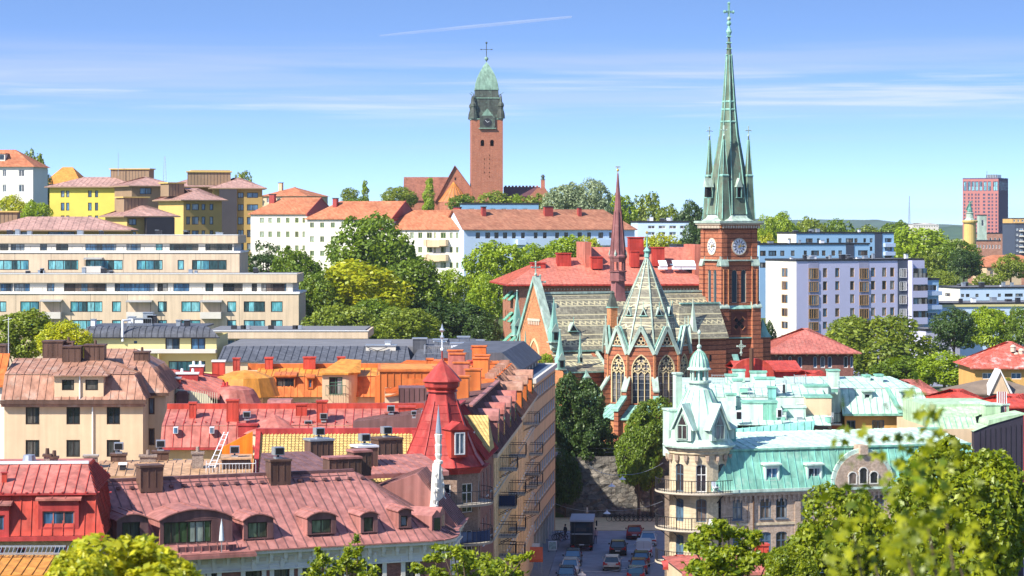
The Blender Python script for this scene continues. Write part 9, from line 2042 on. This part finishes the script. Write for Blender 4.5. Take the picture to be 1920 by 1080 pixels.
T = [
 # px, top, w, h, D, mat, label, kind, v
 (62, 279, 46, 60, 640, L_oliv, 'thin loose tree rising behind the white house at far left', 'round', 1, 'far'),
 (75, 308, 46, 90, 620, L_dark, 'dark bushy tree right of the white house, under the orange roof', 'round', 2, 'mid'),
 (22, 366, 70, 50, 560, L_yel, 'yellow green tree in front of the white house', 'round', 3, 'mid'),
 (66, 374, 60, 36, 555, L_brt, 'low green tree left of the yellow flats', 'round', 1, 'mid'),
 (457, 320, 44, 40, 700, L_oliv, 'round olive treetop behind the tall olive block', 'round', 2, 'far'),
 (655, 352, 34, 30, 760, L_oliv, 'small dark treetop left of the slim poplar on the skyline', 'round', 3, 'far'),
 (685, 338, 24, 46, 740, L_brt, 'slim upright tree on the skyline left of the hill church', 'column', 1, 'far'),
 (749, 349, 66, 48, 720, L_oliv, 'grey green tree before the hill church nave', 'round', 2, 'mid'),
 (804, 333, 38, 66, 700, L_brt, 'slim poplar in front of the hill church gable', 'column', 2, 'mid'),
 (672, 368, 50, 20, 705, L_green, 'low bush below the slim skyline tree', 'round', 1, 'far'),
 (868, 363, 60, 26, 700, L_green, 'green bush left of the brick tower foot', 'round', 1, 'far'),
 (928, 358, 74, 34, 690, L_oliv, 'brownish bush at the brick tower foot', 'round', 3, 'far'),
 (968, 364, 38, 28, 690, L_brt, 'bright bush right of the brick tower foot', 'round', 2, 'far'),
 (1005, 362, 46, 26, 690, L_oliv, 'olive bush below the small bell turret', 'round', 1, 'far'),
 (1060, 341, 90, 62, 620, L_silv, 'silvery willow left behind the long orange roof', 'round', 1, 'mid'),
 (1110, 336, 80, 66, 620, L_silv, 'taller silvery willow beside the slender red spire', 'round', 3, 'mid'),
 (1158, 362, 70, 60, 640, L_brt, 'light green tree behind the slender red spire', 'round', 2, 'mid'),
 (1215, 360, 62, 60, 700, L_oliv, 'olive tree between the slender red spire and the pine', 'round', 2, 'far'),
 (1253, 382, 50, 40, 690, L_oliv, 'small olive tree left of the dark pine', 'round', 1, 'far'),
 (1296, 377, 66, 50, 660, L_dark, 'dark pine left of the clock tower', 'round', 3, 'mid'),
 (1240, 436, 90, 36, 560, L_yel, 'yellow green treetops under the grey flat roofs', 'round', 1, 'mid'),
 (1300, 420, 60, 44, 600, L_dark, 'dark purple green tree left of the clock', 'round', 2, 'mid'),
 (1316, 465, 30, 40, 470, L_green, 'small green tree wedged left of the clock tower', 'round', 2, 'mid'),
 (1440, 402, 46, 40, 700, L_brt, 'green tree just right of the clock tower', 'round', 2, 'mid'),
 (1466, 398, 62, 48, 720, L_brt, 'bright green tree right of the clock tower on the horizon', 'round', 3, 'mid'),
 (1438, 436, 34, 22, 660, L_yel, 'yellow bush right of the clock', 'round', 1, 'far'),
 (1520, 406, 70, 40, 760, L_oliv, 'olive tree behind the blue block on the left', 'round', 1, 'far'),
 (1572, 410, 70, 34, 770, L_green, 'green treetop behind the middle of the blue block', 'round', 2, 'far'),
 (1628, 422, 60, 22, 770, L_oliv, 'low olive treetop behind the right of the blue block', 'round', 3, 'far'),
 (1682, 412, 66, 50, 700, L_green, 'green tree right of the blue block, nearest to it', 'round', 1, 'mid'),
 (1728, 424, 130, 110, 690, L_brt, 'large bright tree between the blue block and the yellow column', 'round', 2, 'mid'),
 (1795, 450, 100, 80, 680, L_green, 'broad green tree at the foot of the yellow column', 'round', 3, 'mid'),
 (1745, 465, 60, 66, 640, L_oliv, 'drooping willow like tree beside the flats corner', 'cone', 1, 'mid'),
 (1808, 466, 66, 60, 650, L_dark, 'dark green tree left below the yellow column', 'round', 1, 'mid'),
 (1768, 505, 56, 30, 600, L_oliv, 'olive bush above the low flat roofs', 'round', 2, 'mid'),
 (1894, 476, 60, 54, 640, L_oliv, 'reddish olive tree at the right edge above the low flats', 'round', 3, 'mid'),
 (1852, 512, 60, 26, 620, L_oliv, 'grey green shrub left of the right edge tree', 'round', 1, 'far'),
 (1650, 588, 190, 150, 440, L_oliv, 'big round tree in front of the lavender block', 'round', 2, 'mid'),
 (1590, 590, 80, 60, 455, L_oliv, 'pale olive top of the tree left of the big round one', 'round', 1, 'mid'),
 (1790, 578, 84, 90, 460, L_dark, 'dark loose tree right of the lavender block', 'round', 3, 'mid'),
 (1858, 574, 96, 80, 470, L_brt, 'bright green tree under the low flats on the right', 'round', 1, 'mid'),
 (1916, 574, 60, 80, 465, L_green, 'green tree cut by the right edge, beside the low flats', 'round', 2, 'mid'),
 (1700, 668, 120, 66, 400, L_green, 'mid green tree left above the mint roofs', 'round', 1, 'mid'),
 (1772, 660, 116, 76, 395, L_brt, 'fresh green tree between the mint roofs and the striped awning house', 'round', 3, 'mid'),
 (1880, 706, 50, 46, 330, L_oliv, 'brownish small tree at the attic with white gable', 'round', 2, 'mid'),
 (1440, 600, 30, 60, 420, L_dark, 'small dark tree against the white flank right of the church tower', 'round', 1, 'mid'),
 # slope between the concrete flats and the church
 (492, 452, 84, 90, 470, L_dark, 'dark sparse tree at the right end of the concrete flats', 'cone', 2, 'mid'),
 (555, 462, 110, 150, 440, L_green, 'mid green tree next to the concrete flats, leftmost of the slope', 'round', 1, 'mid'),
 (700, 398, 166, 190, 460, L_green, 'largest dark green tree in the middle of the slope', 'round', 2, 'mid'),
 (665, 490, 200, 130, 420, L_yel, 'yellow topped tree in front of the largest slope tree', 'round', 3, 'mid'),
 (600, 505, 90, 110, 415, L_green, 'green tree right against the flats balcony end', 'round', 2, 'mid'),
 (770, 480, 130, 140, 430, L_green, 'dark green tree right of the yellow topped tree', 'round', 1, 'mid'),
 (640, 568, 130, 90, 385, L_oliv, 'pale olive tree behind the low terrace pavilion', 'round', 1, 'mid'),
 (765, 575, 130, 80, 380, L_oliv, 'yellow olive tree at the foot of the slope', 'round', 2, 'mid'),
 (700, 560, 110, 90, 392, L_green, 'green tree low on the slope between two pale ones', 'round', 3, 'mid'),
 (845, 505, 80, 90, 480, L_brt, 'fresh green tree below the blue front', 'round', 3, 'mid'),
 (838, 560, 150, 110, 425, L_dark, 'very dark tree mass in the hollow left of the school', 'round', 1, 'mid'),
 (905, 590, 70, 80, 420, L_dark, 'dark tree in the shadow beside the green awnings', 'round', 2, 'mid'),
 (930, 450, 110, 110, 470, L_brt, 'bright green tree left of the red school roof', 'round', 1, 'mid'),
 (915, 510, 80, 110, 455, L_brt, 'lime green tree below, beside the school awnings', 'round', 2, 'mid'),
 (1000, 458, 90, 70, 490, L_brt, 'lime green tree above the left school chimneys', 'round', 3, 'mid'),
 (1060, 440, 90, 70, 500, L_brt, 'lime green tree above the middle of the school roof', 'round', 1, 'mid'),
 (1105, 442, 60, 50, 510, L_yel, 'yellow green tree left of the slender red spire', 'round', 2, 'mid'),
 # around the concrete flats and the church
 (45, 578, 140, 110, 262, L_oliv, 'olive tree at the left edge above the beige house', 'round', 1, 'mid'),
 (122, 600, 110, 90, 258, L_yel, 'yellow tree above the beige house chimneys', 'round', 2, 'mid'),
 (1078, 700, 110, 160, 308, L_dark, 'tall dark street tree at the end of the orange block', 'round', 1, 'near'),
 (1105, 770, 110, 110, 307.5, L_dark, 'lower dark tree hanging over the stone wall', 'round', 3, 'near'),
 (1060, 840, 60, 130, 303.5, L_dark, 'dark slim tree at the corner below the flats', 'round', 2, 'mid'),
 (1024, 662, 30, 34, 322, L_brt, 'bright bush behind the grey flat roof', 'round', 1, 'mid'),
 (1222, 745, 100, 130, 303, L_green, 'tall green tree before the church apse', 'round', 2, 'near'),
 (1198, 800, 90, 130, 302, L_green, 'full green tree in front of the stone wall on the right', 'round', 1, 'near'),
 # near trees of the hillside
 (1800, 822, 270, 330, 112, L_near, 'big leafy tree filling the lower right corner', 'round', 1, 'fore'),
 (1585, 908, 210, 260, 120, L_near, 'leafy tree before the brown brick house, left of the biggest one', 'round', 2, 'near'),
 (1480, 1020, 110, 130, 100, L_near, 'low leafy treetop between the small tree and the leafy tree', 'round', 1, 'near'),
 (235, 1003, 290, 210, 55, L_lime, 'lime yellow blurred treetop in the lower left corner', 'round', 2, 'big'),
 (150, 1030, 150, 160, 53, L_lime, 'smaller lime yellow treetop left of the blurred one, low in the corner', 'round', 1, 'big'),
]
for t in T:
    px, top, w_, h_, D, mat, lab, kind, v, res = t
    tree(px, top, w_, h_, D, mat, lab, kind, v, res)

# near maple, out of focus, lower right: leaves on thin shoots
def maple():
    rs = np.random.RandomState(11); rnd = random.Random(4)
    r = thing('maple_tree', 'blurred maple foliage close to the camera in the lower right, with loose leaves above', 'tree', (X(1760, 28), 28, _hg(X(1760, 28), 28)))
    ox, oy, oz = r.location
    CL = [(1740, 990, 80, 60), (1770, 950, 70, 45), (1700, 1040, 80, 50), (1640, 1060, 80, 40), (1560, 1076, 60, 22), (1710, 900, 60, 40), (1760, 860, 45, 22), (1720, 830, 55, 16), (1640, 850, 60, 14), (1620, 905, 50, 14), (1745, 790, 30, 10), (1600, 1000, 60, 30), (1690, 790, 90, 9), (1800, 1065, 90, 45), (1590, 820, 25, 4), (1760, 765, 20, 5)]
    c = M(); w_ = M()
    for (px, py, rad, n) in CL:
        k_ = rnd.random() < .55
        D0 = rnd.uniform(25, 33); cc = Vector((X(px, D0), D0, Z(py, D0))); rr = rad/FP*D0
        if py > 930: w_.tube(Vector((X(px+30, D0)-ox, D0-oy, Z(1150, D0)-oz)), cc-Vector((ox, oy, oz)), .03, bark, 5, .008)
        for i in range(n):
            p = cc+Vector(rs.normal(size=3))*rr*.55; s = rnd.uniform(.05, .085); nn = Vector(rs.normal(size=3))+Vector((-.2, -.6, .8)); nn.normalize(); t = nn.cross(Vector(rs.normal(size=3))).normalized(); bb = nn.cross(t); p -= Vector((ox, oy, oz))
            P = []
            for k in range(10):
                a = 2*math.pi*k/10; q = s*(1.15 if k % 2 == 0 else .62)*(1.15 if k in (0, 2, 8) else .9); P.append(p+t*math.cos(a)*q+bb*math.sin(a)*q+nn*(.15*s if k % 2 else 0))
            c.poly(P, L_fore if k_ else L_fored)
    c.build('crown', r); w_.build('branch', r)
    m = M(); m.tube((0, 0, -.5), (0, 0, Z(1150, 28)-oz), .12, bark, 8, .06); m.build('trunk', r)
L_fore = leafmat('leaf_maple', (.05, .10, .004), (.50, .50, .01), .45)
L_fored = leafmat('leaf_maple_dark', (.02, .06, .006), (.20, .28, .01), .3)
maple()
# contrail and haze
m = M(); D = 16000; A_, B_ = Vector((X(712, D), D, Z(67, D))), Vector((X(1075, D), D+400, Z(22, D))); N = 40
cm, n_, b_ = newmat('contrail_ice'); Bq = NB(n_); t_ = Bq('ShaderNodeTexCoord').outputs['Object']; no = Bq('ShaderNodeTexNoise', {'Vector': Bq('ShaderNodeMapping', {'Vector': t_, 'Scale': (.004, .004, .03)}).outputs[0], 'Scale': 1., 'Detail': 5.}).outputs['Fac']
fr = Bq('ShaderNodeLayerWeight', {'Blend': .4}).outputs['Facing']; al = Bq.math('MULTIPLY', Bq.math('MULTIPLY', no, .30), Bq.math('SUBTRACT', 1., fr)); b_.inputs['Base Color'].default_value = (.9, .88, .9, 1); n_.links.new(al, b_.inputs['Alpha']); b_.inputs['Roughness'].default_value = 1
for i in range(N):
    p, q = A_.lerp(B_, i/N), A_.lerp(B_, (i+1)/N); f0, f1 = math.sin(math.pi*min(1, .02+i/N*.98)*.9)**.4, math.sin(math.pi*min(1, .02+(i+1)/N*.98)*.9)**.4
    k = len(m.v); m.tube(p-A_, q-A_, 11*f0+.5, cm, 12, 11*f1+.5); m.f = m.f[:-2]; m.m = m.m[:-2]
o = m.build('contrail', smooth=True, loc=tuple(A_)); o['kind'] = 'stuff'
hm = bpy.data.materials.new('haze'); hm.use_nodes = True; hn = hm.node_tree; hn.nodes.clear(); pv_ = hn.nodes.new('ShaderNodeVolumePrincipled'); pv_.inputs['Color'].default_value = (.80, .88, 1, 1); pv_.inputs['Density'].default_value = 5.5e-5; pv_.inputs['Anisotropy'].default_value = .2
ho = hn.nodes.new('ShaderNodeOutputMaterial'); hn.links.new(pv_.outputs[0], ho.inputs['Volume'])
m = M(); m.box(-4100, 4100, -150, 12200, -30, 92, hm); m.build('haze')['kind'] = 'stuff'

def shoot_tree(label, px, D, CL, leaf, mat, n0=420, seed=1):
    """open tree with separate leafy shoots: CL = (px, py, half width, half height) of each shoot"""
    rs = np.random.RandomState(seed); g = _hg(X(px, D), D); r = thing('tree', label, 'tree', (X(px, D), D, g)); O = np.array([X(px, D), D, g])
    Ps = []; m = M(); fork = Vector((0, 0, Z(1180, D)-g)); m.tube((0, 0, -.4), fork, .16, bark, 8, .10)
    for (a, b_, w_, h_) in CL:
        dd = D+rs.uniform(-1.6, 1.6); c = np.array([X(a, dd), dd, Z(b_, dd)])-O; sw, sh = w_*D/FP, h_*D/FP; n = int(n0*(w_*h_)/400)+60
        for q in range(5):   # sub clumps
            cc = c+rs.normal(size=3)*np.array([sw*.5, sw*.5, sh*.5]); k = n//5; p = cc+rs.normal(size=(k, 3))*np.array([sw*.32, sw*.32, sh*.3]); Ps.append(p)
            m.tube(Vector(c), Vector(cc), .02, bark, 4, .008)
        m.tube(fork, Vector(c), .06, bark, 5, .02)
    P = np.concatenate(Ps); N = len(P); nn = rs.normal(size=(N, 3))*.7+np.array([-.1, -.3, .8]); nn /= np.linalg.norm(nn, axis=1)[:, None]; t = np.cross(nn, rs.normal(size=(N, 3))); t /= np.linalg.norm(t, axis=1)[:, None]; b2_ = np.cross(nn, t); s_ = leaf*rs.uniform(.6, 1.3, N)[:, None]
    V = np.stack([P+t*s_, P+b2_*s_*.6+nn*s_*.15, P-t*s_, P-b2_*s_*.6+nn*s_*.15], 1).reshape(-1, 3)
    me = bpy.data.meshes.new('crown'); me.from_pydata(V.tolist(), [], [(i*4, i*4+1, i*4+2, i*4+3) for i in range(N)]); me.materials.append(mat); link('crown', me, r); m.build('trunk', r); return r
shoot_tree('treetop with pointed shoots in front of the dark brick wall', 660, 118, [(672, 1024, 9, 12), (660, 1040, 12, 14), (640, 1062, 18, 16), (668, 1070, 22, 18), (600, 1038, 8, 10), (596, 1056, 14, 14), (585, 1075, 18, 12), (648, 1048, 10, 10), (690, 1078, 16, 10), (620, 1078, 16, 10)], .11, L_near, seed=2)
shoot_tree('spreading treetop below the brick balconies', 880, 112, [(830, 1030, 20, 8), (812, 1046, 16, 10), (850, 1034, 16, 8), (868, 1044, 20, 10), (900, 1050, 24, 12), (935, 1060, 22, 12), (965, 1052, 18, 8), (985, 1042, 10, 6), (870, 1068, 26, 14), (915, 1075, 30, 12), (820, 1072, 22, 12), (785, 1066, 14, 10), (960, 1074, 22, 10)], .11, L_near, seed=3)
shoot_tree('open small tree before the round corner tower', 1385, 108, [(1350, 985, 16, 12), (1330, 998, 18, 12), (1318, 1018, 24, 14), (1365, 1002, 22, 14), (1398, 1010, 22, 12), (1416, 1004, 10, 10), (1340, 1040, 30, 18), (1300, 1026, 14, 10), (1375, 1036, 26, 16), (1405, 1058, 20, 14), (1440, 1050, 24, 12), (1458, 1062, 18, 14), (1350, 1068, 34, 14), (1300, 1066, 18, 12), (1390, 1074, 26, 10)], .12, L_near, n0=520, seed=5)
